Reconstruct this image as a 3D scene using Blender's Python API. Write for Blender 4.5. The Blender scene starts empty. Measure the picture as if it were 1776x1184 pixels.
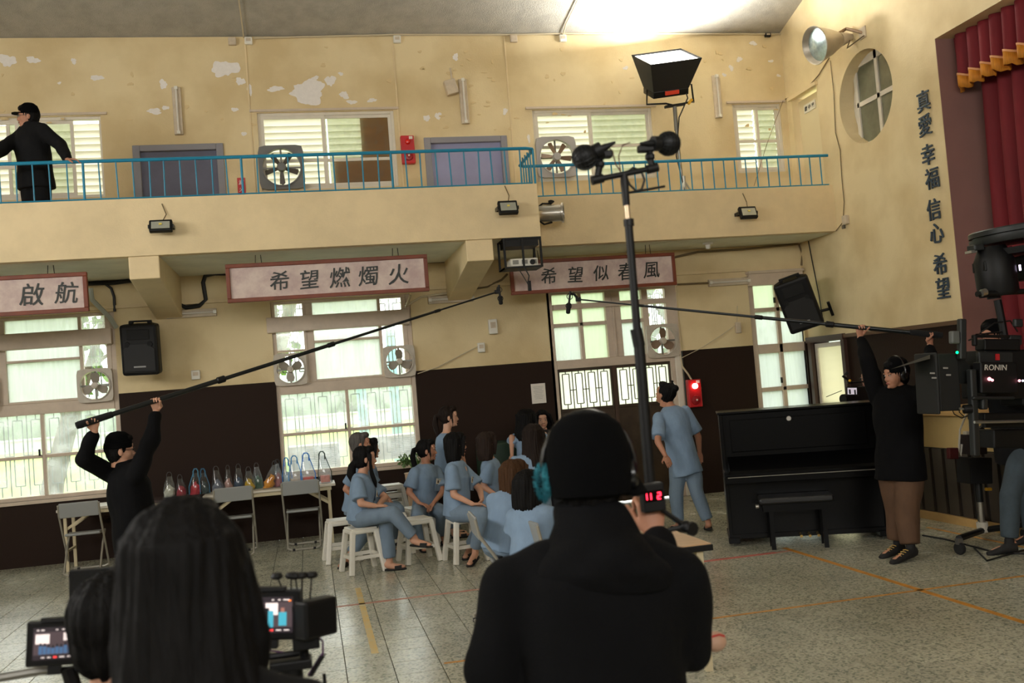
import bpy, bmesh, math, random
import numpy as np
from mathutils import Vector as V, Matrix, Euler, noise
random.seed(7)
PI = math.pi
sc = bpy.context.scene
COL = sc.collection
# ------------------------------------------------------------------ camera
FPX, YAW, PIT, ROL, CH = 1710.65, .20807, .042555, -.080195, 1.76
fw = V((math.sin(YAW)*math.cos(PIT), math.cos(YAW)*math.cos(PIT), math.sin(PIT)))
rt0 = V((math.cos(YAW), -math.sin(YAW), 0)); up0 = rt0.cross(fw)
AX = rt0*math.cos(ROL) + up0*math.sin(ROL)
AY = -rt0*math.sin(ROL) + up0*math.cos(ROL)
CAM = V((0, 0, CH))
cd = bpy.data.cameras.new('camera'); cam = bpy.data.objects.new('camera', cd); COL.objects.link(cam)
cd.sensor_width = 36; cd.lens = FPX/1776*36; cd.clip_start = .05; cd.clip_end = 200
m = Matrix((AX, AY, -fw)).transposed().to_4x4(); m.translation = CAM
cam.matrix_world = m
cd.dof.use_dof = True; cd.dof.focus_distance = 10.0; cd.dof.aperture_fstop = 4.0
sc.camera = cam
# ------------------------------------------------------------------ light and exposure
sc.view_settings.view_transform = 'Standard'; sc.view_settings.look = 'None'
sc.view_settings.gamma = 1; sc.view_settings.use_curve_mapping = False
sc.view_settings.exposure = -0.10
W = bpy.data.worlds.new('overcast_sky'); sc.world = W; W.use_nodes = True
nt = W.node_tree; bg = nt.nodes['Background']
tc = nt.nodes.new('ShaderNodeTexCoord'); sp = nt.nodes.new('ShaderNodeSeparateXYZ'); cr = nt.nodes.new('ShaderNodeValToRGB')
nt.links.new(tc.outputs['Generated'], sp.inputs[0]); nt.links.new(sp.outputs['Z'], cr.inputs[0]); nt.links.new(cr.outputs[0], bg.inputs[0])
cr.color_ramp.elements[0].color = (.93, .95, .92, 1); cr.color_ramp.elements[1].color = (.97, .985, 1, 1)
bg.inputs[1].default_value = 5.5
def area(name, loc, direction, sx, sy, power, col):
    l = bpy.data.lights.new(name, 'AREA'); l.shape = 'RECTANGLE'; l.size = sx; l.size_y = sy; l.energy = power; l.color = col
    o = bpy.data.objects.new(name, l); COL.objects.link(o); o.location = loc
    o.rotation_euler = V(direction).to_track_quat('-Z', 'Y').to_euler(); return o
# added fill lights at assumed window bands in the unseen rear and left walls
area('fill_light_rear', (0, -4.9, 4.6), (0.05, 1, -.12), 9, 1.6, 340, (1, .965, .91))
area('fill_light_left', (-7.4, 4.5, 4.4), (1, .12, -.25), 7, 1.6, 370, (1, .965, .91))
# ------------------------------------------------------------------ helpers
def at(px, py, ax, v):
    d = fw + AX*(px-888)/FPX - AY*(py-592)/FPX
    k = 'xyz'.index(ax)
    return CAM + d*((v-CAM[k])/d[k])
def S(r, g, b):
    f = lambda c: (c/255/12.92 if c <= 10 else ((c/255+.055)/1.055)**2.4)
    return (f(r), f(g), f(b), 1)
MATS = {}
def mat(name, col, rough=.6, metal=0, var=0, vs=8, bump=0, bs=60, stretch=(1, 1, 1), emit=None, es=0, spec=None, col2=None, coat=0):
    if name in MATS: return MATS[name]
    m = bpy.data.materials.new(name); m.use_nodes = True; n = m.node_tree; b = n.nodes['Principled BSDF']
    b.inputs['Base Color'].default_value = col; b.inputs['Roughness'].default_value = rough; b.inputs['Metallic'].default_value = metal
    if spec is not None: b.inputs['Specular IOR Level'].default_value = spec
    if coat: b.inputs['Coat Weight'].default_value = coat
    if emit: b.inputs['Emission Color'].default_value = emit; b.inputs['Emission Strength'].default_value = es
    g = None
    if var or bump:
        g = n.nodes.new('ShaderNodeNewGeometry'); mp = n.nodes.new('ShaderNodeMapping'); mp.inputs['Scale'].default_value = stretch
        n.links.new(g.outputs['Position'], mp.inputs[0])
    if var:
        t = n.nodes.new('ShaderNodeTexNoise'); t.inputs['Scale'].default_value = vs; t.inputs['Detail'].default_value = 5; t.inputs['Roughness'].default_value = .65
        n.links.new(mp.outputs[0], t.inputs[0])
        r = n.nodes.new('ShaderNodeValToRGB'); c2 = col2 or tuple(c*(1-var) for c in col[:3])+(1,)
        r.color_ramp.elements[0].position = .35; r.color_ramp.elements[1].position = .62
        r.color_ramp.elements[0].color = c2; r.color_ramp.elements[1].color = col
        n.links.new(t.outputs[0], r.inputs[0]); n.links.new(r.outputs[0], b.inputs['Base Color'])
    if bump:
        t = n.nodes.new('ShaderNodeTexNoise'); t.inputs['Scale'].default_value = bs; t.inputs['Detail'].default_value = 3
        n.links.new(mp.outputs[0], t.inputs[0])
        bp = n.nodes.new('ShaderNodeBump'); bp.inputs['Strength'].default_value = bump; bp.inputs['Distance'].default_value = .01
        n.links.new(t.outputs[0], bp.inputs['Height']); n.links.new(bp.outputs[0], b.inputs['Normal'])
    MATS[name] = m; return m
def pane_mat(name, tint, clear, trans, dirt=.0, stripe=0):
    """window glass: clear part, milky part and a thin reflection"""
    m = bpy.data.materials.new(name); m.use_nodes = True; n = m.node_tree; n.nodes.clear()
    out = n.nodes.new('ShaderNodeOutputMaterial'); tr = n.nodes.new('ShaderNodeBsdfTransparent'); tl = n.nodes.new('ShaderNodeBsdfTranslucent')
    gl = n.nodes.new('ShaderNodeBsdfGlossy'); gl.inputs['Roughness'].default_value = .05
    tr.inputs[0].default_value = clear; tl.inputs[0].default_value = tint
    m1 = n.nodes.new('ShaderNodeMixShader'); m2 = n.nodes.new('ShaderNodeMixShader'); m1.inputs[0].default_value = trans
    m2.inputs[0].default_value = .05
    n.links.new(tr.outputs[0], m1.inputs[1]); n.links.new(tl.outputs[0], m1.inputs[2]); n.links.new(m1.outputs[0], m2.inputs[1]); n.links.new(gl.outputs[0], m2.inputs[2])
    n.links.new(m2.outputs[0], out.inputs[0])
    if dirt or stripe:
        g = n.nodes.new('ShaderNodeNewGeometry'); mp = n.nodes.new('ShaderNodeMapping'); mp.inputs['Scale'].default_value = (stripe or 6, 1, 1.2 if stripe else 6)
        t = n.nodes.new('ShaderNodeTexNoise'); t.inputs['Scale'].default_value = 1; t.inputs['Detail'].default_value = 4
        mr = n.nodes.new('ShaderNodeMapRange'); mr.inputs['From Min'].default_value = .3; mr.inputs['From Max'].default_value = .7
        mr.inputs['To Min'].default_value = trans-dirt; mr.inputs['To Max'].default_value = min(1, trans+dirt)
        n.links.new(g.outputs['Position'], mp.inputs[0]); n.links.new(mp.outputs[0], t.inputs[0]); n.links.new(t.outputs[0], mr.inputs[0]); n.links.new(mr.outputs[0], m1.inputs[0])
    return m
class MB:
    def __init__(s): s.v = []; s.f = []
    def add(s, vs, fs):
        o = len(s.v); s.v += [tuple(v) for v in vs]; s.f += [tuple(i+o for i in f) for f in fs]; return s
    def box(s, c, size, rot=None, taper=1.0):
        vs = []
        for z in (-.5, .5):
            k = taper if z > 0 else 1
            for x, y in ((-.5, -.5), (.5, -.5), (.5, .5), (-.5, .5)):
                p = V((x*size[0]*k, y*size[1]*k, z*size[2]))
                if rot is not None: p = rot @ p
                vs.append(p+V(c))
        return s.add(vs, [(3, 2, 1, 0), (4, 5, 6, 7), (0, 1, 5, 4), (1, 2, 6, 5), (2, 3, 7, 6), (3, 0, 4, 7)])
    def b2(s, a, b):
        a = V(a); b = V(b); return s.box((a+b)/2, [abs(b[i]-a[i]) for i in range(3)])
    def bar(s, p, q, w, h=None, up=(0, 0, 1)):
        p = V(p); q = V(q); t = (q-p).normalized(); u = V(up)
        if abs(t.dot(u)) > .95: u = V((0, 1, 0))
        a = t.cross(u).normalized(); b = a.cross(t)
        R = Matrix((a, b, t)).transposed()
        return s.box((p+q)/2, (w, h or w, (q-p).length), R)
    def loft(s, secs, n=12, cap=True):
        """secs: (centre, ra, rb, dirA, dirB)"""
        rings = []
        for c, ra, rb, A, B in secs:
            c = V(c); A = V(A); B = V(B)
            rings.append([c + A*(ra*math.cos(2*PI*i/n)) + B*(rb*math.sin(2*PI*i/n)) for i in range(n)])
        vs = [p for r in rings for p in r]; fs = []
        for k in range(len(rings)-1):
            for i in range(n):
                j = (i+1) % n; fs.append((k*n+i, k*n+j, (k+1)*n+j, (k+1)*n+i))
        if cap:
            fs.append(tuple(range(n-1, -1, -1))); o = (len(rings)-1)*n; fs.append(tuple(o+i for i in range(n)))
        return s.add(vs, fs)
    def tube(s, pts, r, n=8, cap=True):
        pts = [V(p) for p in pts]; rs = r if isinstance(r, (list, tuple)) else [r]*len(pts)
        secs = []; a = None
        for i, p in enumerate(pts):
            t = (pts[min(i+1, len(pts)-1)]-pts[max(i-1, 0)]).normalized()
            if a is None: a = t.orthogonal().normalized()
            a = (a-t*a.dot(t)).normalized(); secs.append((p, rs[i], rs[i], a, t.cross(a)))
        return s.loft(secs, n, cap)
    def ball(s, c, r, n=12, rot=None):
        if not isinstance(r, (list, tuple)): r = (r, r, r)
        c = V(c); m = n//2; vs = []; fs = []
        def P(p):
            p = V(p)
            return (rot @ p if rot is not None else p)+c
        for j in range(1, m):
            th = PI*j/m
            for i in range(n):
                ph = 2*PI*i/n; vs.append(P((r[0]*math.sin(th)*math.cos(ph), r[1]*math.sin(th)*math.sin(ph), r[2]*math.cos(th))))
        vs.append(P((0, 0, r[2]))); vs.append(P((0, 0, -r[2]))); T = len(vs)-2
        for j in range(m-2):
            for i in range(n):
                k = (i+1) % n; fs.append((j*n+i, (j+1)*n+i, (j+1)*n+k, j*n+k))
        for i in range(n):
            k = (i+1) % n; fs.append((T, i, k)); fs.append((T+1, (m-2)*n+k, (m-2)*n+i))
        return s.add(vs, fs)
    def cap(s, p, rp, q, rq, n=12):
        """tapered limb segment with round ends"""
        p = V(p); q = V(q); s.ball(p, rp, n); s.ball(q, rq, n)
        if (q-p).length > 1e-4: s.tube([p, q], [rp, rq], n)
        return s
    def prism(s, pts, axis, a, b):
        """pts: 2D outline in the plane across `axis` (x: (y,z), y: (x,z), z: (x,y))"""
        def P(p, t): return {'x': (t, p[0], p[1]), 'y': (p[0], t, p[1]), 'z': (p[0], p[1], t)}[axis]
        n = len(pts); vs = [P(p, a) for p in pts]+[P(p, b) for p in pts]
        fs = [tuple(range(n)), tuple(range(2*n-1, n-1, -1))]+[(i, (i+1) % n, n+(i+1) % n, n+i) for i in range(n)]
        return s.add(vs, fs)
    def lathe(s, prof, c=(0, 0, 0), axis=(0, 0, 1), n=20):
        t = V(axis).normalized(); a = t.orthogonal().normalized(); b = t.cross(a); c = V(c)
        return s.loft([(c+t*h, max(r, 1e-4), max(r, 1e-4), a, b) for r, h in prof], n)
    def mesh(s, name='mesh', smooth=False):
        me = bpy.data.meshes.new(name); me.from_pydata(s.v, [], s.f); me.update()
        bm = bmesh.new(); bm.from_mesh(me); bmesh.ops.recalc_face_normals(bm, faces=bm.faces); bm.to_mesh(me); bm.free()
        if smooth: me.polygons.foreach_set('use_smooth', [True]*len(me.polygons))
        return me
    def build(s, name, mt, parent=None, smooth=False, bevel=0, loc=None):
        me = s.mesh(name, smooth); me.materials.append(mt)
        o = bpy.data.objects.new(name, me); COL.objects.link(o)
        if loc is not None:
            me.transform(Matrix.Translation(-V(loc))); o.location = loc
        if parent: o.parent = parent
        if bevel:
            b = o.modifiers.new('bevel', 'BEVEL'); b.width = bevel; b.segments = 2; b.limit_method = 'ANGLE'
        if smooth: autosmooth(o)
        return o
def autosmooth(o, ang=40):
    me = o.data; bm = bmesh.new(); bm.from_mesh(me); c = math.radians(ang)
    for e in bm.edges: e.smooth = not (len(e.link_faces) == 2 and e.calc_face_angle(0) > c)
    bm.to_mesh(me); bm.free()
def tag(o, label=None, cat=None, group=None, kind=None):
    if label: o['label'] = label
    if cat: o['category'] = cat
    if group: o['group'] = group
    if kind: o['kind'] = kind
    return o
def thing(name, label, cat, loc=(0, 0, 0), group=None, rz=0):
    o = bpy.data.objects.new(name, None); COL.objects.link(o); o.location = loc; o.rotation_euler = (0, 0, rz); o.empty_display_size = .1
    return tag(o, label, cat, group)
def struct(o): o['kind'] = 'structure'; return o
def link(name, me, parent, mw=None):
    o = bpy.data.objects.new(name, me); COL.objects.link(o); o.parent = parent
    if mw is not None: o.matrix_local = mw
    return o
def copy_tree(o, parent=None):
    c = o.copy(); COL.objects.link(c); c.parent = parent
    for ch in list(o.children): copy_tree(ch, c)
    return c
def relabel(o, label, loc, rz=None):
    o['label'] = label; o.location = loc
    if rz is not None: o.rotation_euler.z = rz
    return o
D, RX, ZS, ZF = 13.15, 7.17, 3.47, 4.10      # back wall, right wall, soffit, top of balcony parapet
YL, YR, XC = 11.27, 12.10, 2.83               # parapet fronts (left, right) and the corner between them
def ceil_z(y): return 6.59 + .28*(D-y) if y > 4 else 6.59+.28*(D-4)-.28*(4-y)
# ------------------------------------------------------------------ materials
cream = S(228, 206, 162)
m_wall = bpy.data.materials.new('painted_plaster'); m_wall.use_nodes = True
n = m_wall.node_tree; b = n.nodes['Principled BSDF']; b.inputs['Roughness'].default_value = .7; b.inputs['Specular IOR Level'].default_value = .2
g = n.nodes.new('ShaderNodeNewGeometry'); sx = n.nodes.new('ShaderNodeSeparateXYZ'); n.links.new(g.outputs['Position'], sx.inputs[0])
t1 = n.nodes.new('ShaderNodeTexNoise'); t1.inputs['Scale'].default_value = 1.4; t1.inputs['Detail'].default_value = 8; n.links.new(g.outputs['Position'], t1.inputs[0])
r1 = n.nodes.new('ShaderNodeValToRGB'); r1.color_ramp.elements[0].color = S(208, 186, 142); r1.color_ramp.elements[1].color = S(226, 207, 164)
r1.color_ramp.elements[0].position = .35; r1.color_ramp.elements[1].position = .6; n.links.new(t1.outputs[0], r1.inputs[0])
lt = n.nodes.new('ShaderNodeMath'); lt.operation = 'LESS_THAN'; lt.inputs[1].default_value = 2.03; n.links.new(sx.outputs['Z'], lt.inputs[0])
mx = n.nodes.new('ShaderNodeMix'); mx.data_type = 'RGBA'; n.links.new(lt.outputs[0], mx.inputs[0]); n.links.new(r1.outputs[0], mx.inputs[6]); mx.inputs[7].default_value = S(38, 24, 16)
n.links.new(mx.outputs[2], b.inputs['Base Color'])
t2 = n.nodes.new('ShaderNodeTexNoise'); t2.inputs['Scale'].default_value = 45; t2.inputs['Detail'].default_value = 4; n.links.new(g.outputs['Position'], t2.inputs[0])
bp = n.nodes.new('ShaderNodeBump'); bp.inputs['Strength'].default_value = .25; bp.inputs['Distance'].default_value = .01; n.links.new(t2.outputs[0], bp.inputs['Height']); n.links.new(bp.outputs[0], b.inputs['Normal'])
m_cream = mat('cream_paint', cream, .6, var=.12, vs=1.8, bump=.2, bs=45)
m_soffit = mat('pale_soffit_paint', S(228, 226, 204), .7, var=.15, vs=2.5, bump=.2, bs=30)
m_ceil = mat('grey_sprayed_ceiling', S(176, 172, 160), .9, var=.18, vs=5, bump=.7, bs=70)
m_frame = mat('window_paint', S(206, 188, 168), .5, var=.12, vs=6)
m_framew = mat('white_window_paint', S(222, 214, 198), .45, var=.08, vs=6)
m_black = mat('black_plastic', S(11, 11, 12), .5, spec=.3)
m_blackm = mat('black_metal', S(18, 18, 19), .35, .6)
m_grey = mat('grey_metal', S(120, 118, 112), .4, .7)
m_steel = mat('bare_steel', S(190, 186, 178), .3, .9)
m_whitep = mat('white_plastic', S(226, 222, 210), .35)
m_glass = pane_mat('clear_pane', (.9, .92, .9, 1), (.93, .945, .935, 1), .2, .1)
m_frost = pane_mat('ribbed_pane', (.76, .785, .76, 1), (.7, .73, .71, 1), .85, .12, 22)
m_frostg = pane_mat('green_pane', (.60, .645, .54, 1), (.58, .62, .55, 1), .88, .08, 18)
m_frost2 = pane_mat('ribbed_pane_dim', (.60, .625, .60, 1), (.6, .63, .61, 1), .84, .16, 22)
m_frostw = pane_mat('milky_pane', (.76, .76, .68, 1), (.75, .75, .7, 1), .7, .1)
m_door_pane = pane_mat('yellowed_pane', (.60, .58, .45, 1), (.5, .5, .4, 1), .95, .05)
# ------------------------------------------------------------------ floor
fl = MB().b2((-7.6, -5.2, -.12), (RX+.1, D+.05, -.012)).build('floor', mat('dark_joint_grout', S(92, 92, 84), .7)); struct(fl)
m_tile = bpy.data.materials.new('terrazzo'); m_tile.use_nodes = True
n = m_tile.node_tree; b = n.nodes['Principled BSDF']; b.inputs['Roughness'].default_value = .3
g = n.nodes.new('ShaderNodeNewGeometry')
sn = n.nodes.new('ShaderNodeVectorMath'); sn.operation = 'SNAP'; sn.inputs[1].default_value = (.3, .3, 10)
ad = n.nodes.new('ShaderNodeVectorMath'); ad.operation = 'ADD'; ad.inputs[1].default_value = (.011, .004, 5); n.links.new(g.outputs['Position'], ad.inputs[0]); n.links.new(ad.outputs[0], sn.inputs[0])
wn = n.nodes.new('ShaderNodeTexWhiteNoise'); n.links.new(sn.outputs[0], wn.inputs[0])
vo = n.nodes.new('ShaderNodeTexVoronoi'); vo.inputs['Scale'].default_value = 70; n.links.new(g.outputs['Position'], vo.inputs[0])
r2 = n.nodes.new('ShaderNodeValToRGB'); n.links.new(vo.outputs['Color'], r2.inputs[0])
e = r2.color_ramp.elements; e[0].color = S(122, 125, 110); e[0].position = .2; e[1].color = S(180, 177, 156); e[1].position = .75; x = e.new(.42); x.color = S(166, 163, 146)
t3 = n.nodes.new('ShaderNodeTexNoise'); t3.inputs['Scale'].default_value = 1.1; t3.inputs['Detail'].default_value = 6; n.links.new(g.outputs['Position'], t3.inputs[0])
mm = n.nodes.new('ShaderNodeMath'); mm.operation = 'MULTIPLY_ADD'; mm.inputs[1].default_value = .16; mm.inputs[2].default_value = .76; n.links.new(wn.outputs[0], mm.inputs[0])
m3 = n.nodes.new('ShaderNodeMath'); m3.operation = 'MULTIPLY_ADD'; m3.inputs[1].default_value = .5; n.links.new(t3.outputs[0], m3.inputs[0]); n.links.new(mm.outputs[0], m3.inputs[2])
sc3 = n.nodes.new('ShaderNodeVectorMath'); sc3.operation = 'SCALE'; n.links.new(r2.outputs[0], sc3.inputs[0]); n.links.new(m3.outputs[0], sc3.inputs['Scale']); n.links.new(sc3.outputs[0], b.inputs['Base Color'])
mr = n.nodes.new('ShaderNodeMapRange'); mr.inputs['To Min'].default_value = .10; mr.inputs['To Max'].default_value = .36; n.links.new(t3.outputs[0], mr.inputs[0]); n.links.new(mr.outputs[0], b.inputs['Roughness'])
T = .3; X0, Y0 = .122-.3*30, 6.6-.3*30
tm = MB().box((0, 0, -.006), (T-.004, T-.004, .012), taper=.992).mesh('tile'); tm.materials.append(m_tile)
cells = []
for i in range(0, 60):
    for j in range(0, 55):
        x = X0+(i+.5)*T; y = Y0+(j+.5)*T
        if x < -7.3 or x > RX-.05 or y > D-.1: continue
        p = V((x, y, 0))-CAM; z = p.dot(fw); u = 888+FPX*p.dot(AX)/max(z, .1); w = 592-FPX*p.dot(AY)/max(z, .1)
        vis = z > .5 and -60 < u < 1830 and w < 1240
        cells.append((not vis, p.length, x, y))
cells.sort()
rest = MB()
for k, (hid, dd, x, y) in enumerate(cells):
    if k < 300 and not hid: link('tile', tm, fl, Matrix.Translation((x, y, 0)))
    else: rest.box((x, y, -.006), (T-.004, T-.004, .012), taper=.992)
tag(rest.build('far_tiles', m_tile, fl), kind='stuff')
def court_line(p, q, w, mt):
    MB().bar((p[0], p[1], .0006), (q[0], q[1], .0006), w, .0012).build('court_line', mt, fl)
m_or = mat('orange_floor_paint', S(205, 140, 48), .5, var=.3, vs=9); m_rd = mat('faded_red_floor_paint', S(176, 104, 88), .5, var=.25, vs=7, col2=S(170, 140, 118)); m_ye = mat('worn_yellow_floor_paint', S(205, 170, 90), .5, var=.3, vs=9, col2=S(190, 178, 140))
court_line((4.32, 8.75), (4.32, 3.5), .05, m_or); court_line((at(1238, 1079, 'z', 0).x-.3, 6.62), (6.1, 6.62), .035, m_or)
court_line((5.95, 8.9), (5.95, 5.9), .035, m_or)
court_line((-.2, 8.58), (4.3, 8.58), .05, m_rd); court_line((.33, 9.3), (.33, 6.9), .05, m_ye)
MB().b2((3.15, 8.55, .0), (4.15, 8.612, .0022)).build('court_line', mat('strong_red_floor_paint', S(196, 104, 92), .5, var=.2, vs=9), fl)
court_line(at(770, 1150, 'z', 0)[:2], at(1000, 1120, 'z', 0)[:2], .03, m_or)
# ------------------------------------------------------------------ walls
def wall_holes(mb, u0, u1, z0, z1, holes, put):
    us = sorted({u0, u1, *[h[0] for h in holes], *[h[1] for h in holes]}); zs = sorted({z0, z1, *[h[2] for h in holes], *[h[3] for h in holes]})
    for i in range(len(us)-1):
        run = None
        for j in range(len(zs)-1):
            cu = (us[i]+us[i+1])/2; cz = (zs[j]+zs[j+1])/2
            solid = not any(h[0] < cu < h[1] and h[2] < cz < h[3] for h in holes)
            if solid: run = [zs[j], zs[j+1]] if run is None else [run[0], zs[j+1]]
            if (not solid or j == len(zs)-2) and run: put(mb, us[i], us[i+1], *run); run = None
WX = (-4.13, -.39, 3.34)
HOLES = [(WX[0], WX[0]+1.82, .80, 3.07), (WX[1], WX[1]+1.82, .80, 3.07), (3.34, 5.22, 0, 3.05), (6.30, 7.12, .45, 3.07),
         (-3.99, -2.32, 4.53, 5.57), (-.39, 1.40, 4.53, 5.56), (3.32, 5.07, 4.51, 5.52), (6.31, 7.07, 4.53, 5.54), (-1.94, -.86, 3.63, 5.16), (1.80, 2.91, 3.63, 5.16)]
bw = MB(); wall_holes(bw, -7.4, RX+.2, 0, 6.58, HOLES, lambda mb, a, b, c, d: mb.b2((a, D, c), (b, D+.2, d)))
wb = struct(bw.build('wall_back', m_wall))
# right wall: door, oval window cut, upper door, stage opening
SY0, SY1, SZ0, SZ1 = 1.5, 9.69, 1.13, 5.24
OVC, OVR = (11.15, 5.03), (.60, .585)
rw = MB()
rh = [(SY0, SY1, SZ0, SZ1), (12.20, 13.02, .0, 2.0), (12.28, 13.0, 3.6, 5.55), (OVC[0]-.75, OVC[0]+.75, OVC[1]-.75, OVC[1]+.75)]
wall_holes(rw, -5.2, D+.2, 0, 9.2, rh, lambda mb, a, b, c, d: mb.b2((RX, a, c), (RX+.25, b, d)))
nn = 40
for k in range(nn):      # square panel round the oval opening
    a0, a1 = 2*PI*k/nn, 2*PI*(k+1)/nn
    def sq(a):
        c, s_ = math.cos(a), math.sin(a); q = .75/max(abs(c), abs(s_)); return (OVC[0]+c*q, OVC[1]+s_*q)
    def ov(a): return (OVC[0]+OVR[0]*math.cos(a), OVC[1]+OVR[1]*math.sin(a))
    rw.prism([sq(a0), sq(a1), ov(a1), ov(a0)], 'x', RX, RX+.25)
struct(rw.build('wall_right', m_wall))
lw = MB(); wall_holes(lw, -5.2, D+.2, 0, 9.2, [(1.0, 8.0, 3.6, 5.2)], lambda mb, a, b, c, d: mb.b2((-7.6, a, c), (-7.4, b, d))); struct(lw.build('wall_left', m_wall))
rr = MB(); wall_holes(rr, -7.6, RX+.2, 0, 9.2, [(-4.5, 4.5, 3.8, 5.4)], lambda mb, a, b, c, d: mb.b2((a, -5.2, c), (b, -5.0, d))); struct(rr.build('wall_rear', m_wall))
ce = MB(); ce.add([(-7.6, y, z+e) for e in (0, .15) for y, z in ((D+.2, ceil_z(D+.2)), (4, ceil_z(4)), (-5.2, ceil_z(-5.2)))]+[(RX+.25, y, z+e) for e in (0, .15) for y, z in ((D+.2, ceil_z(D+.2)), (4, ceil_z(4)), (-5.2, ceil_z(-5.2)))],
    [(0, 1, 7, 6), (1, 2, 8, 7), (3, 4, 10, 9), (4, 5, 11, 10), (0, 3, 4, 1), (1, 4, 5, 2), (6, 7, 10, 9), (7, 8, 11, 10), (0, 6, 9, 3), (2, 5, 11, 8)])
struct(ce.build('ceiling', m_ceil))
# ledge above the brown dado on the right wall, floor skirting
struct(MB().b2((RX-.035, SY1, 2.02), (RX, 12.2, 2.07)).build('trim_1', mat('brown_timber', S(92, 66, 44), .5)))
struct(MB().b2((RX-.05, 12.14, 2.0), (RX, 13.15, 2.08)).b2((RX-.05, 12.12, 0), (RX, 12.2, 2.0)).b2((RX-.05, 13.02, 0), (RX, 13.1, 2.0)).build('trim_2', mat('dark_door_timber', S(66, 44, 36), .5)))
# balcony: slab, parapets, brackets
bal = MB().b2((-7.4, YL+.12, ZS), (XC-.12, D, ZS+.16)).b2((XC-.12, YR+.12, ZS), (RX, D, ZS+.16))
bal.b2((-7.4, YL, ZS), (XC, YL+.12, ZF)).b2((XC-.12, YL+.12, ZS), (XC, YR+.12, ZF)).b2((XC, YR, ZS), (RX, YR+.12, ZF))
struct(bal.build('trim_3', m_cream))
sf = MB().b2((-7.4, YL+.12, ZS-.006), (XC-.12, D, ZS)).b2((XC-.12, YR+.12, ZS-.006), (RX, D, ZS)); struct(sf.build('trim_4', m_soffit))
for xa in (-1.80, 1.93, -5.5):
    MB().prism([(YL+.02, ZS), (YL+.02, 3.22), (D, 2.93), (D, ZS)], 'x', xa, xa+.32).build('bracket', m_cream, wb, bevel=.01)
# shallow plaster band where the wall meets the soffit beam
MB().b2((-7.4, D-.04, 3.10), (6.28, D, 3.14)).build('plaster_band', m_cream, wb)
for px, X in ((0, -.487), (1, 3.0), (2, 1.45)):
    MB().b2((X, D-.012, 4.4), (X+.02, D, 6.56)).build('plaster_seam', m_cream, wb)
# peeled paint patches on the upper wall
m_peel = mat('bare_plaster', S(236, 230, 224), .9, var=.06, vs=20); m_flake = mat('lifted_paint', S(214, 190, 142), .7)
def patch(px, py, w, h, mt=m_peel, k=11, th=.003):
    c = at(px, py, 'y', D); n_ = max(9, int(k+w*30)); n_ = n_*2; f1, f2, f3 = [random.uniform(0, 6.28) for _ in range(3)]; rs = [.86+.16*math.sin(2*t_+f1)+.12*math.sin(3*t_+f2)+.09*math.sin(7*t_+f3)+random.uniform(-.05, .05) for t_ in [2*PI*q_/n_ for q_ in range(n_)]]
    pts = [(c.x+w/2*rs[i]*math.cos(2*PI*i/n_), c.z+h/2*rs[i]*math.sin(2*PI*i/n_)) for i in range(n_)]
    MB().prism(pts, 'y', D-th, D-.0005).build('paint_patch', mt, wb)
for q in ((13, 105, .2, .2), (57, 104, .17, .1), (128, 106, .08, .08), (168, 135, .16, .09), (103, 144, .05, .04), (283, 146, .12, .12), (390, 119, .36, .26), (417, 141, .12, .13), (287, 187, .09, .07), (268, 193, .22, .08), (407, 190, .09, .07), (423, 232, .07, .07),
          (433, 155, .06, .2), (478, 154, .24, .08), (535, 160, .55, .34), (573, 140, .14, .18), (547, 135, .1, .06), (597, 165, .14, .11), (610, 177, .14, .07), (645, 174, .14, .06), (591, 128, .08, .05), (740, 205, .09, .11), (760, 201, .09, .13), (790, 99, .1, .1), (876, 193, .08, .1), (1306, 75, .12, .08), (1282, 103, .1, .09), (1268, 118, .08, .1), (1256, 130, .07, .06), (1337, 106, .09, .05), (1350, 131, .07, .05), (1085, 118, .09, .06), (917, 240, .05, .12)):
    patch(*q)
for k in range(70):
    px = random.choice([random.uniform(720, 910), random.uniform(910, 1110), random.uniform(1100, 1350), random.uniform(0, 700)]); py = random.uniform(80, 230)
    patch(px, py, random.uniform(.03, .1), random.uniform(.015, .07), m_flake, 9, .008)
# ------------------------------------------------------------------ windows and doors
WN = [0]; DN = [0]
def grille(parent, x0, x1, z0, z1, y, mt, r=.006, mod=.21):
    """wrought bars: uprights with offset long rectangles"""
    mb = MB(); n_ = max(1, round((x1-x0)/mod)); s = (x1-x0)/n_; h = z1-z0
    def vb(x, a, b): mb.b2((x-r, y-r, a), (x+r, y+r, b))
    def hb(a, b, z): mb.b2((a, y-r, z-r), (b, y+r, z+r))
    for i in range(n_):
        cx = x0+(i+.5)*s; a = cx-s*.26; b = cx+s*.26; o = .06*h
        vb(a, z0+2*o, z1-o); vb(b, z0+2*o, z1-o); hb(a, b, z1-o); hb(a, b, z0+2*o); vb(cx, z1-o, z1); vb(cx, z0, z0+2*o)
        vb(x0+i*s, z0, z1)
        if i < n_-1: hb(b, x0+(i+1)*s+s*.24, (z0+z1)/2)
    vb(x1, z0, z1)
    return mb.build('grille', mt, parent)
m_bar = mat('grille_paint', S(120, 132, 122), .5)
def pane(parent, x0, x1, z0, z1, y, mt, ax='y'):
    return MB().b2((x0, y, z0), (x1, y+.005, z1)).build('pane', mt, parent)
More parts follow.
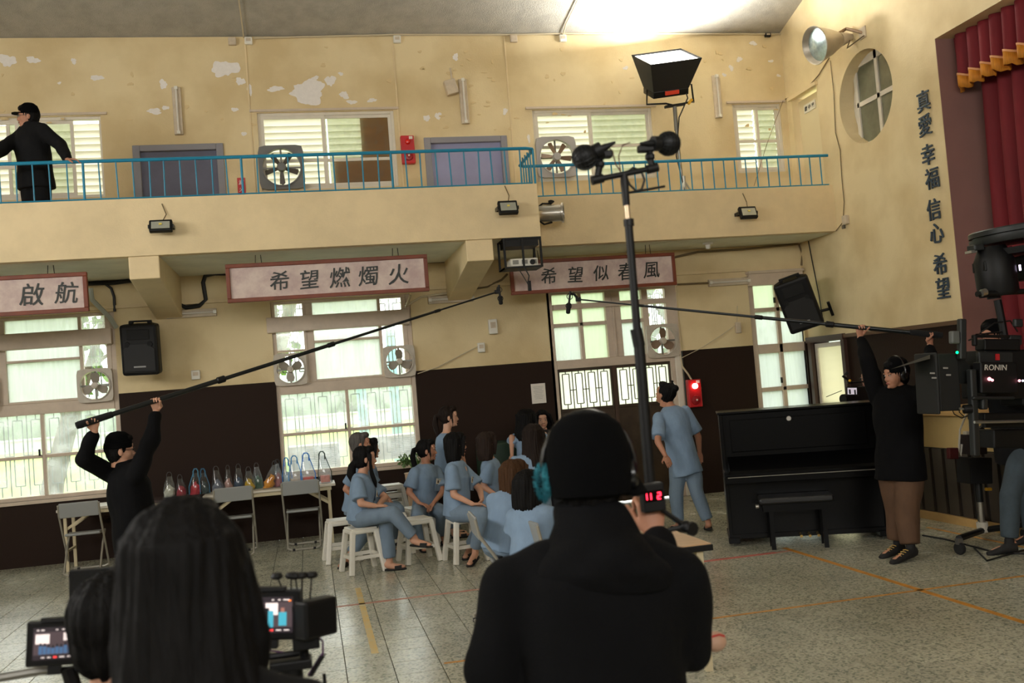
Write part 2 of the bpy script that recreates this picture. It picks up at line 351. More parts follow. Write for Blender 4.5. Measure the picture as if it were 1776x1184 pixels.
def hall_window(X):
    WN[0] += 1
    r = thing('window_%d' % WN[0], None, None, (0, 0, 0)); struct(r)
    o = lambda x: X+x+.39      # measured on the window whose left edge is -.39
    f = MB(); ya, yb = D+.03, D+.11
    def F(a, b, c, d, y0=ya, y1=yb): f.b2((o(a), y0, c), (o(b), y1, d))
    F(-.39, -.34, .80, 3.07); F(1.37, 1.43, .80, 3.07); F(-.34, 1.37, 3.03, 3.07); F(-.34, 1.37, .80, .85); F(-.34, 1.37, 1.85, 1.99, D+.02, D+.12)
    F(.01, .14, 1.99, 3.03); F(.99, 1.03, 1.99, 3.03); F(1.31, 1.37, 1.99, 3.03); F(.14, .99, 2.50, 2.53); F(-.34, .01, 2.40, 2.43); F(.14, .99, 1.99, 2.02); F(.49, .53, .85, 1.85)
    F(-.34, .49, 1.31, 1.35); F(.53, 1.37, 1.31, 1.35); F(.01, .05, 1.99, 3.0, D+.02, D+.12)
    f.build('window_frame', m_frame, r, bevel=.006)
    MB().b2((o(-.45), D-.09, 2.66), (o(1.40), D+.03, 2.86)).build('roller_box', m_frame, r, bevel=.01)
    MB().b2((o(-.43), D-.03, .76), (o(1.46), D+.10, .80)).build('window_sill', m_frame, r)
    ff = MB().b2((o(-.34), D+.04, 1.98), (o(.01), D+.08, 2.0)); ff.build('fan_ledge', m_frame, r)
    for a, b, c, d, mt in ((-.34, .01, 2.43, 3.03, m_glass), (.14, .99, 2.53, 3.03, m_frost), (1.03, 1.31, 2.40, 3.03, m_glass), (.14, .99, 2.02, 2.50, m_frost),
                           (-.34, .49, 1.35, 1.85, m_glass), (.53, 1.37, 1.35, 1.85, m_glass), (-.34, .49, .85, 1.31, m_glass), (.53, 1.37, .85, 1.31, m_glass)):
        pane(r, o(a), o(b), c, d, D+.07, mt)
    MB().b2((o(.455), D+.005, 1.34), (o(.475), D+.03, 1.42)).build('latch', m_blackm, r)
    grille(r, o(-.34), o(1.37), .86, 1.85, D+.15, m_bar); grille(r, o(-.34), o(1.37), 2.02, 3.03, D+.15, m_bar)
    return r
hall_window(WX[0]); hall_window(WX[1])
# tall narrow window by the piano
WN[0] += 1; w4 = struct(thing('window_%d' % WN[0], None, None)); f = MB()
def F4(a, b, c, d, y0=D+.03, y1=D+.11): f.b2((a, y0, c), (b, y1, d))
F4(6.30, 6.39, .45, 3.07); F4(7.12, 7.16, .45, 3.07); F4(6.72, 6.78, .45, 2.90); F4(6.39, 7.12, 2.50, 2.56); F4(6.39, 7.12, 1.90, 2.03); F4(6.39, 7.12, 1.35, 1.41); F4(6.39, 7.12, .90, 1.04); F4(6.39, 7.12, .45, .5)
f.build('window_frame', m_frame, w4, bevel=.006)
MB().b2((6.30, D-.08, 2.88), (7.14, D+.05, 3.07)).b2((6.28, D-.11, 3.05), (7.15, D+.05, 3.09)).build('roller_box', m_frame, w4, bevel=.008)
for a, b, c, d, mt in ((6.39, 6.72, 2.56, 2.9, m_frostg), (6.78, 7.12, 2.56, 2.9, m_frostg), (6.39, 6.72, 2.03, 2.5, m_frost2), (6.78, 7.12, 2.03, 2.5, m_frost2), (6.39, 6.72, 1.41, 1.9, m_frost2), (6.78, 7.12, 1.41, 1.9, m_frost2), (6.39, 6.72, .5, .9, m_frost2), (6.78, 7.12, .5, .9, m_frost2), (6.39, 6.72, 1.04, 1.35, m_frost2), (6.78, 7.12, 1.04, 1.35, m_frost2)):
    pane(w4, a, b, c, d, D+.07, mt)
for x, z in ((6.7, 2.62), (6.7, 1.46)): MB().b2((x-.01, D, z), (x+.01, D+.03, z+.08)).build('latch', m_blackm, w4)
# double door with transom
DN[0] += 1; d1 = struct(thing('door_%d' % DN[0], None, None)); f = MB()
def FD(a, b, c, d, y0=D+.0, y1=D+.1): f.b2((a, y0, c), (b, y1, d))
FD(3.30, 3.38, 0, 3.05); FD(5.03, 5.20, 0, 3.05); FD(3.38, 5.03, 2.93, 3.05); FD(3.38, 5.03, 1.90, 2.02); FD(3.38, 5.03, 2.72, 2.79, D-.05); FD(3.75, 3.80, 2.02, 2.93); FD(4.14, 4.36, 2.02, 2.93); FD(4.68, 4.77, 2.02, 2.93); FD(3.38, 4.14, 2.48, 2.53); FD(4.36, 4.68, 2.48, 2.53); FD(4.23, 4.26, 2.02, 2.93, D-.02, D)
f.build('door_frame', m_frame, d1, bevel=.005)
MB().b2((5.09, D-.03, 0), (5.18, D, 1.98)).build('door_jamb', m_framew, d1, bevel=.01)
for a, b, c, d, mt in ((3.38, 3.75, 2.53, 2.93, m_frostg), (3.80, 4.14, 2.53, 2.93, m_frostg), (4.36, 4.68, 2.53, 2.93, m_frostg), (3.38, 3.75, 2.02, 2.48, m_frost2), (3.80, 4.14, 2.02, 2.48, m_frostg), (4.36, 4.68, 2.02, 2.48, m_frost2), (4.77, 5.03, 2.02, 2.93, m_glass)):
    pane(d1, a, b, c, d, D+.07, mt)
m_dkbar = mat('dark_grille_paint', S(52, 44, 34), .5); m_dksteel = mat('weathered_brown_steel', S(78, 64, 50), .42, .35, var=.4, vs=3, bump=.15, bs=20)
for a, b in ((3.39, 4.17), (4.22, 5.03)):
    lf = MB().b2((a, D+.04, 0.02), (b, D+.08, 1.31)).b2((a, D+.03, 1.31), (b, D+.09, 1.35)).b2((a, D+.03, 1.86), (b, D+.09, 1.90)).b2((a, D+.03, 1.35), (a+.02, D+.09, 1.86)).b2((b-.02, D+.03, 1.35), (b, D+.09, 1.86))
    lf = lf.build('door_leaf', m_dksteel, d1, bevel=.004)
    pane(lf, a+.02, b-.02, 1.35, 1.86, D+.075, m_frostw); grille(lf, a+.02, b-.02, 1.35, 1.86, D+.05, m_dkbar, .006, .195)
MB().b2((4.17, D+.02, 0.02), (4.22, D+.08, 1.90)).build('centre_post', mat('rusty_brown_steel', S(70, 50, 36), .5), d1)
MB().b2((4.9, D-.6, 0), (5.0, D-.59, .015)).build('door_stop', m_steel, d1)
grille(d1, 4.77, 5.03, 2.02, 2.93, D+.14, m_bar, mod=.13)
# right wall door with the pale panel
DN[0] += 1; d2 = struct(thing('door_%d' % DN[0], None, None))
MB().b2((RX+.02, 12.2, 0), (RX+.07, 12.26, 1.98)).b2((RX+.02, 12.96, 0), (RX+.07, 13.02, 1.98)).b2((RX+.02, 12.26, 1.92), (RX+.07, 12.96, 1.98)).b2((RX+.02, 12.26, 1.1), (RX+.07, 12.96, 1.13)).b2((RX+.02, 12.26, 0), (RX+.07, 12.96, .3)).build('door_leaf', m_framew, d2)
MB().b2((RX+.04, 12.26, .3), (RX+.045, 12.96, 1.92)).build('pane', m_door_pane, d2)
# upper floor windows: louvres behind sliding sashes
m_louv = bpy.data.materials.new('louvre_slat'); m_louv.use_nodes = True
n = m_louv.node_tree; b = n.nodes['Principled BSDF']; b.inputs['Base Color'].default_value = S(236, 232, 214); b.inputs['Roughness'].default_value = .5
tl = n.nodes.new('ShaderNodeBsdfTranslucent'); tl.inputs[0].default_value = (.84, .82, .76, 1); mx = n.nodes.new('ShaderNodeMixShader'); mx.inputs[0].default_value = .55
n.links.new(b.outputs[0], mx.inputs[1]); n.links.new(tl.outputs[0], mx.inputs[2]); n.links.new(mx.outputs[0], n.nodes['Material Output'].inputs[0])
m_wood = mat('orange_plywood', S(178, 120, 70), .6, var=.15, vs=3, stretch=(1, 1, 6))
def upper_window(x0, x1, z0, z1, sashes, mid=None, boards=()):
    WN[0] += 1; r = struct(thing('window_%d' % WN[0], None, None)); f = MB()
    y0, y1 = D+.03, D+.09
    f.b2((x0, y0, z0), (x0+.05, y1, z1)); f.b2((x1-.05, y0, z0), (x1, y1, z1)); f.b2((x0+.05, y0, z1-.05), (x1-.05, y1, z1)); f.b2((x0+.05, y0, z0), (x1-.05, y1, z0+.05))
    f.build('window_frame', m_framew, r, bevel=.005)
    MB().b2((x0-.08, D-.03, z1), (x1+.06, D+.02, z1+.03)).build('window_hood', m_frame, r)
    sl = MB().box((0, 0, 0), (1, .100, .006), Euler((math.radians(-56), 0, 0)).to_matrix()).mesh('slat'); sl.materials.append(m_louv)
    k = 0; z = z0+.06
    while z < z1-.04:
        for a, b in ((x0+.05, (x0+x1)/2-.01), ((x0+x1)/2+.01, x1-.05)): link('slat', sl, r, Matrix.Translation(((a+b)/2, D+.15, z)) @ Matrix.Diagonal((b-a, 1, 1, 1)))
        z += .088; k += 1
    for a, b, mt, dy in sashes:
        s_ = MB(); ys, ye = D+.035+dy, D+.055+dy; zz = mid if mid else (z0+z1)/2
        s_.b2((a, ys, z0+.05), (a+.04, ye, z1-.05)); s_.b2((b-.04, ys, z0+.05), (b, ye, z1-.05)); s_.b2((a+.04, ys, z1-.09), (b-.04, ye, z1-.05)); s_.b2((a+.04, ys, z0+.05), (b-.04, ye, z0+.09)); s_.b2((a+.04, ys, zz-.02), (b-.04, ye, zz+.02))
        s_ = s_.build('sash', m_framew, r)
        if mt:
            pane(s_, a+.04, b-.04, z0+.09, zz-.02, ys+.008, mt); pane(s_, a+.04, b-.04, zz+.02, z1-.09, ys+.008, mt)
    for a, b, c, d in boards: MB().b2((a, D+.10, c), (b, D+.112, d)).build('plywood_panel', m_wood, r)
    return r
m_cl2 = pane_mat('dusty_pane', (.7, .72, .66, 1), (.86, .88, .84, 1), .25, .05)
upper_window(-4.0, -2.30, 4.52, 5.58, [(-3.95, -3.3, None, 0), (-3.45, -2.66, m_cl2, .02)], 4.95)
upper_window(-.40, 1.41, 4.52, 5.57, [(-.35, .48, None, 0), (.43, 1.36, m_cl2, .02)], 4.92, [(.95, 1.34, 4.93, 5.5), (.56, 1.34, 4.58, 4.91)])
upper_window(3.31, 5.08, 4.50, 5.53, [(3.36, 4.18, None, 0), (4.13, 5.03, m_cl2, .02)], 5.0)
upper_window(6.30, 7.08, 4.52, 5.55, [(6.35, 6.72, None, 0), (6.68, 7.03, m_cl2, .02)], 5.0)
m_purp = mat('slate_blue_door_paint', S(98, 98, 118), .5, var=.15, vs=4, bump=.1, bs=20); m_purp2 = mat('lilac_door_paint', S(150, 150, 184), .5, var=.1, vs=3)
m_pfr = mat('grey_door_frame_paint', S(136, 134, 140), .5)
for x0, x1, mt in ((-1.96, -.84, m_purp), (1.78, 2.93, m_purp2)):
    DN[0] += 1; r = struct(thing('door_%d' % DN[0], None, None))
    MB().b2((x0, D-.03, 3.63), (x0+.09, D+.1, 5.17)).b2((x1-.09, D-.03, 3.63), (x1, D+.1, 5.17)).b2((x0+.09, D-.03, 5.09), (x1-.09, D+.1, 5.17)).build('door_frame', m_pfr, r, bevel=.008)
    MB().b2((x0+.09, D+.04, 3.63), (x1-.09, D+.08, 5.09)).build('door_leaf', mt, r)
# upper door on the right wall with its label
DN[0] += 1; r = struct(thing('door_%d' % DN[0], None, None))
MB().b2((RX+.10, 12.30, 3.63), (RX+.14, 12.98, 5.5)).build('door_leaf', mat('cream_door_paint', S(224, 208, 168), .5), r)
MB().b2((RX-.04, 12.24, 5.53), (RX+.02, 13.05, 5.58)).build('door_hood', m_cream, r)
# oval window
WN[0] += 1; r = struct(thing('window_%d' % WN[0], None, None))
f = MB(); cy, cz = OVC
xw = RX+.16
f.b2((xw, cy-.56, cz-.66), (xw+.05, cy+.62, cz-.52)); f.b2((xw, cy-.6, cz+.48), (xw+.05, cy+.64, cz+.62)); f.b2((xw, cy+.40, cz-.6), (xw+.05, cy+.47, cz+.6)); f.b2((xw, cy-.66, cz-.6), (xw+.05, cy-.56, cz+.6)); f.b2((xw, cy-.08, cz-.6), (xw+.05, cy-.02, cz+.6)); f.b2((xw, cy-.6, cz-.03), (xw+.05, cy+.44, cz+.03)); f.b2((xw+.05, cy+.5, cz-.6), (xw+.07, cy+.7, cz+.6))
f.build('window_frame', m_framew, r)
m_dkpane = mat('dark_reflecting_pane', S(110, 112, 92), .12, var=.35, vs=3, spec=.6)
for a, b, c, d in ((-.56, -.08, -.52, -.03), (-.02, .40, -.52, -.03), (-.56, -.08, .03, .48), (-.02, .40, .03, .48)):
    MB().b2((xw+.02, cy+a, cz+c), (xw+.03, cy+b, cz+d)).build('pane', m_dkpane, r)
# room behind oval window so that it is not open to the sky
struct(MB().b2((RX+.30, 10.2, 4.2), (RX+.34, 12.1, 5.9)).build('trim_5', m_wall))
# stage: platform, reveal, backdrop shell
m_stagewood = mat('worn_stage_timber', S(196, 158, 98), .55, var=.15, vs=3)
m_panel = mat('dark_brown_vertical_boards', S(62, 52, 42), .55, var=.2, vs=5)
m_plas = mat('cream_stage_front_paint', S(214, 184, 122), .5, var=.08, vs=3)
stg = struct(MB().b2((6.32, 1.0, 0), (RX+5, 9.6, 1.12)).build('trim_6', m_plas))
MB().b2((6.22, .98, 1.09), (RX+5, 9.62, 1.14)).build('stage_floor', m_stagewood, stg, bevel=.006)
MB().b2((6.25, 1.0, .0), (6.32, 9.6, .08)).build('stage_plinth', m_stagewood, stg)
bd = MB().b2((0, 0, 0), (.035, .155, .66)).mesh('board'); bd.materials.append(m_panel)
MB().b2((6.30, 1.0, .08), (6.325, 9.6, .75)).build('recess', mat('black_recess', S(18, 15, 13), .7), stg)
for k in range(40): link('board', bd, stg, Matrix.Translation((6.275, 9.43-k*.205, .085)))
m_rev = mat('mauve_brown_paint', S(146, 108, 100), .6, var=.1, vs=2)
struct(MB().b2((RX+.252, SY1-.004, 1.14), (RX+1.3, SY1+.1, 6)).b2((RX+.002, SY1-.006, 1.14), (RX+.27, SY1-.001, 5.24)).build('trim_7', m_rev))
# dark stage house
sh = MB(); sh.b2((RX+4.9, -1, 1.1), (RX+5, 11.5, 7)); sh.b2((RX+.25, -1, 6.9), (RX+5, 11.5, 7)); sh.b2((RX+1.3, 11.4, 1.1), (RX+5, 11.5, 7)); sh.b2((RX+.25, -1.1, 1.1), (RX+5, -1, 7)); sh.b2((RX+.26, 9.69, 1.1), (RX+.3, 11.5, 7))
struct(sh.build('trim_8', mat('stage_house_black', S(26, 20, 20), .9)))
m_vel = mat('crimson_velvet', S(118, 20, 30), .8, var=.25, vs=4, stretch=(1, 1, .2)); m_fr = mat('gold_fringe', S(206, 132, 30), .7, var=.3, vs=60, stretch=(1, 1, .1))
def drape(name, xc, y0, y1, z0, z1, amp, wave, label, fringe=False, seed=0):
    rnd = random.Random(seed); r = thing(name, label, 'curtain', (xc, (y0+y1)/2, z0))
    n_ = int((y1-y0)/.02); zs = 10; vs = []; fs = []
    ph = [rnd.uniform(.7, 1.35) for _ in range(400)]
    def off(y, z):
        t = (y-y0)/wave; i = int(t); fr = t-i; k = .75+.4*((z1-z)/(z1-z0))
        return xc+amp*k*ph[i % 400]*math.sin(PI*2*fr)*(1 if fr < .5 else .7)
    for i in range(n_+1):
        y = y0+(y1-y0)*i/n_
        for j in range(zs+1):
            z = z1+(z0-z1)*j/zs; vs.append((off(y+.02*math.sin(z*1.5), z), y, z-(.02*math.sin((y-y0)/wave*2*PI) if j == zs else 0)))
    for i in range(n_):
        for j in range(zs): a = i*(zs+1)+j; fs.append((a, a+1, a+zs+2, a+zs+1))
    def mk(nm, vs, fs, mt, par):
        me = bpy.data.meshes.new(nm); me.from_pydata([V(v)-r.location for v in vs], [], fs); me.polygons.foreach_set('use_smooth', [True]*len(fs)); me.materials.append(mt)
        o = bpy.data.objects.new(nm, me); COL.objects.link(o); o.parent = par; s_ = o.modifiers.new('cloth', 'SOLIDIFY'); s_.thickness = .012; return o
    c = mk('cloth', vs, fs, m_vel, r)
    if fringe:
        v2 = []; f2 = []; v3 = []; f3 = []
        for i in range(n_+1):
            b = V(vs[i*(zs+1)+zs]); j = random.uniform(-.008, .008)
            v2 += [b+V((-.008, 0, .0)), b+V((-.01+j, 0, -.13+j*2))]; v3 += [b+V((-.012, 0, .025)), b+V((-.012, 0, .0))]
        for i in range(n_): f2.append((2*i, 2*i+1, 2*i+3, 2*i+2))
        mk('fringe', v2, f2, m_fr, r); mk('braid', v3, f2, mat('pale_gold_braid', S(222, 160, 110), .6), r)
    return r
drape('stage_valance', RX+.19, 2.0, 9.66, 4.76, 5.235, .06, .19, 'short crimson velvet valance with gold fringe hanging over the stage opening', True, 3)
drape('stage_curtain', RX+.42, 5.2, 9.55, 1.16, 6.2, .09, .24, 'long crimson velvet curtain gathered at the left side of the stage', False, 5)
# ------------------------------------------------------------------ outdoors behind the windows
m_grass = mat('lawn', S(150, 176, 76), .9, var=.2, vs=3)
struct(MB().b2((-60, D+2.6, -.25), (70, 80, .1)).build('floor_1', m_grass))
struct(MB().b2((-40, D+.2, -.25), (50, D+2.6, -.15)).build('floor_2', mat('concrete_apron', S(196, 196, 186), .8, var=.1, vs=3)))
struct(MB().b2((-40, D+2.5, -.25), (50, D+2.8, .22)).build('trim_9', mat('pale_blue_kerb', S(150, 190, 200), .7)))
tag(MB().b2((-60, 60, .0), (60, 60.3, .75)).b2((-60, 59.9, .75), (60, 60.4, .85)).build('garden_wall', mat('grey_garden_wall', S(196, 198, 192), .8, var=.2, vs=1)), 'long pale grey garden wall at the far side of the lawn outside', 'wall')
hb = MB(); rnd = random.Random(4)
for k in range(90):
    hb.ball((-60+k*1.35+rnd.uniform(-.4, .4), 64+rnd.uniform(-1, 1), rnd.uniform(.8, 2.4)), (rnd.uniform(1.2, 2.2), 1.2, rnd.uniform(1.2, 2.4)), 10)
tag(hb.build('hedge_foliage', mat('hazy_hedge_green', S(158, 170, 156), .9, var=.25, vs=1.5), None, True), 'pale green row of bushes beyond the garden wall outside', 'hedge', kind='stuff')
m_bark = mat('bark', S(108, 98, 84), .9, var=.3, vs=14, bump=.5, bs=20); m_leaf = mat('leaf_green', S(98, 130, 62), .7, var=.4, vs=3)
def tree(x, y, h, r, label, seed=0, lean=0, crown=2.0):
    rnd = random.Random(seed); t = thing('garden_tree', label, 'tree', (x, y, -.2))
    tr = MB(); top = V((lean, 0, h*.45)); tr.tube([(0, 0, 0), (lean*.3, 0, h*.2), top], [r*1.3, r, r*.85], 10)
    br = []
    for k in range(7):
        a = rnd.uniform(0, 2*PI); e = top+V((math.cos(a)*crown*.6, math.sin(a)*crown*.4, rnd.uniform(.2, .5)*h)); mid = (top+e)/2+V((rnd.uniform(-.2, .2), 0, .1)); tr.tube([top-V((0, 0, .2)), mid, e], [r*.6, r*.35, r*.12], 7); br.append(e)
    tr.build('trunk', m_bark, t, True)
    me = MB().add([(-.5, 0, -.3), (.5, 0, -.3), (.6, .1, .3), (0, 0, .6), (-.6, .1, .3)], [(0, 1, 2, 3, 4)]); lf = MB()
    for k in range(420):
        e = rnd.choice(br); p = e+V((rnd.gauss(0, crown*.33), rnd.gauss(0, crown*.3), rnd.gauss(0, crown*.25))); s_ = rnd.uniform(.08, .2); R = Euler((rnd.uniform(0, 6), rnd.uniform(0, 6), rnd.uniform(0, 6))).to_matrix()
        lf.add([p+R@(V(v)*s_) for v in me.v], me.f)
    lf.build('foliage', m_leaf, t); return t
tree(-4.35, 17.6, 4.6, .17, 'thick leaning tree trunk outside the left hall window', 1, .5, 1.6)
tree(-6.6, 21.5, 5.4, .2, 'tree with forked trunk further left outside the left hall window', 2, -.4, 2.0)
tree(-2.0, 25, 5.4, .12, 'slim tree behind the leaning one outside the left hall window', 4, .6, 1.6)
tree(-1.4, 20.8, 6.2, .2, 'tree with drooping crown outside the middle hall window', 3, .8, 1.9)
tree(7.5, 18.0, 4.0, .14, 'bushy green tree outside the double door and piano window', 6, .2, 2.0)
for k, (px, lab) in enumerate(((628, 'light blue post outside the middle window, the left one'), (685, 'light blue post outside the middle window, the right one'))):
    p = at(px, 700, 'y', 19.5); t = MB().b2((p.x-.09, 19.4, -.2), (p.x+.09, 19.6, 3.2)).b2((p.x-.14, 19.35, -.2), (p.x+.14, 19.65, -.1)).build('blue_post', mat('light_blue_paint', S(150, 196, 206), .5), bevel=.02); tag(t, lab, 'post')
m_ac = mat('aircon_casing', S(226, 224, 214), .5)
for (px, py, lab) in ((545, 790, 'white outdoor air conditioner unit outside the left half of the middle window'), (690, 772, 'white outdoor air conditioner unit outside the right half of the middle window')):
    p = at(px, py, 'y', 14.3); t = thing('outdoor_aircon_unit', lab, 'air conditioner', (p.x, 14.3, p.z-.17))
    MB().box((0, 0, .16), (.72, .3, .34)).build('casing', m_ac, t, bevel=.02)
    MB().box((.1, -.16, .16), (.42, .02, .24)).build('panel', mat('aircon_grey', S(150, 154, 148), .6), t)
    v = MB()
    for k in range(9): v.box((.1, -.175, .06+k*.025), (.42, .012, .010))
    v.build('vent_slats', m_ac, t)
    MB().box((-.3, 0, -.05), (.05, .3, .1)).build('foot', m_ac, t); MB().box((.3, 0, -.05), (.05, .3, .1)).build('foot', m_ac, t)
    zz = p.z-.35; MB().b2((-.42, -.15, -(zz+.15)+.0-.1), (-.36, .15, -.1)).build('bracket', m_ac, t); MB().b2((.36, -.15, -(zz+.15)-.1), (.42, .15, -.1)).build('bracket', m_ac, t)
# ------------------------------------------------------------------ writing
def text_mesh(body, size, ext=.004, off=0.0, shear=0, wob=0):
    c = bpy.data.curves.new('lettering', 'FONT'); c.body = body; c.size = size; c.extrude = ext; c.offset = off; c.shear = shear
    c.align_x = 'CENTER'; c.align_y = 'CENTER'; c.resolution_u = 3
    o = bpy.data.objects.new('lettering', c); COL.objects.link(o); bpy.context.view_layer.update()
    me = bpy.data.meshes.new_from_object(o.evaluated_get(bpy.context.evaluated_depsgraph_get())); bpy.data.objects.remove(o)
    xs = [v.co.x for v in me.vertices]; ys = [v.co.y for v in me.vertices]
    cx, cy = (min(xs)+max(xs))/2, (min(ys)+max(ys))/2
    for v in me.vertices:
        v.co.x -= cx; v.co.y -= cy
        if wob:
            p = V((v.co.x*9/size, v.co.y*9/size, size)); w_ = noise.noise_vector(p*.35)*size*wob+noise.noise_vector(p)*size*wob*.45; v.co.x += w_.x; v.co.y += w_.y
    return me
RXZ = Matrix(((1, 0, 0, 0), (0, 0, -1, 0), (0, 1, 0, 0), (0, 0, 0, 1)))    # text plane XY -> XZ, facing -Y
m_ink = mat('black_ink', S(28, 34, 30), .5)
def glyph(ch, size, parent, loc, mt=m_ink, rot=None, off=.012, name='character', ext=.003, wob=.02, shear=.12, tilt=0):
    me = text_mesh(ch, size, ext, size*.007, shear, wob); me.materials.append(mt)
    o = bpy.data.objects.new(name, me); COL.objects.link(o); o.parent = parent
    o.matrix_local = Matrix.Translation(loc) @ ((rot or RXZ) @ Matrix.Rotation(tilt, 4, 'Z')); return o
# ------------------------------------------------------------------ hanging signboards
m_red = mat('red_brown_lacquer', S(122, 54, 24), .5, var=.25, vs=6); m_paper = mat('pinkish_white_board', S(214, 196, 186), .8, var=.12, vs=5, col2=S(188, 164, 160))
def signboard(x0, x1, z0, z1, y, chars, label):
    w, h = x1-x0, z1-z0; r = thing('hanging_signboard', label, 'sign', ((x0+x1)/2, y, (z0+z1)/2), 'long framed calligraphy boards hanging under the balcony')
    MB().b2((-w/2, -.03, h/2-.045), (w/2, .03, h/2)).b2((-w/2, -.03, -h/2), (w/2, .03, -h/2+.045)).b2((-w/2, -.03, -h/2+.045), (-w/2+.045, .03, h/2-.045)).b2((w/2-.045, -.03, -h/2+.045), (w/2, .03, h/2-.045)).build('frame', m_red, r, bevel=.006)
    MB().b2((-w/2+.04, -.008, -h/2+.04), (w/2-.04, .02, h/2-.04)).build('board', m_paper, r)
    for ch, dx, s_ in chars: glyph(ch, s_, r, (dx, -.012, 0), tilt=random.uniform(-.05, .05))
    for sx in (-.34, .34):
        for e in (-.035, .035): MB().tube([(sx*w+e, .0, h/2), (sx*w+e*.8, .0, ZS-.005-(z0+z1)/2)], .004, 5).build('hanger_wire', m_blackm, r)
    return r
signboard(-.81, 1.50, 2.93, 3.37, 11.6, [('希', -.565, .235), ('望', -.23, .235), ('燃', .12, .25), ('燭', .45, .245), ('火', .80, .26)], 'framed calligraphy board in front of the middle window, five characters ending in 火')
signboard(2.67, 4.94, 2.90, 3.34, 12.45, [('希', -.62, .225), ('望', -.26, .225), ('似', .09, .22), ('春', .44, .245), ('風', .79, .24)], 'framed calligraphy board above the double door, partly crossed by the microphone pole')
signboard(-4.6, -2.29, 2.93, 3.37, 11.6, [('啟', .58, .26), ('航', .935, .25)], 'framed calligraphy board cut off by the left edge, ending in 啟航')
# characters on the right wall
RYZ = Matrix(((0, 0, -1, 0), (-1, 0, 0, 0), (0, 1, 0, 0), (0, 0, 0, 1)))   # facing -X, reading towards -Y
m_blue = mat('dark_blue_letter', S(46, 62, 78), .5)
LBL = {175: 'top dark blue character 真 on the right wall', 217: 'second dark blue character 愛 below the top one on the right wall', 268: 'dark blue character 幸 on the right wall, upper middle', 309: 'dark blue character 福 on the right wall beneath 幸', 363: 'dark blue character 信 on the right wall, right above 心', 404: 'dark blue character 心 on the right wall, right below 信', 458: 'dark blue character 希 on the right wall, last but one', 499: 'lowest dark blue character 望 on the right wall'}
for ch, px, py in (('真', 1604, 175), ('愛', 1607, 217), ('幸', 1612, 268), ('福', 1619, 309), ('信', 1622, 363), ('心', 1627, 404), ('希', 1633, 458), ('望', 1638, 499)):
    p = at(px, py, 'x', RX)
    t = thing('wall_character', LBL[(py)], 'letter', (RX-.02, p.y, p.z), 'vertical motto beside the stage')
    glyph(ch, .26, t, (0, 0, 0), m_blue, RYZ, .02, 'stroke_relief', .007, .012, 0)
# label on upper right wall door
p = at(1405, 185, 'x', RX+.1); t = thing('door_label', 'small white label on the cream door of the upper floor, right wall', 'label', (RX+.09, p.y, p.z))
MB().b2((0, -.16, -.06), (.008, .16, .06)).build('card', mat('label_paper', S(232, 226, 208), .7), t)
for k, ch in enumerate('機中室'): glyph(ch, .07, t, (-.003, .10-.10*k, 0), m_ink, RYZ, 0, ext=.001, wob=0)
# red fire notice on the upper wall
p = at(419, 323, 'y', D); t = thing('fire_notice', 'tiny red notice on the upper wall between the dark door and the window', 'notice', (p.x, D-.006, p.z))
m_fire = mat('fire_red', S(190, 30, 36), .4); MB().box((0, 0, 0), (.10, .006, .22)).build('card', m_fire, t)
for k, ch in enumerate('滅火'): glyph(ch, .07, t, (0, -.005, .05-.09*k), mat('white_print', S(230, 225, 220), .6), RXZ, .0, ext=.001, wob=0)
# ------------------------------------------------------------------ railing
m_rail = mat('turquoise_rail_paint', S(22, 132, 168), .4, var=.12, vs=8)
r = thing('balcony_railing', 'turquoise steel railing along the balcony parapet with slim uprights', 'railing', (XC, YL+.06, ZF))
zt, zb = .44, .02; L = V((XC, YL+.06, ZF))
def rl(nm, pts, rad): return MB().tube([V(p)-L for p in pts], rad, 8).build(nm, m_rail, r, True)
rl('top_rail', [(-7.3, YL+.06, ZF+zt), (XC-.35, YL+.06, ZF+zt), (XC-.08, YL+.06, ZF+zt), (XC, YL+.10, ZF+zt), (XC+.03, YL+.2, ZF+zt), (XC+.02, YR+.05, ZF+zt-.02), (XC+.06, YR+.06, ZF+zt-.03), (RX, YR+.06, ZF+.42)], .020)
rl('bottom_rail', [(-7.3, YL+.05, ZF+zb), (XC-.04, YL+.05, ZF+zb), (XC-.04, YR+.06, ZF+zb), (RX-.02, YR+.06, ZF+zb)], .008)
bm_ = MB().tube([(0, 0, 0), (0, 0, 1)], .0085, 6).mesh('upright'); bm_.materials.append(m_rail)
bt_ = MB().tube([(0, 0, 0), (0, 0, 1)], .014, 8).mesh('post'); bt_.materials.append(m_rail)
x = 2.66; k = 0
while x > -4.2:
    link('post' if k % 10 == 9 else 'upright', bt_ if k % 10 == 9 else bm_, r, Matrix.Translation(V((x+random.uniform(-.012, .012), YL+.06, ZF))-L) @ Matrix.Rotation(random.uniform(-.02, .02), 4, 'Y') @ Matrix.Diagonal((1, 1, zt, 1))); x -= .168; k += 1
for y in (YL+.14, YL+.27, YL+.40, YL+.53, YL+.66): link('upright', bm_, r, Matrix.Translation(V((XC-.02, y, ZF))-L) @ Matrix.Diagonal((1, 1, zt, 1)))
link('post', bt_, r, Matrix.Translation(V((XC+.01, YL+.1, ZF))-L) @ Matrix.Diagonal((1, 1, zt, 1)))
x = XC+.14; k = 0
while x < RX-.05: link('upright', bm_, r, Matrix.Translation(V((x, YR+.06, ZF))-L) @ Matrix.Diagonal((1, 1, .42, 1))); x += .157; k += 1
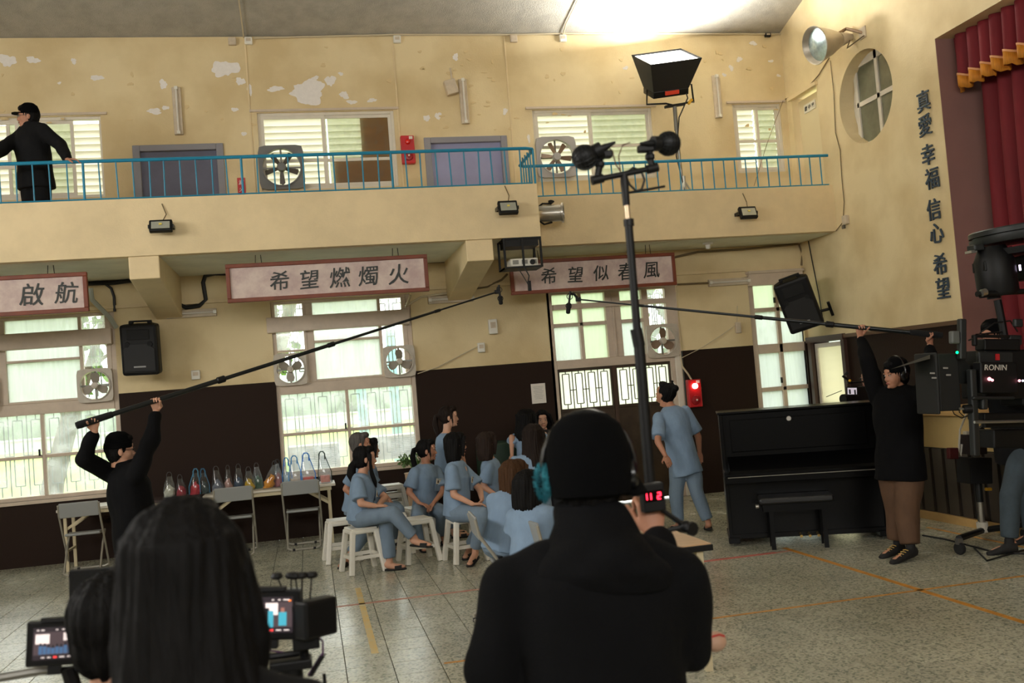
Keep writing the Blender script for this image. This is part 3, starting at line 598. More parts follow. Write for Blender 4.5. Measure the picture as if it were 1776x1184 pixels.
# ------------------------------------------------------------------ exhaust fans
def fan(c, size, nb, label, pmat, bmat, group, ang=0.0):
    r = thing('exhaust_fan', label, 'fan', c, group); h = size/2; R = h*.86; n_ = 32; vs = []; fs = []
    for y in (-.03, .03):
        for k in range(n_):
            a = 2*PI*k/n_; cc, s_ = math.cos(a), math.sin(a); q = 1/max(abs(cc), abs(s_)); vs.append((h*min(q, 1.32)*cc, y, h*min(q, 1.32)*s_)); vs.append((R*cc, y, R*s_))
    o = 2*n_
    for k in range(n_):
        j = (k+1) % n_; fs += [(2*k, 2*j, 2*j+1, 2*k+1), (o+2*k, o+2*k+1, o+2*j+1, o+2*j), (2*k, o+2*k, o+2*j, 2*j), (2*k+1, 2*j+1, o+2*j+1, o+2*k+1)]
    MB().add(vs, fs).build('housing', pmat, r)
    ri = MB()
    for k in range(n_):
        a, b_ = 2*PI*k/n_, 2*PI*(k+1)/n_; ri.prism([(R*1.03*math.cos(a), R*1.03*math.sin(a)), (R*1.03*math.cos(b_), R*1.03*math.sin(b_)), (R*.97*math.cos(b_), R*.97*math.sin(b_)), (R*.97*math.cos(a), R*.97*math.sin(a))], 'y', -.05, .03)
    ri.build('ring', pmat, r)
    MB().lathe([(0, -.07), (R*.2, -.065), (R*.24, -.04), (R*.24, .02), (0, .03)], axis=(0, 1, 0)).build('hub', pmat, r, True)
    if nb == 3: pf = [(.12, -.16), (.35, -.30), (.62, -.34), (.84, -.22), (.90, 0), (.84, .22), (.6, .30), (.34, .22), (.12, .14)]
    else: pf = [(.2, -.09), (.45, -.14), (.86, -.17), (.90, .05), (.84, .14), (.45, .10), (.2, .07)]
    for k in range(nb):
        a = ang+2*PI*k/nb; M = Matrix.Rotation(a, 3, 'Y'); mb = MB(); mb.prism([(p*R, q*R) for p, q in pf], 'y', -.004, .004)
        tw = Matrix.Rotation(.45, 3, 'X'); mb.v = [tuple(M @ (tw @ V(v))) for v in mb.v]; mb.build('blade', bmat, r, bevel=0)
    MB().b2((-.012, .028, -R), (.012, .04, R)).b2((-R, .028, -.012), (R, .04, .012)).build('motor_bracket', m_grey, r)
    return r
m_fan = mat('aged_white_enamel', S(196, 186, 170), .45, var=.15, vs=12); m_fanb = mat('grey_fan_blade', S(150, 142, 130), .5); m_fang = mat('grey_enamel', S(110, 110, 108), .5, var=.1, vs=9); m_fanbr = mat('brown_fan_blade', S(132, 108, 88), .5)
fan((-2.575, D-.02, 2.155), .42, 3, 'square exhaust fan in the left window, three grey blades', m_fan, m_fanb, 'exhaust fans in the lower windows', .5)
fan((-3.9, D-.02, 2.155), .42, 3, 'square exhaust fan cut off by the left edge of the photo', m_fan, m_fanb, 'exhaust fans in the lower windows', .2)
fan((-.19, D-.02, 2.175), .42, 3, 'square exhaust fan at the left side of the middle window', m_fan, m_fanb, 'exhaust fans in the lower windows', -.5)
fan((1.225, D-.02, 2.175), .42, 3, 'square exhaust fan at the right side of the middle window', m_fan, m_fanb, 'exhaust fans in the lower windows', 2.6)
fan((4.925, D-.03, 2.19), .47, 3, 'square exhaust fan above the double door, brown blades', m_fan, m_fanbr, 'exhaust fans in the lower windows', 2.7)
fan((-.12, D-.04, 4.82), .58, 5, 'dark grey exhaust fan at the balcony window beside the dark blue door', m_fang, mat('dark_fan_blade', S(84, 78, 70), .5), 'large exhaust fans on the upper floor', .3)
fan((3.605, D-.04, 4.84), .57, 6, 'light grey exhaust fan at the balcony window right of the lilac door', mat('light_grey_enamel', S(168, 164, 160), .5), m_fanbr, 'large exhaust fans on the upper floor', .1)
# ------------------------------------------------------------------ fire alarm boxes
def alarm(x, z, w, h, lit, label):
    r = thing('fire_alarm_box', label, 'alarm', (x, D, z)); MB().b2((-w/2, -.09, -h/2), (w/2, -.001, h/2)).build('casing', m_fire, r, bevel=.012)
    MB().lathe([(0, -.145), (w*.14, -.14), (w*.2, -.12), (w*.2, -.09)], (0, 0, h*.26), (0, 1, 0)).build('lamp', mat('lit_red_lamp', S(255, 90, 90), .3, emit=(1, .25, .22, 1), es=9) if lit else mat('red_lens', S(220, 40, 30), .2), r, True)
    be = MB().lathe([(0, -.13), (w*.12, -.13), (w*.14, -.115), (w*.30, -.11), (w*.36, -.09)], (0, 0, -h*.24), (0, 1, 0)).build('bell', mat('dark_fire_red', S(150, 24, 28), .35), r, True)
    MB().b2((w*.12, -.1, h*.36), (w*.38, -.09, h*.46)).build('label_plate', m_whitep, r)
    MB().lathe([(0, -.14), (.012, -.14), (.012, -.1)], (0, 0, -h*.24), (0, 1, 0)).build('button', m_whitep, be)
alarm(5.32, 1.42, .20, .39, True, 'red fire alarm box with glowing lamp right of the double door'); alarm(1.55, 5.0, .18, .38, False, 'red fire alarm box on the upper wall left of the lilac door')
# ------------------------------------------------------------------ fluorescent battens
m_bat = mat('old_white_batten', S(206, 190, 166), .55, var=.15, vs=10); m_tube = mat('unlit_tube', S(222, 216, 205), .25)
def batten(p, vertical, ln, label, grp):
    r = thing('fluorescent_batten', label, 'light', p, grp)
    if vertical:
        MB().b2((-.055, -.05, -ln/2), (.055, 0, ln/2)).build('channel', m_bat, r, bevel=.008); MB().tube([(0, -.07, -ln/2+.04), (0, -.07, ln/2-.04)], .014).build('tube', m_tube, r, True)
        MB().b2((-.02, -.09, -ln/2), (.02, -.05, -ln/2+.04)).b2((-.02, -.09, ln/2-.04), (.02, -.05, ln/2)).build('lamp_holder', m_whitep, r)
    else:
        MB().b2((-ln/2, -.05, -.05), (ln/2, 0, .05)).build('channel', m_bat, r, bevel=.008); MB().tube([(-ln/2+.04, -.07, 0), (ln/2-.04, -.07, 0)], .014).build('tube', m_tube, r, True)
        MB().b2((-ln/2, -.09, -.02), (-ln/2+.04, -.05, .02)).b2((ln/2-.04, -.09, -.02), (ln/2, -.05, .02)).build('lamp_holder', m_whitep, r)
    return r
for x, z, l in ((-1.375, 5.6, 'unlit vertical fluorescent batten above the dark blue door'), (2.37, 5.65, 'unlit vertical fluorescent batten above the lilac door'), (6.08, 5.65, 'unlit vertical fluorescent batten between softbox and small upper window')): batten((x, D, z), True, .62, l, 'vertical fluorescent battens')
for x, z, l in ((-1.37, 2.98, 'horizontal fluorescent batten beside the left hanging loudspeaker'), (1.98, 2.96, 'horizontal fluorescent batten right of the middle window'), (6.0, 2.96, 'horizontal fluorescent batten left of the narrow window')): batten((x, D, z), False, .62, l, 'horizontal fluorescent battens')
t = thing('junction_box', 'tilted white box fixed at the top of the batten above the lilac door', 'box', (2.2, D-.06, 5.84)); MB().box((0, 0, 0), (.16, .1, .2), Euler((0, -.25, 0)).to_matrix()).build('casing', m_bat, t, bevel=.012)
MB().tube([(.03, .05, .1), (.02, .04, .28)], .012).build('cable', m_bat, t)
# ------------------------------------------------------------------ wall boxes and notices
def wallbox(x, z, w, h, label, mt=None, d=.05, y=D):
    t = thing('wall_box', label, 'box', (x, y, z)); MB().b2((-w/2, -d, -h/2), (w/2, 0, h/2)).build('casing', mt or m_whitep, t, bevel=.01)
    MB().b2((-w*.3, -d-.004, -h*.1), (w*.3, -d, h*.3)).build('cover_plate', m_bat, t)
wallbox(2.52, 2.55, .12, .2, 'white emergency lamp box on the wall left of the double door, upper of two', m_whitep, .07); wallbox(2.34, 2.28, .1, .13, 'small white socket box on the wall left of the double door, lower of two')
wallbox(at(340, 650, 'y', D).x, at(340, 650, 'y', D).z, .11, .12, 'small white socket box on the wall right of the left loudspeaker'); wallbox(at(1279, 568, 'y', D).x, at(1279, 568, 'y', D).z, .08, .16, 'small cream switch box on the wall left of the narrow window', m_bat)
for px, py, l in ((403, 73, 'beige junction box under the ceiling, far left'), (431, 72, 'white junction box under the ceiling at the left conduit'), (688, 65, 'white junction box under the ceiling above the alarm'), (890, 67, 'beige junction box under the ceiling above the lilac door'), (975, 64, 'white junction box under the ceiling at the conduit near the softbox')):
    p = at(px, py, 'y', D); wallbox(p.x, min(p.z, 6.52), .1, .1, l, m_whitep if 'white' in l else m_bat)
p = at(934, 682, 'y', D); t = thing('paper_notice', 'white sheet of paper pinned to the brown wall left of the double door', 'notice', (p.x, D-.004, p.z))
MB().box((0, 0, 0), (.2, .003, .27)).build('sheet', mat('white_paper', S(226, 220, 210), .8), t); l_ = MB()
for k in range(9): l_.box((0, -.002, .09-k*.02), (.14-.02*(k % 3), .001, .004))
l_.build('text_lines', mat('grey_print', S(150, 146, 142), .8), t)
p = at(1225, 423, 'y', 12.6); t = thing('smoke_detector', 'small white ceiling detector under the right balcony', 'detector', (p.x, 12.55, ZS-.006)); MB().lathe([(0, -.09), (.03, -.085), (.035, -.03), (.07, -.025), (.07, 0)]).build('casing', m_whitep, t, True)
wallbox(at(1330, 62, 'y', D).x, at(1330, 62, 'y', D).z, .09, .06, 'tiny dark camera box under the ceiling in the right corner', m_blackm)
# ------------------------------------------------------------------ cables and pipes
m_cab = mat('black_cable', S(20, 20, 20), .5); m_cabw = mat('painted_conduit', S(200, 186, 156), .5); m_cabd = mat('dusty_brown_cable', S(110, 92, 62), .6)
def cable(name, label, pts, r_, mt, cat='cable'):
    o = MB().tube(pts, r_, 7).build(name, mt, None, True); return tag(o, label, cat)
def P(px, py, y=D, off=.03): q = at(px, py, 'y', y-off); return q
cable('black_hose', 'thick black cable bundle along the wall under the left balcony', [P(150, 492), P(200, 490), P(260, 483), P(272, 482), P(290, 505), P(305, 524), P(322, 533), P(345, 530), P(357, 520), P(352, 490), P(356, 478), P(372, 474), P(395, 474)], .028, m_cab)
cable('black_hose', 'thin black cable dropping from the bundle beside the left window', [P(180, 490), P(193, 500), P(198, 515), P(199, 540)], .018, m_cab)
cable('grey_pipe', 'pale curved pipe in front of the top of the left window', [at(157, 500, 'y', D-.25), at(160, 520, 'y', D-.25), at(190, 550, 'y', D-.1), P(202, 568)], .03, mat('pale_grey_pvc', S(168, 172, 160), .4), 'pipe')
cable('conduit', 'brown painted conduit looping below the second bracket', [P(742, 455), P(790, 453), P(797, 460), P(800, 492), P(812, 502), P(845, 497), P(870, 485), P(880, 475)], .015, m_cabd, 'conduit')
cable('conduit', 'white conduit from the middle window to the left of the second bracket', [at(712, 512, 'y', D-.2), at(706, 527, 'y', D-.1), P(702, 532), P(730, 515), P(800, 505)], .016, m_cabw, 'conduit')
cable('conduit', 'brown conduit running above the fluorescent batten at the right', [P(1175, 493), P(1240, 490), P(1305, 480)], .014, m_cabd, 'conduit')
cable('cable', 'dusty cables along the corner under the right balcony', [P(1165, 447), P(1210, 437), P(1290, 432), P(1385, 423), P(1392, 440), P(1390, 460)], .016, m_cabd)
cable('cable', 'thin cable sagging across the wall from the middle window fan to the socket', [P(724, 648), P(760, 636), P(800, 615), P(834, 598)], .006, m_cabw)
cable('cable', 'thin cable sagging from the double door to the switch box at the right', [P(1183, 620), P(1215, 604), P(1250, 582), P(1278, 562), P(1279, 530)], .005, m_cabw)
cable('cable', 'white cable hanging beside the door down to the fire alarm box', [P(1180, 615), P(1183, 635), P(1193, 648), P(1199, 658)], .014, m_cabw)
cable('ceiling_conduit', 'thin conduits running along the top of the upper wall', [P(440, 66), P(688, 60), P(890, 60), P(975, 58), P(1354, 59)], .012, m_cabw, 'conduit')
cable('ceiling_conduit', 'conduit crossing the grey ceiling above the left window', [(-.487, D-.02, 6.56), (-.487, 8, ceil_z(8)-.02), (-.487, 4, ceil_z(4)-.02)], .009, m_cabw, 'conduit')
cable('ceiling_conduit', 'conduit crossing the ceiling left of the softbox glow', [(3.85, D-.02, 6.56), (3.84, 12.9, ceil_z(12.9)-.02), (3.9, 12.2, ceil_z(12.2)-.02), (3.75, 9, ceil_z(9)-.02), (3.75, 4, ceil_z(4)-.02)], .009, m_cabw, 'conduit')
def PX(px, py, off=.015): return at(px, py, 'x', RX-off)
cable('cable', 'thin cable running down the right wall beside the oval window', [PX(1440, 105), PX(1446, 160), PX(1449, 230), PX(1457, 260), PX(1460, 310), PX(1464, 350), PX(1462, 385), PX(1450, 400)], .006, m_cabd)
cable('cable', 'thin cable from the balcony door corner up to the big spot lamp', [PX(1362, 172), PX(1395, 158), PX(1420, 130), PX(1438, 100)], .008, m_cabd)
cable('cable', 'thin cable from the ceiling corner down to the right loudspeaker bracket', [PX(1402, 418), PX(1408, 450), PX(1420, 510), PX(1426, 548)], .008, m_cab)
cable('cable', 'thin cable strung from the small upper window across the balcony', [P(1358, 175), at(1330, 250, 'y', 12.7), at(1308, 322, 'y', 12.25)], .004, m_cabd)
t = thing('wall_socket', 'small grey socket on the right wall above the balcony corner', 'socket', tuple(PX(1470, 381, 0))); MB().box((-.03, 0, 0), (.06, .1, .12)).build('casing', m_bat, t, bevel=.01); MB().box((-.02, .08, -.08), (.03, .05, .05)).build('plug', m_grey, t)
# ------------------------------------------------------------------ floodlights on the parapets
def flood(x, y, z, w, h, label):
    r = thing('floodlight', label, 'light', (x, y, z), 'small black floodlights on the balcony front'); R = Euler((math.radians(-22), 0, 0)).to_matrix()
    b_ = MB().box((0, -.13, 0), (w, .06, h), R).build('casing', m_black, r, bevel=.012)
    gl_ = MB().box((0, -.163, .01), (w*.80, .006, h*.62), R).build('glass', mat('floodlight_reflector', S(170, 172, 160), .2, .3), r)
    MB().box((0, -.172, .02), (.03, .006, .02), R).build('led_chip', mat('yellow_led', S(220, 200, 90), .4), gl_)
    MB().b2((w/2, -.15, -.02), (w/2+.012, 0, .02)).b2((-w/2-.012, -.15, -.02), (-w/2, 0, .02)).b2((-w/2-.012, -.012, -.02), (w/2+.012, 0, .02)).build('yoke', m_blackm, r)
    MB().tube([(.02, -.09, h/2), (.05, -.02, h/2+.08), (.01, -.01, h/2+.2)], .006).build('cable', m_cabd, r)
flood(-1.42, YL, 3.76, .24, .14, 'small black floodlight on the left balcony front above the first bracket'); flood(2.43, YL, 3.80, .23, .17, 'small black floodlight on the balcony front near its corner'); flood(5.83, YR, 3.75, .24, .17, 'small black floodlight on the right stretch of the balcony front')
# silver stage can at the corner
r = thing('stage_spotlight', 'silver cylindrical stage spotlight fixed at the balcony corner', 'spotlight', (XC+.28, 11.75, 3.82))
MB().lathe([(.0, -.22), (.08, -.22), (.10, -.19), (.105, -.1), (.105, .12), (.125, .125), (.125, .15), (.10, .15), (.10, -.05), (0, -.06)], axis=(1, -.35, -.05), n=24).build('can', m_steel, r, True)
MB().lathe([(0, .06), (.098, .06), (.098, .065), (0, .065)], axis=(1, -.35, -.05)).build('lens', m_black, r)
MB().tube([(-.28, .0, .0), (-.1, .02, .13), (0, 0, .12), (.04, -.01, .15)], .012).tube([(-.28, 0, 0), (-.1, .02, -.13), (0, 0, -.11)], .012).build('yoke', m_blackm, r)
MB().lathe([(0, 0), (.03, .01), (.03, .04), (0, .05)], (.0, 0, .12)).build('clamp_knob', m_black, r)
# projector in a black cage below the corner
r = thing('projector_cage', 'black metal cage bolted below the balcony corner', 'bracket', (2.60, YL+.18, 3.33)); c_ = MB()
for x in (-.22, .22):
    for y in (-.16, .18): c_.b2((x-.012, y-.012, -.22), (x+.012, y+.012, .14))
for z in (-.22, .12):
    c_.b2((-.23, -.17, z), (.23, -.15, z+.02)).b2((-.23, .17, z), (.23, .19, z+.02)).b2((-.23, -.17, z), (-.21, .19, z+.02)).b2((.21, -.17, z), (.23, .19, z+.02))
c_.b2((-.012, -.175, -.22), (.012, -.16, .14)).b2((-.23, -.16, -.22), (.23, .18, -.205))
c_.build('cage_bars', m_black, r); MB().b2((-.2, -.15, .04), (.2, .17, .12)).build('top_tray', m_black, r)
MB().tube([(.0, -.15, -.2), (.05, -.17, -.32), (.03, -.17, -.40)], .008).tube([(-.08, -.15, -.2), (.0, -.17, -.36), (.03, -.17, -.42)], .006).build('cables', m_cab, r); MB().box((.045, -.17, -.44), (.04, .03, .12)).build('adapter', m_black, r, bevel=.006)
r = thing('projector', 'white projector inside the black cage', 'projector', (2.62, YL+.19, 3.13)); MB().b2((-.17, -.12, .0), (.17, .13, .10)).build('casing', m_whitep, r, bevel=.015)
for k in range(3): MB().b2((-.14+k*.11, -.126, .03), (-.07+k*.11, -.119, .08)).build('vent', m_grey, r)
MB().lathe([(0, -.02), (.03, -.02), (.035, .01)], (.1, -.12, .05), (0, 1, 0)).build('lens', m_black, r)
# ------------------------------------------------------------------ loudspeakers on the walls
def speaker(c, rot, label, w=.40, h=.62, d=.34):
    r = thing('loudspeaker', label, 'loudspeaker', c, 'black wall loudspeakers'); r.rotation_euler = rot
    pf = [(-w/2, -d*.45), (w/2, -d*.45), (w/2, 0), (w*.28, d*.55), (-w*.28, d*.55), (-w/2, 0)]
    MB().prism([(x, y) for x, y in pf], 'z', -h/2, h/2).build('cabinet', m_black, r, bevel=.035)
    MB().prism([(-w*.42, -h*.42), (w*.42, -h*.42), (w*.42, h*.02), (w*.25, h*.12), (-w*.25, h*.12), (-w*.42, h*.02)], 'y', -d*.45-.012, -d*.45).build('grille', mat('black_mesh_grille', S(24, 24, 25), .7), r, bevel=.008)
    MB().b2((-w*.3, -d*.45-.01, h*.2), (w*.3, -d*.45+.002, h*.40)).build('horn_mouth', mat('matt_black', S(7, 7, 8), .8), r, bevel=.01)
    for x in (-1, 1): MB().lathe([(0, -.012), (.03, -.012), (.035, .0)], (x*w*.3, -d*.45, h*.11), (0, 1, 0)).build('port', mat('matt_black', S(7, 7, 8), .8), r)
    MB().b2((-.07, -d*.45-.016, -h*.34), (.07, -d*.45-.012, -h*.31)).build('name_plate', mat('silver_badge', S(150, 150, 150), .4), r)
    MB().b2((-w*.3, -.04, h/2), (-w*.2, .04, h/2+.025)).b2((w*.2, -.04, h/2), (w*.3, .04, h/2+.025)).b2((-w*.3, -.03, h/2+.02), (w*.3, .03, h/2+.04)).build('handle', m_black, r, bevel=.006)
    return r
s_ = speaker((-1.93, 12.72, 2.545), (math.radians(8), math.radians(1.5), math.radians(-6)), 'black loudspeaker on the wall left, between left window and batten', .44)
MB().tube([(0, .16, 0), (0, .40, .05)], .025).build('wall_bracket', m_blackm, s_)
s_ = speaker((6.64, 12.35, 2.54), (math.radians(16), math.radians(-14), math.radians(-32)), 'black loudspeaker tilted down in the right corner in front of the narrow window', .47, .72)
MB().tube([(.12, .12, -.22), (.34, .16, -.25)], .02).build('wall_bracket', m_blackm, s_); MB().box((.36, .16, -.25), (.04, .06, .2)).build('bracket_plate', m_blackm, s_)
# ------------------------------------------------------------------ big round spot lamp by the oval window
c = at(1430, 75, 'x', 6.75); r = thing('round_spot_lamp', 'large round aluminium spot lamp on an arm above the oval window', 'spotlight', tuple(c)); dr = (V(at(1412, 78, 'x', 6.6))-V(at(1470, 68, 'x', 6.95))).normalized(); dr = V((-.96, -.10, -.22)).normalized()
MB().lathe([(.06, -.26), (.10, -.22), (.17, -.06), (.235, .14), (.245, .15), (.24, .16), (.225, .145), (.16, -.04), (.08, -.18), (0, -.19)], axis=dr, n=28).build('bowl', mat('dusty_aluminium', S(190, 180, 164), .4, .6, var=.12, vs=9), r, True)
MB().lathe([(0, .105), (.12, .10), (.215, .085), (.213, .075), (0, .09)], axis=dr, n=28).build('front_glass', mat('faceted_reflector_glass', S(176, 192, 190), .15, .5, var=.3, vs=22), r, True)
MB().lathe([(0, -.46), (.035, -.45), (.05, -.40), (.085, -.28), (.09, -.24), (.0, -.24)], axis=dr, n=16).build('lamp_neck', m_bat, r, True)
wl = V(at(1497, 57, 'x', RX))-c; MB().tube([-dr*.22+V((0, 0, .08)), -dr*.36+V((0, 0, .12)), wl], .022).build('arm', mat('rusty_arm', S(150, 122, 92), .6, var=.3, vs=20), r); MB().box(wl, (.03, .14, .14)).build('wall_plate', m_bat, r)
MB().tube([-dr*.42, (.25, -.1, -.1), wl-V((.02, .05, .05))], .008).build('cable', m_cabd, r)
# ------------------------------------------------------------------ softbox lamp on the balcony
p = [at(x, y, 'y', 12.45) for x, y in ((1127, 165), (1202, 148), (1100, 118), (1207, 103), (1105, 95), (1208, 75))]
c0 = (p[0]+p[1])/2; r = thing('softbox_light', 'black softbox film lamp aimed at the ceiling, standing on the balcony', 'film light', tuple(V((c0.x+.02, 12.5, ZS+.16))))
o0 = r.location.copy(); nrm = V((-.10, -.50, .86)).normalized(); xd = V((1, 0, .12)).normalized(); xd = (xd-nrm*xd.dot(nrm)).normalized(); yd = nrm.cross(xd)
ap = (p[2]+p[3]+p[4]+p[5])/4; ap = V((ap.x, 12.45, ap.z)); bk = ap-nrm*.42
q = lambda c, a, b: [c+xd*(a*i)+yd*(b*j)-o0 for i, j in ((-1, -1), (1, -1), (1, 1), (-1, 1))]
hs = .37; a_ = q(ap, hs, .34); b_ = q(bk, .26, .18); b2_ = q(bk-nrm*.09, .26, .18)
MB().add(a_+b_+[v*1 for v in q(ap, hs-.01, .33)]+q(bk+nrm*.01, .25, .17), [(0, 1, 5, 4), (1, 2, 6, 5), (2, 3, 7, 6), (3, 0, 4, 7), (8, 12, 13, 9), (9, 13, 14, 10), (10, 14, 15, 11), (11, 15, 12, 8)]).build('skirt', mat('black_softbox_cloth', S(22, 22, 22), .8), r)
MB().add(b_+b2_, [(0, 1, 2, 3), (4, 7, 6, 5), (0, 4, 5, 1), (1, 5, 6, 2), (2, 6, 7, 3), (3, 7, 4, 0)]).build('panel_housing', m_black, r, bevel=.01)
dfu = MB().add(q(ap-nrm*.02, hs-.02, .32)+q(ap-nrm*.03, hs-.02, .32), [(0, 1, 2, 3), (7, 6, 5, 4)]).build('diffuser', mat('lit_diffuser', (1, 1, 1, 1), .5, emit=(1, .97, .9, 1), es=5), r)
l = area('softbox_glow', tuple(ap+nrm*.03), nrm, .70, .62, 330, (1, .98, .94))
MB().add([v for v in q(bk-nrm*.05-yd*.21, .10, .012)]+[v+nrm*.05 for v in q(bk-nrm*.05-yd*.21, .10, .012)], [(0, 1, 2, 3), (4, 7, 6, 5), (0, 4, 5, 1), (1, 5, 6, 2), (2, 6, 7, 3), (3, 7, 4, 0)]).build('red_tab', mat('red_orange_tab', S(224, 70, 44), .5), r)
yb = at(1170, 183, 'y', 12.5)-o0; el = bk-xd*.28-o0; er = bk+xd*.30-o0
MB().tube([el, el+V((-.02, 0, -.2)), yb+V((-.12, 0, .03)), yb, yb+V((.25, 0, .05)), er+V((.09, 0, -.25)), er+V((.08, 0, 0)), er], .013).build('yoke', m_blackm, r)
MB().box(yb, (.28, .06, .03), Euler((0, -.12, 0)).to_matrix()).build('yoke_head', m_black, r)
MB().tube([yb, yb*.8], .030).build('spigot', m_grey, r)
MB().tube([yb*.82, yb*.3+V((.03, 0, 0)), V((.06, 0, .5))], .022).build('upper_tube', mat('grey_anodised', S(130, 128, 120), .35, .8), r, True)
MB().tube([V((.06, 0, .06)), V((.06, 0, .75))], .03).build('lower_tube', m_steel, r, True)
for a in (0, 2.1, 4.2): MB().tube([V((.06, 0, .7)), V((.06+.42*math.cos(a), .3*math.sin(a), .02))], .014).build('leg', m_steel, r)
MB().tube([er+V((-.05, -.05, -.05)), yb+V((.2, 0, .1)), yb*.9+V((.04, -.03, 0)), yb*.6+V((-.03, 0, 0)), V((.1, -.04, .2))], .009).build('power_cable', m_cab, r)
MB().tube([yb+V((.20, 0, .02)), yb+V((.26, 0, .08))], .02).build('yellow_tag', mat('yellow_tape', S(224, 170, 40), .5), r)
# ------------------------------------------------------------------ people
def remesh(mb, vox, smooth=3, fac=.5):
    me = mb.mesh('tmp'); o = bpy.data.objects.new('tmp', me); COL.objects.link(o)
    r = o.modifiers.new('r', 'REMESH'); r.mode = 'VOXEL'; r.voxel_size = vox
    if smooth: s_ = o.modifiers.new('s', 'SMOOTH'); s_.factor = fac; s_.iterations = smooth
    bpy.context.view_layer.update(); dg = bpy.context.evaluated_depsgraph_get()
    out = bpy.data.meshes.new_from_object(o.evaluated_get(dg)); bpy.data.objects.remove(o); bpy.data.meshes.remove(me)
    n_ = len(out.vertices); co = np.empty(n_*3, dtype=np.float32); out.vertices.foreach_get('co', co); co = co.reshape(-1, 3)
    nl = len(out.loops); li = np.empty(nl, dtype=np.int32); out.loops.foreach_get('vertex_index', li)
    npl = len(out.polygons); ls = np.empty(npl, dtype=np.int32); out.polygons.foreach_get('loop_start', ls); lt_ = np.empty(npl, dtype=np.int32); out.polygons.foreach_get('loop_total', lt_)
    bpy.data.meshes.remove(out); return co, li, ls, lt_
def join(parts):
    co = np.concatenate([p[0] for p in parts]); li = []; ls = []; lt_ = []; vo = lo = 0
    for c_, a, b_, d in parts: li.append(a+vo); ls.append(b_+lo); lt_.append(d); vo += len(c_); lo += len(a)
    return co, np.concatenate(li), np.concatenate(ls), np.concatenate(lt_)
def to_mesh(arr, name, mt):
    co, li, ls, lt_ = arr; me = bpy.data.meshes.new(name); me.vertices.add(len(co)); me.vertices.foreach_set('co', co.astype(np.float32).ravel())
    me.loops.add(len(li)); me.loops.foreach_set('vertex_index', li); me.polygons.add(len(ls)); me.polygons.foreach_set('loop_start', ls); me.polygons.foreach_set('loop_total', lt_)
    me.polygons.foreach_set('use_smooth', [True]*len(ls)); me.update(calc_edges=True); me.validate(); me.materials.append(mt); return me
def xf(arr, M):
    M = np.array(M); co = arr[0] @ M[:3, :3].T + M[:3, 3]; a = arr[1]
    return (co, a, arr[2], arr[3])
def flip(arr):                    # mirror in x with reversed winding
    co = arr[0].copy(); co[:, 0] *= -1; li = arr[1].copy()
    for s_, t_ in zip(arr[2], arr[3]): li[s_:s_+t_] = li[s_:s_+t_][::-1]
    return (co, li, arr[2], arr[3])
def folds(arr, amp, seed=0, fx=9, fz=5):
    co = arr[0]; p = co*np.array([fx, fx, fz])+seed
    d = np.sin(p[:, 0]*2.1+np.sin(p[:, 2]*1.9+p[:, 1]))*np.cos(p[:, 1]*1.7+p[:, 2]*2.3)+.6*np.sin(p[:, 2]*4.1+p[:, 0]*2.7+np.cos(p[:, 1]*3.1))
    c = co.mean(0); v = co-c; v[:, 2] *= .15; v /= np.linalg.norm(v, axis=1)[:, None]+1e-6
    return (co+v*(d*amp)[:, None], *arr[1:])
# head template: eyes at the origin's height, face towards +Y
def head_tmpl(fem):
    m_ = MB(); k = .95 if fem else 1.0
    m_.ball((0, -.018, .028), (.073*k, .092, .088), 20); m_.ball((0, .022, -.02), (.060*k, .066, .085), 18); m_.ball((0, .035, -.078), (.040*k, .042, .036), 14)
    m_.ball((-.028, .045, -.035), (.03, .033, .032), 12); m_.ball((.028, .045, -.035), (.03, .033, .032), 12); m_.ball((0, .062, .038), (.050, .030, .034), 14)
    m_.tube([(0, .082, .008), (0, .090, -.018), (0, .098, -.034), (0, .086, -.044)], [.009, .011, .0135, .010], 10); m_.ball((-.012, .086, -.038), .009, 8); m_.ball((.012, .086, -.038), .009, 8)
    m_.ball((0, .076, -.066), (.023, .014, .011), 10); m_.ball((0, .074, -.096), (.018, .014, .013), 10)
    for s_ in (-1, 1): m_.ball((s_*.077*k, -.005, -.012), (.009, .020, .031), 10); m_.ball((s_*.032, .080, .016), (.02, .012, .007), 8)
    m_.tube([(0, -.02, -.04), (0, -.030, -.13)], [.052*k, .050*k], 14)
    return remesh(m_, .0055, 3)
HEADS = {True: head_tmpl(True), False: head_tmpl(False)}
# hand template: wrist at the origin, fingers along +Y, palm facing -Z, thumb on +X
def hand_tmpl(curl, spread=.08, thumb=(.75, .5)):
    m_ = MB(); m_.loft([(V((0, -.02, 0)), .024, .018, V((1, 0, 0)), V((0, 0, 1))), (V((0, .01, 0)), .027, .017, V((1, 0, 0)), V((0, 0, 1))), (V((0, .05, 0)), .039, .015, V((1, 0, 0)), V((0, 0, 1))), (V((0, .085, 0)), .040, .012, V((1, 0, 0)), V((0, 0, 1)))], 14)
    for k, (x, L_) in enumerate(((.030, .072), (.010, .080), (-.010, .074), (-.029, .058))):
        p = V((x, .078, 0)); a = 0; pts = [V((x*.8, .05, 0)), p]; sp = x*spread*8
        for j, f_ in enumerate((.45, .30, .25)):
            a += curl*(1.0 if j else .8); p = p+V((sp*.1, math.cos(a), -math.sin(a))).normalized()*L_*f_; pts.append(p)
        m_.tube(pts, [.0095, .0092, .0085, .0078, .0062], 10); m_.ball(pts[-1], .0066, 8)
    tp = [V((.018, .012, -.002)), V((.042, .035, -.010)), V((.042+.025*thumb[0], .058, -.010-.03*thumb[1])), V((.042+.022*thumb[0]*(1-curl*.6), .080, -.012-.055*thumb[1]))]
    m_.tube(tp, [.014, .0125, .0105, .0085], 10); m_.ball(tp[-1], .0087, 8)
    return remesh(m_, .0042, 2)
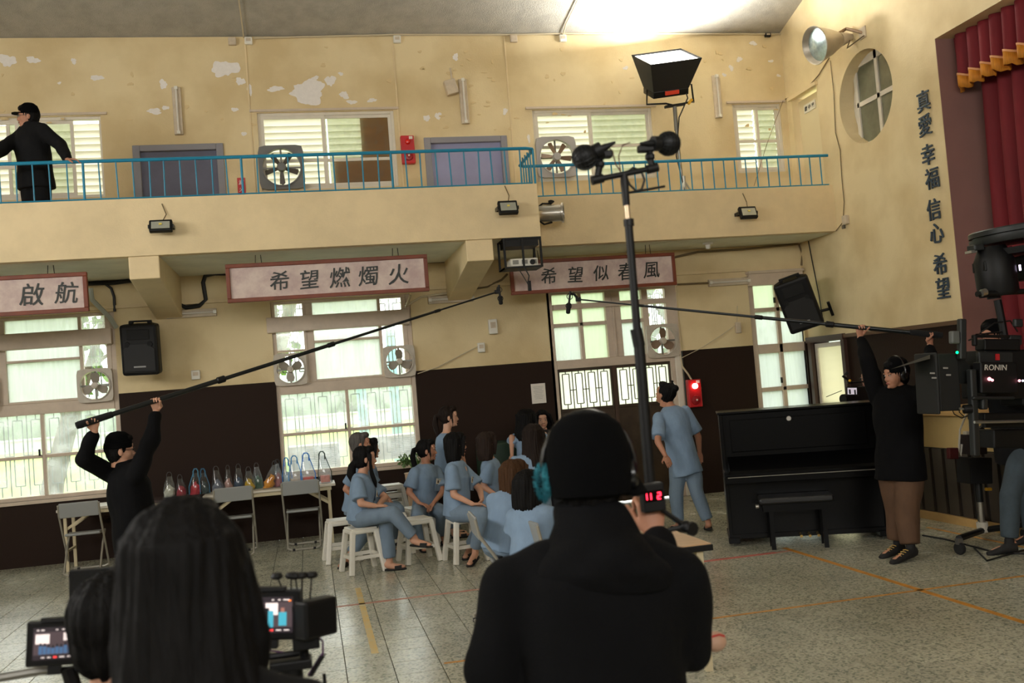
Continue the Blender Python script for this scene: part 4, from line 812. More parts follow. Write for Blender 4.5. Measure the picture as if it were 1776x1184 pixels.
HANDS = {'relax': hand_tmpl(.30), 'grip': hand_tmpl(1.05, .0, (-.2, 1.3)), 'flat': hand_tmpl(.12, .22)}
HANDSL = {k: flip(v) for k, v in HANDS.items()}
def frame(y, z):                  # matrix with Y along y and Z near z
    y = V(y).normalized(); z = V(z); z = (z-y*z.dot(y)).normalized(); x = y.cross(z); return Matrix((x, y, z)).transposed()
skin = lambda k: mat('skin_%s' % k, {'a': S(196, 148, 122), 'b': S(182, 130, 104), 'c': S(206, 160, 134)}[k], .5, var=.08, vs=14, spec=.35)
m_sh = mat('scrub_blue_cotton', S(124, 147, 172), .85, var=.14, vs=10, bump=1.0, bs=13, stretch=(1, 1, .55)); m_tr = mat('trouser_blue_cotton', S(112, 130, 148), .85, var=.14, vs=9, bump=1.0, bs=12, stretch=(1, 1, .5))
m_jk = mat('black_jacket', S(13, 13, 15), .9, var=.2, vs=6, bump=1.0, bs=11, spec=.25); m_jk2 = mat('black_padded_coat', S(9, 9, 11), .92, spec=.15, var=.2, vs=6, bump=.3, bs=160); m_brt = mat('brown_corduroy', S(88, 62, 42), .85, var=.2, vs=8, bump=1.0, bs=10, stretch=(1, 1, .6)); m_gyt = mat('dark_grey_trousers', S(62, 62, 68), .85, var=.15, vs=8); m_jean = mat('washed_blue_denim', S(58, 70, 78), .85, var=.25, vs=9, bump=1.0, bs=10)
m_hair = {k: mat('hair_'+k, c, .7, var=.35, vs=60, bump=.8, bs=90, stretch=(1, 1, .12), spec=.18) for k, c in {'black': S(11, 9, 9), 'brown': S(34, 24, 19), 'auburn': S(70, 46, 26), 'grey': S(92, 88, 84), 'streak': S(46, 34, 28)}.items()}
m_eye = mat('eye_white', S(210, 205, 198), .3); m_iris = mat('dark_iris', S(26, 18, 14), .2); m_brow = mat('brow_hair', S(30, 22, 20), .8); m_lip = mat('lip', S(156, 84, 78), .45); m_sole = mat('black_slipper_foam', S(20, 20, 21), .8)
FEAT = {}
def feat():
    if FEAT: return FEAT
    def mk(nm, mb, mt): me = mb.mesh(nm, True); me.materials.append(mt); FEAT[nm] = me
    mk('eye', MB().ball((0, 0, 0), (.0125, .005, .0050), 10), m_eye); mk('iris', MB().ball((0, .0035, 0), (.0055, .004, .0052), 10), m_iris); mk('eyebrow', MB().tube([(-.015, -.002, -.002), (0, .002, .003), (.015, -.002, 0)], [.0016, .0028, .0014], 6), m_brow)
    mk('lips', MB().tube([(-.020, -.006, 0), (-.008, .001, .003), (0, .003, .001), (.008, .001, .003), (.020, -.006, 0)], [.002, .0048, .0050, .0048, .002], 8), m_lip); return FEAT
def hair_mb(style):
    m_ = MB(); m_.ball((0, -.030, .034), (.084, .096, .096), 20)
    if style in ('ponytail', 'bun', 'short', 'clip', 'long', 'bob', 'wavy', 'hide'): m_.ball((0, .045, .090), (.062, .045, .036), 14)
    if style in ('ponytail', 'bun', 'clip'):
        m_.ball((0, -.04, -.01), (.080, .070, .075), 14)
    if style == 'ponytail': m_.tube([(0, -.10, .035), (0, -.15, .02), (0, -.165, -.06), (0, -.15, -.17), (0, -.13, -.27)], [.026, .026, .034, .028, .010], 12); m_.tube([(-.07, .03, .04), (-.078, .035, -.06), (-.07, .03, -.15)], [.012, .009, .004], 8); m_.tube([(.07, .03, .04), (.078, .035, -.06), (.07, .03, -.15)], [.012, .009, .004], 8)
    if style == 'lowpony': m_.ball((0, .045, .090), (.062, .045, .036), 14); m_.ball((0, -.04, -.02), (.083, .075, .085), 14); m_.tube([(0, -.095, -.02), (-.01, -.135, -.06), (-.02, -.145, -.14), (-.01, -.12, -.22), (.0, -.10, -.31)], [.034, .036, .046, .038, .014], 12); m_.tube([(.072, .04, .05), (.084, .035, -.06), (.082, .045, -.15), (.075, .07, -.24), (.07, .08, -.29)], [.014, .016, .024, .022, .008], 8); m_.tube([(-.07, .03, .04), (-.078, .035, -.06), (-.07, .03, -.15)], [.012, .009, .004], 8)
    if style == 'bun': m_.ball((0, -.125, .03), (.035, .03, .035), 12)
    if style == 'clip': m_.ball((0, -.10, .10), (.045, .045, .04), 12); m_.tube([(0, -.08, .11), (.01, -.04, .16), (.02, .0, .15)], [.02, .012, .004], 8)
    if style == 'short': m_.ball((0, -.045, -.02), (.080, .065, .080), 14)
    if style == 'bob': m_.loft([(V((0, -.03, .07)), .088, .095, V((1, 0, 0)), V((0, 1, 0))), (V((0, -.035, -.02)), .098, .088, V((1, 0, 0)), V((0, 1, 0))), (V((0, -.038, -.11)), .104, .078, V((1, 0, 0)), V((0, 1, 0))), (V((0, -.04, -.175)), .092, .062, V((1, 0, 0)), V((0, 1, 0)))], 18); m_.tube([(-.055, .075, .08), (-.082, .05, .0), (-.085, .035, -.12)], [.014, .016, .008], 8); m_.tube([(.055, .075, .08), (.082, .05, .0), (.085, .035, -.12)], [.014, .016, .008], 8)
    if style in ('long', 'wavy'):
        g = 1.25 if style == 'wavy' else 1; m_.loft([(V((0, -.03, .07)), .088*g, .095, V((1, 0, 0)), V((0, 1, 0))), (V((0, -.035, -.02)), .096*g, .088, V((1, 0, 0)), V((0, 1, 0))), (V((0, -.055, -.15 if g == 1 else -.12)), .108*g, .075, V((1, 0, 0)), V((0, 1, 0))), (V((0, -.085, -.28 if g == 1 else -.19)), .105*g, .052, V((1, 0, 0)), V((0, 1, 0))), (V((0, -.09, -.40 if g == 1 else -.25)), .075*g, .035, V((1, 0, 0)), V((0, 1, 0)))], 18)
        for s_ in (-1, 1): m_.tube([(s_*.055, .07, .085), (s_*.088*g, .05, .0), (s_*.10*g, .035, -.12), (s_*.10*g, .03, -.27 if g == 1 else -.2)], [.014, .02, .024, .010], 8)
    return m_
HAIR = {}
def hair_arr(style):
    if style not in HAIR:
        a = remesh(hair_mb(style), .0085, 4); co = a[0]
        ang = np.arctan2(co[:, 0], co[:, 1]+.03); am = (.0035 if style != 'wavy' else .006)
        d = am*np.sin(ang*26+np.sin(co[:, 2]*(18 if style != 'wavy' else 45))*1.5)+.003*np.sin(ang*9+co[:, 2]*22)
        v = co*np.array([1, 1, .2]); v /= np.linalg.norm(v, axis=1)[:, None]+1e-6; HAIR[style] = (co+v*d[:, None], *a[1:])
    return HAIR[style]
Z = V((0, 0, 1))
def person(label, hip, neck, face, head, look, arms, legs, outfit='scrubs', hair='black', style='ponytail', sk='a', fem=True, stand=False, tilt=0, badge=False, shoes='slipper', hat=None, group=None, glasses=False, palm=None, jacket_mat=None, wide=1.0, trs=None, hem=None, props=None, nod=0, cuff=.90, lw=1.0, hs=1.04):
    """joints are points in the hall; face/look = compass angles (0 = away from the camera along +Y, 90 = to the right)"""
    hip, neck, head = V(hip), V(neck), V(head); base = V((hip.x, hip.y, 0 if not isinstance(stand, float) else stand)); t = thing('person', label, 'person', tuple(base), group)
    A = lambda a: V((math.sin(math.radians(a)), math.cos(math.radians(a)), 0)); F = A(face); R = F.cross(Z); U = (neck-hip).normalized(); Fu = (F-U*F.dot(U)).normalized(); Ru = Fu.cross(U).normalized()
    o = base; h = hip-o; n_ = neck-o; hd = head-o; n_ = n_+U*.015; sw = (.165 if fem else .195)*wide; kb = 1.0 if fem else 1.12
    sh = [n_-U*.085-Ru*sw, n_-U*.085+Ru*sw]     # left, right
    fix = lambda p: (V(p)-o)
    arms = [[fix(p) if i < 2 else p for i, p in enumerate(a)] for a in arms]; legs = [[fix(p) if i < 3 else p for i, p in enumerate(l)] for l in legs]
    L_ = (n_-h).length; sec = lambda k, a, b_, off=0: (h+U*(L_*k)+Fu*off, a, b_, Ru, Fu)
    hj = [h-Ru*.085, h+Ru*.085]
    # body skin
    b_ = MB(); b_.loft([sec(-.1, .12, .09), sec(.1, .13, .10), sec(.4, .115*kb, .085), sec(.7, .14*kb, .095, .01), sec(.88, .15*kb, .08), sec(1.0, .07, .06), sec(1.02, .05, .05)], 16)
    b_.tube([n_-U*.06, n_+(hd-n_)*.35, hd-Z*.05-A(look)*.025], [.056*kb, .047*kb, .05*kb], 14); b_.ball(n_-U*.08+Fu*.055, (.03, .03, .05), 10)
    if outfit == 'scrubs': b_.loft([(n_-U*.02+Fu*.035, .055, .035, Ru, Fu), (n_-U*.07+Fu*.075, .04, .03, Ru, Fu), (n_-U*.13+Fu*.103, .012, .014, Ru, Fu)], 10)
    for i in (0, 1):
        e, w = arms[i][0], arms[i][1]; b_.cap(sh[i], .046*kb, e, .037*kb, 12); b_.cap(e, .037*kb, w, .024*kb, 12)
        k_, a_, toe = legs[i][0], legs[i][1], legs[i][2]; b_.cap(hj[i], .075, k_, .05, 12); b_.cap(k_, .05, a_, .032, 12)
        fd = (toe-a_); fd.z = min(fd.z, 0); hl = a_-fd.normalized()*.03-Z*.03; b_.ball(hl+Z*.0, (.033, .033, .036), 10); b_.tube([hl-Z*.005, a_+fd*.45-Z*.025, toe+Z*.0], [.033, .036, .024], 12); b_.ball(toe+Z*.0, (.034, .034, .018), 10)
    arr = [remesh(b_, .0095, 3)]
    Hm = (Matrix.Rotation(-math.radians(look), 4, 'Z') @ Matrix.Rotation(-math.radians(nod), 4, 'X') @ Matrix.Rotation(math.radians(tilt), 4, 'Y')); Hm = Hm @ Matrix.Scale(hs, 4); Hm.translation = hd
    arr.append(xf(HEADS[fem], Hm))
    for i in (0, 1):
        e, w = arms[i][0], arms[i][1]; spec = arms[i][2] if len(arms[i]) > 2 else {}
        if spec.get('hide'): continue
        d = V(spec.get('dir', (w-e))); pn = V(spec.get('palm', (0, 0, -1))); M = frame(d, -pn).to_4x4(); M.translation = w
        arr.append(xf((HANDS if i == 0 else HANDSL)[spec.get('pose', 'relax')] if True else None, M @ Matrix.Scale(.92 if fem else 1.03, 4)))
    bo = bpy.data.objects.new('body', to_mesh(join(arr), 'body', skin(sk))); COL.objects.link(bo); bo.parent = t
    f_ = feat()
    for s_ in (-1, 1):
        ey = link('eye', f_['eye'], t, Hm @ Matrix.Translation((s_*.031, .082, .0))); link('iris', f_['iris'], ey, Matrix.Translation((0, .002, 0))); link('eyebrow', f_['eyebrow'], t, Hm @ Matrix.Translation((s_*.031, .090, .022)) @ Matrix.Diagonal((s_, 1, 1, 1)))
    link('lips', f_['lips'], t, Hm @ Matrix.Translation((0, .088, -.068)))
    if hair and not (hat == 'hood'):
        ho = bpy.data.objects.new('hair', to_mesh(hair_arr(style), 'hair', m_hair[hair])); COL.objects.link(ho); ho.parent = t; ho.matrix_local = Hm
        if style == 'clip': q_ = MB().tube([(.015, -.06, .15), (.0, -.10, .135), (-.005, -.135, .10)], [.004, .009, .004], 6).build('hair_clip', m_whitep, t, True); q_.matrix_local = Hm
    # clothes
    jk = outfit != 'scrubs'; sm = jacket_mat or (m_jk if jk else m_sh); g = .034 if jk else .012; c_ = MB(); hk = hem if hem is not None else (-.22 if stand is not False else -.06)
    c_.loft([sec(hk, .175*kb+g, .13*kb+g), sec(.1, .165*kb+g, .125*kb+g), sec(.4, .155*kb+g, .115*kb+g), sec(.7, .165*kb+g, .115*kb+g, .008), sec(.84, .165*kb+g, .095*kb+g), sec(.93, .135*kb+g, .080*kb+g), sec(.985, .085+g, .06+g*.8), sec(1.01, .060+g, .05+g*.6)], 20)
    for i in (0, 1):
        e, w = arms[i][0], arms[i][1]
        if jk: c_.cap(sh[i], .060+g*.5, e, .056+g*.5, 14); c_.cap(e, .056+g*.5, e.lerp(w, cuff), .042+g*.3, 14)
        else:
            q = sh[i].lerp(e, .82); dd = (e-sh[i]).normalized(); c_.ball(sh[i], .062, 14); c_.tube([sh[i], q], [.062, .084], 16)
    if jk:
        for i in (0, 1): c_.tube([n_-U*.035, n_.lerp(sh[i], .55)-U*.005, sh[i]], [.075, .078, .07], 14)
    if jk: c_.tube([n_-U*.03, n_+(hd-n_)*.35], [.09, .078], 16)
    ca = folds(remesh(c_, .012, 5), .0065 if not jk else .008, hash(label) % 50 if False else len(label))
    so = bpy.data.objects.new('jacket' if jk else 'shirt', to_mesh(ca, 'cloth', sm)); COL.objects.link(so); so.parent = t
    c_ = MB(); c_.loft([sec(.14, .145*kb, .11*kb), sec(0, .165*kb, .13*kb), sec(-.13, .15*kb, .12*kb)], 16)
    for i in (0, 1):
        k_, a_ = legs[i][0], legs[i][1]; kb = (1.0 if fem else 1.12)*lw; c_.cap(hj[i], .098*kb, k_, .076*kb, 14); an = k_.lerp(a_, .90); c_.cap(k_, .076*kb, k_.lerp(a_, .5), .070*kb, 14); c_.tube([k_.lerp(a_, .5), an], [.070*kb, .063*kb], 14)
    ta = folds(remesh(c_, .012, 4), .005, 3+len(label))
    to = bpy.data.objects.new('trousers', to_mesh(ta, 'cloth', trs or (m_tr if not jk else m_gyt))); COL.objects.link(to); to.parent = t
    for i in (0, 1):
        a_, toe = legs[i][1], legs[i][2]; fd = toe-a_; fd.z = fd.z if abs(fd.z) > .08 else -.0; pitch = V((toe-a_)); gz = a_-Z*.068; d = V((toe.x-a_.x, toe.y-a_.y, 0)); dn = d.normalized()
        ht = toe-Z*.022; hl = gz-dn*.05; ax = (ht-hl).normalized(); M3 = frame(ax, Z); top = M3 @ V((0, 0, 1)); Ls = (ht-hl).length+.035
        if shoes == 'slipper':
            c_ = MB(); c_.loft([(hl+top*0-ax*.005, .025, .010, M3 @ V((1, 0, 0)), top), (hl+ax*.03, .038, .012, M3 @ V((1, 0, 0)), top), (hl+ax*Ls*.55, .040, .012, M3 @ V((1, 0, 0)), top), (hl+ax*Ls*.85, .043, .011, M3 @ V((1, 0, 0)), top), (hl+ax*Ls, .020, .009, M3 @ V((1, 0, 0)), top)], 14)
            st = c_.build('slipper', m_sole, t, True); q = hl+ax*Ls*.62; X = M3 @ V((1, 0, 0)); mb = MB()
            for j in range(9):
                a1 = PI*j/8; pass
            pts0 = [q-ax*.035+X*(.044*math.cos(PI*j/8))+top*(.002+.052*math.sin(PI*j/8)) for j in range(9)]; pts1 = [q+ax*.035+X*(.043*math.cos(PI*j/8))+top*(.002+.042*math.sin(PI*j/8)) for j in range(9)]
            vs = pts0+pts1+[p*1 for p in [p_-(p_-q).normalized()*.006 for p_ in pts0+pts1]]; fs = [(j, j+1, 10+j, 9+j) for j in range(8)]+[(18+j, 27+j, 28+j, 19+j) for j in range(8)]+[(j, 18+j, 19+j, j+1) for j in range(8)]+[(9+j, 10+j, 28+j, 27+j) for j in range(8)]+[(0, 9, 27, 18), (8, 26, 35, 17)]
            mb.add(vs, fs).build('slipper_strap', m_sole, st, True)
        else:
            X = M3 @ V((1, 0, 0)); c_ = MB().loft([(hl-ax*.01+top*.03, .034, .042, X, top), (hl+ax*.04+top*.035, .042, .05, X, top), (hl+ax*Ls*.55+top*.022, .045, .036, X, top), (hl+ax*Ls*.9+top*.012, .044, .026, X, top), (hl+ax*(Ls+.02)+top*.008, .025, .018, X, top)], 16).cap(a_-Z*.02, .042, a_+Z*.02, .040, 12)
            o2_ = bpy.data.objects.new('shoe', to_mesh(remesh(c_, .008, 3), 'shoe', mat('black_shoe_suede', S(20, 18, 17), .8))); COL.objects.link(o2_); o2_.parent = t
            if shoes == 'laced':
                for j in range(4): q = hl+ax*(Ls*(.38+.11*j))+top*(.066-.008*j); MB().tube([q-X*.026, q+top*.005, q+X*.026], .0035, 5).build('lace', mat('yellow_lace', S(206, 170, 90), .7), o2_)
    if badge:
        q = n_-U*.20+Fu*(.115*kb+.034)-Ru*.075; M = frame(U, Fu).to_4x4(); M.translation = q; M = M @ Matrix.Rotation(-.12, 4, 'Z'); bo2 = MB().box((0, 0, 0), (.095, .062, .003)).build('name_badge', mat('cream_badge_card', S(226, 214, 186), .6), t); bo2.matrix_local = M
        b3 = MB().box((-.022, -.004, .003), (.024, .03, .001)).build('badge_photo', mat('badge_photo_dark', S(90, 76, 66), .6), bo2); b4 = MB().box((0, .022, .003), (.08, .006, .001)).build('badge_stripe', mat('badge_stripe', S(90, 130, 170), .6), bo2)
        pk = MB().box((0, -.045, -.006), (.12, .13, .003)).build('pocket', sm, t, bevel=.004); pk.matrix_local = M
    def hb_(nm, mb, mt, sm_=True, par=None):
        q = mb.build(nm, mt, par or t, sm_)
        if par is None: q.matrix_local = Hm
        return q
    m_cap = mat('black_hat_cloth', S(7, 7, 8), .95, spec=.08, bump=.3, bs=200)
    if hat == 'earflap':
        ht_ = hb_('hat', MB().lathe([(.088, -.075), (.098, -.07), (.105, -.03), (.106, .02), (.102, .06), (.088, .10), (.058, .128), (0, .138)], (0, -.028, .02), (0, .0, 1), 30), m_cap)
        pk = MB().prism([(-.07, .05), (.07, .05), (.062, .11), (.038, .145), (-.038, .145), (-.062, .11)], 'z', -.004, .004); Rk = Matrix.Rotation(math.radians(-76), 3, 'Z') @ Matrix.Rotation(math.radians(30), 3, 'Y') @ Matrix.Rotation(math.radians(-14), 3, 'X'); pk.v = [tuple(Rk @ V(v)+V((0, -.02, -.005))) for v in pk.v]; hb_('hat_peak', pk, m_cap, False, ht_)
    if hat in ('cap', 'beanie', 'bucket'):
        k = 1.0 if fem else 1.06
        ht_ = hb_('hat', MB().lathe([(.088*k, .0), (.094*k, .025), (.093*k, .055), (.080*k, .092), (.05*k, .118), (0, .126)], (0, -.018, .028), (0, .0, 1), 28), m_cap)
        if hat == 'cap': hb_('hat_peak', MB().prism([(-.065, .06), (.065, .06), (.058, .125), (.03, .155), (-.03, .155), (-.058, .125)], 'z', .030, .036), m_cap, False, ht_)
        if hat == 'bucket': hb_('hat_brim', MB().lathe([(.09, .02), (.155, -.055), (.160, -.06), (.150, -.06), (.085, .01)], (0, -.018, .028), (0, 0, 1), 28), m_cap)
        if hat == 'beanie': hb_('hat_cuff', MB().lathe([(.093*k, .0), (.100*k, .004), (.100*k, .040), (.093*k, .045)], (0, -.018, .02), (0, 0, 1), 28), m_cap, True, ht_)
    if props and 'headphones' in props:
        hpm = props['headphones']; mm_ = mat('headphone_band', S(20, 20, 21), .25)
        hbd = hb_('headphone_band', MB().tube([(-.108+0*i, -.01, 0) if False else (.116*math.cos(PI*i/16), -.012, .012+.145*math.sin(PI*i/16)) for i in range(17)], .0085, 8), mm_)
        for s_ in (-1, 1): hb_('ear_pad', MB().lathe([(0, -.018), (.034, -.018), (.040, -.01), (.040, .012), (.03, .02), (0, .02)], (s_*.100, -.008, -.008), (s_, 0, 0), 20), hpm if s_ == props.get('side', -1) else mm_, True, hbd)
    if glasses:
        gm = mat('dark_glasses_frame', S(20, 20, 22), .3)
        for s_ in (-1, 1): hb_('glasses_rim', MB().tube([(s_*.032+.021*math.cos(i*PI/6), .098, .016*math.sin(i*PI/6)) for i in range(13)], .002, 5), gm); hb_('glasses_arm', MB().tube([(s_*.053, .097, .003), (s_*.078, .0, .004)], .002, 5), gm)
        hb_('glasses_bridge', MB().tube([(-.011, .098, .003), (.011, .098, .003)], .002, 5), gm)
    return t, sh, n_, Fu, Ru, U, Hm
def q3(px, py, y): return at(px, py, 'y', y)
GW = 'women in pale blue uniforms'
def zf(p, z): p = V(p); p.z = z; return p
# W1 cross-legged at the front left
person('woman in pale blue uniform sitting cross-legged at the front left, long dark ponytail', q3(626, 898, 10.15), q3(628, 824, 10.18), 108, q3(634, 795, 10.2), 88,
    [(q3(668, 862, 10.22), q3(656, 876, 10.0), dict(dir=(-.8, -.3, -.2), palm=(-.2, .3, -1))), (q3(626, 873, 9.92), q3(652, 877, 9.90), dict(dir=(.9, 0, -.05), palm=(0, .2, -1)))],
    [(q3(668, 897, 10.05), zf(q3(676, 972, 10.0), .08), zf(q3(699, 984, 9.98), .03)), (q3(682, 890, 9.85), q3(720, 933, 9.82), q3(744, 944, 9.76))], badge=True, group=GW, style='lowpony')
# W2 grey-haired behind
person('grey-haired woman in pale blue uniform sitting behind the cross-legged woman', q3(616, 882, 10.95), q3(622, 801, 10.95), 95, q3(626, 770, 10.95), 95,
    [(q3(655, 845, 11.1), q3(676, 868, 11.05)), (q3(600, 848, 10.8), q3(625, 868, 10.75))],
    [(q3(690, 884, 11.0), zf(q3(675, 950, 11.0), .08), zf(q3(690, 952, 11.0), .03)), (q3(655, 895, 10.72), zf(q3(604, 965, 10.65), .08), zf(q3(590, 975, 10.45), .03))], hair='grey', style='short', sk='b', group=GW)
# W3 hidden
person('dark-haired woman in pale blue uniform almost hidden behind the grey-haired woman', q3(634, 880, 11.75), q3(638, 806, 11.75), 80, q3(642, 778, 11.75), 85,
    [(q3(655, 845, 11.9), q3(672, 865, 11.85)), (q3(640, 850, 11.6), q3(662, 866, 11.6))],
    [(q3(688, 880, 11.85), zf(q3(686, 935, 11.85), .08), zf(q3(700, 938, 11.85), .03)), (q3(686, 884, 11.6), zf(q3(680, 945, 11.6), .08), zf(q3(694, 948, 11.6), .03))], style='bob', group=GW)
# W4
person('woman in pale blue uniform with low ponytail turning to the right, hand on her hip', q3(738, 882, 11.35), q3(738, 806, 11.35), 142, q3(741, 781, 11.35), 100,
    [(q3(768, 852, 11.3), q3(752, 872, 11.15)), (q3(709, 853, 11.2), q3(727, 872, 11.1), dict(dir=(.6, -.5, -.2)))],
    [(q3(768, 888, 11.0), zf(q3(764, 918, 11.35), .10), zf(q3(772, 932, 11.15), .03)), (q3(724, 894, 10.95), zf(q3(732, 942, 11.0), .08), zf(q3(736, 952, 10.85), .03))], badge=True, group=GW, sk='b')
# W5 standing
h5 = q3(779, 723, 11.7)
person('standing woman in pale blue uniform with a long brown ponytail behind the seated row', (h5.x-.07, 11.72, .86), (h5.x-.05, 11.7, h5.z-.20), 75, h5, 98,
    [((h5.x+.10, 11.85, 1.08), (h5.x+.16, 11.85, .88)), ((h5.x+.0, 11.5, 1.06), (h5.x+.08, 11.45, .86))],
    [((h5.x, 11.8, .46), (h5.x-.02, 11.82, .08), (h5.x+.1, 11.85, .03)), ((h5.x-.02, 11.62, .46), (h5.x-.04, 11.62, .08), (h5.x+.1, 11.62, .03))], stand=True, hair='brown', group=GW, sk='c')
# W6 black bob
person('woman in pale blue uniform with a black chin-length bob, hands folded in her lap', q3(793, 888, 10.05), q3(792, 801, 10.05), 115, q3(791, 771, 10.07), 78,
    [(q3(832, 848, 10.1), q3(836, 866, 9.95), dict(dir=(-.3, -.2, -.6), palm=(-1, 0, 0))), (q3(787, 858, 9.85), q3(820, 874, 9.75), dict(dir=(.9, 0, -.05)))],
    [(q3(850, 886, 9.9), zf(q3(812, 932, 10.25), .10), zf(q3(805, 942, 10.1), .03)), (q3(838, 892, 9.68), zf(q3(823, 948, 9.85), .12), zf(q3(814, 972, 9.7), .03))], style='bob', badge=True, group=GW, sk='a')
# W7
person('woman in pale blue uniform with streaked brown bob, face turned away to the right', q3(856, 874, 10.75), q3(850, 797, 10.75), 105, q3(845, 769, 10.75), 65,
    [(q3(878, 838, 10.9), q3(876, 858, 10.85)), (q3(838, 843, 10.6), q3(862, 860, 10.5), dict(dir=(.9, -.1, -.1)))],
    [(q3(892, 874, 10.7), zf(q3(888, 930, 10.7), .08), zf(q3(900, 934, 10.65), .03)), (q3(885, 878, 10.5), zf(q3(880, 940, 10.5), .08), zf(q3(892, 944, 10.45), .03))], style='bob', hair='streak', badge=True, group=GW, sk='a')
# W8 standing curly seen from behind
h8 = q3(913, 727, 12.0)
person('standing woman in pale blue uniform seen from behind with dark curly hair', (h8.x+.02, 12.0, .86), (h8.x, 12.0, h8.z-.20), 30, h8, 60,
    [((h8.x-.20, 12.02, 1.10), (h8.x-.22, 12.0, .88)), ((h8.x+.2, 11.95, 1.10), (h8.x+.3, 12.1, .98))],
    [((h8.x-.06, 12.0, .46), (h8.x-.07, 12.0, .08), (h8.x-.02, 12.12, .03)), ((h8.x+.12, 12.0, .46), (h8.x+.12, 12.0, .08), (h8.x+.18, 12.12, .03))], stand=True, style='wavy', group=GW)
# W9 smiling woman facing camera
h9 = q3(941, 728, 12.35)
person('standing woman with long wavy dark hair smiling towards the camera, in dark clothes', (h9.x+.02, 12.35, .86), (h9.x+.01, 12.35, h9.z-.20), 200, h9, 190,
    [((h9.x+.22, 12.3, 1.08), (h9.x+.2, 12.2, .86)), ((h9.x-.2, 12.3, 1.08), (h9.x-.2, 12.2, .86))],
    [((h9.x+.1, 12.35, .46), (h9.x+.1, 12.35, .08), (h9.x+.1, 12.22, .03)), ((h9.x-.08, 12.35, .46), (h9.x-.08, 12.35, .08), (h9.x-.08, 12.22, .03))], stand=True, style='wavy', outfit='jacket', sk='c', jacket_mat=mat('dark_sweater', S(36, 30, 32), .9), shoes='shoe')
# W10 long hair from behind
person('woman in pale blue uniform seen from behind with very long dark hair, seated', q3(925, 872, 9.6), q3(923, 788, 9.6), 15, q3(925, 757, 9.62), 35,
    [(q3(897, 842, 9.7), q3(902, 862, 9.85)), (q3(950, 842, 9.7), q3(945, 862, 9.85))],
    [(q3(905, 880, 10.0), zf(q3(905, 930, 9.95), .08), zf(q3(905, 935, 10.1), .03)), (q3(945, 880, 10.0), zf(q3(945, 930, 9.95), .08), zf(q3(948, 935, 10.1), .03))], style='long', hair='brown', group=GW)
# W11 and W12 on the grey folding chairs
person('woman in pale blue uniform with auburn bob, from behind, left of the foreground man', (q3(872, 950, 7.35).x, 7.3, .55), q3(886, 856, 7.3), 48, q3(893, 826, 7.32), 60,
    [(q3(868, 915, 7.45), q3(890, 930, 7.65)), (q3(925, 915, 7.2), q3(935, 930, 7.5))],
    [((q3(890, 950, 7.7).x-.05, 7.68, .50), (q3(890, 950, 7.7).x-.02, 7.7, .10), (q3(890, 950, 7.7).x+.02, 7.84, .03)), ((q3(920, 950, 7.7).x, 7.55, .50), (q3(920, 950, 7.7).x+.02, 7.55, .10), (q3(920, 950, 7.7).x+.08, 7.68, .03))], style='bob', hair='auburn', wide=.88, group=GW)
person('woman in pale blue uniform, dark bob, from behind, half covered by the foreground man', (q3(925, 950, 6.75).x, 6.72, .55), q3(922, 877, 6.75), 25, q3(915, 846, 6.78), 30,
    [(q3(892, 925, 6.85), q3(905, 940, 7.05)), (q3(962, 925, 6.8), q3(960, 940, 7.05))],
    [((q3(915, 950, 7.0).x-.02, 7.1, .50), (q3(915, 950, 7.0).x, 7.12, .10), (q3(915, 950, 7.0).x+.02, 7.26, .03)), ((q3(950, 950, 7.0).x+.05, 7.05, .50), (q3(950, 950, 7.0).x+.06, 7.08, .10), (q3(950, 950, 7.0).x+.1, 7.2, .03))], style='bob', hair='black', wide=.82, group=GW)
# W13 standing seen from behind at the right
person('standing woman in pale blue uniform, back turned, hand on hip, hair clipped up', q3(1187, 803, 10.2), q3(1163, 707, 10.25), -8, q3(1153, 683, 10.28), -35,
    [(q3(1141, 766, 10.05), q3(1154, 790, 9.98), dict(dir=(.35, .1, -.8), palm=(.1, 1, 0), pose='flat')), (q3(1211, 757, 10.3), q3(1213, 783, 10.35))],
    [(q3(1173, 858, 10.28), zf(q3(1177, 914, 10.35), .08), zf(q3(1174, 910, 10.35), .03)+V((0, .14, 0))), (q3(1209, 856, 10.15), zf(q3(1229, 910, 10.1), .10), zf(q3(1232, 912, 10.1), .03)+V((.02, .14, 0)))], stand=True, style='clip', group=GW, sk='b', nod=-22, hem=-.20)
# ------------------------------------------------------------------ the crew
# boom operator right
def dirof(a, b_): return (V(b_)-V(a)).normalized()
bdR = dirof(BR0_, BR1_) if 'BR0_' in globals() else dirof(at(1628, 581, 'y', 7.85), at(1003, 519, 'y', 9.0)); B0 = at(1628, 581, 'y', 7.85)
gl = B0+bdR*.06; gr = B0+bdR*((at(1495, 569, 'y', 8.05)-B0).length)
person('boom operator at the right, black jacket and brown trousers, arms raised', q3(1562, 815, 7.75), q3(1556, 676, 7.75), -118, q3(1553, 650, 7.72), -95,
    [(q3(1612, 650, 7.62), gl+V((0, .034, -.082)), dict(dir=(0, -.08, 1), palm=(.1, -1, 0), pose='grip')), (q3(1506, 628, 7.92), gr+V((0, .034, -.082)), dict(dir=(0, -.08, 1), palm=(.1, -1, 0), pose='grip'))],
    [(q3(1572, 890, 7.68), zf(q3(1580, 955, 7.62), .10), zf(q3(1552, 962, 7.55), .03)), (q3(1556, 885, 7.85), zf(q3(1558, 948, 7.85), .10), zf(q3(1534, 955, 7.80), .03))],
    outfit='jacket', hair='black', style='short', fem=False, stand=True, shoes='laced', hat='beanie', sk='b', trs=m_brt, hem=-.12, jacket_mat=m_jk2, cuff=.80, lw=1.2, props={'headphones': mat('headphone_band', S(20, 20, 21), .25)})
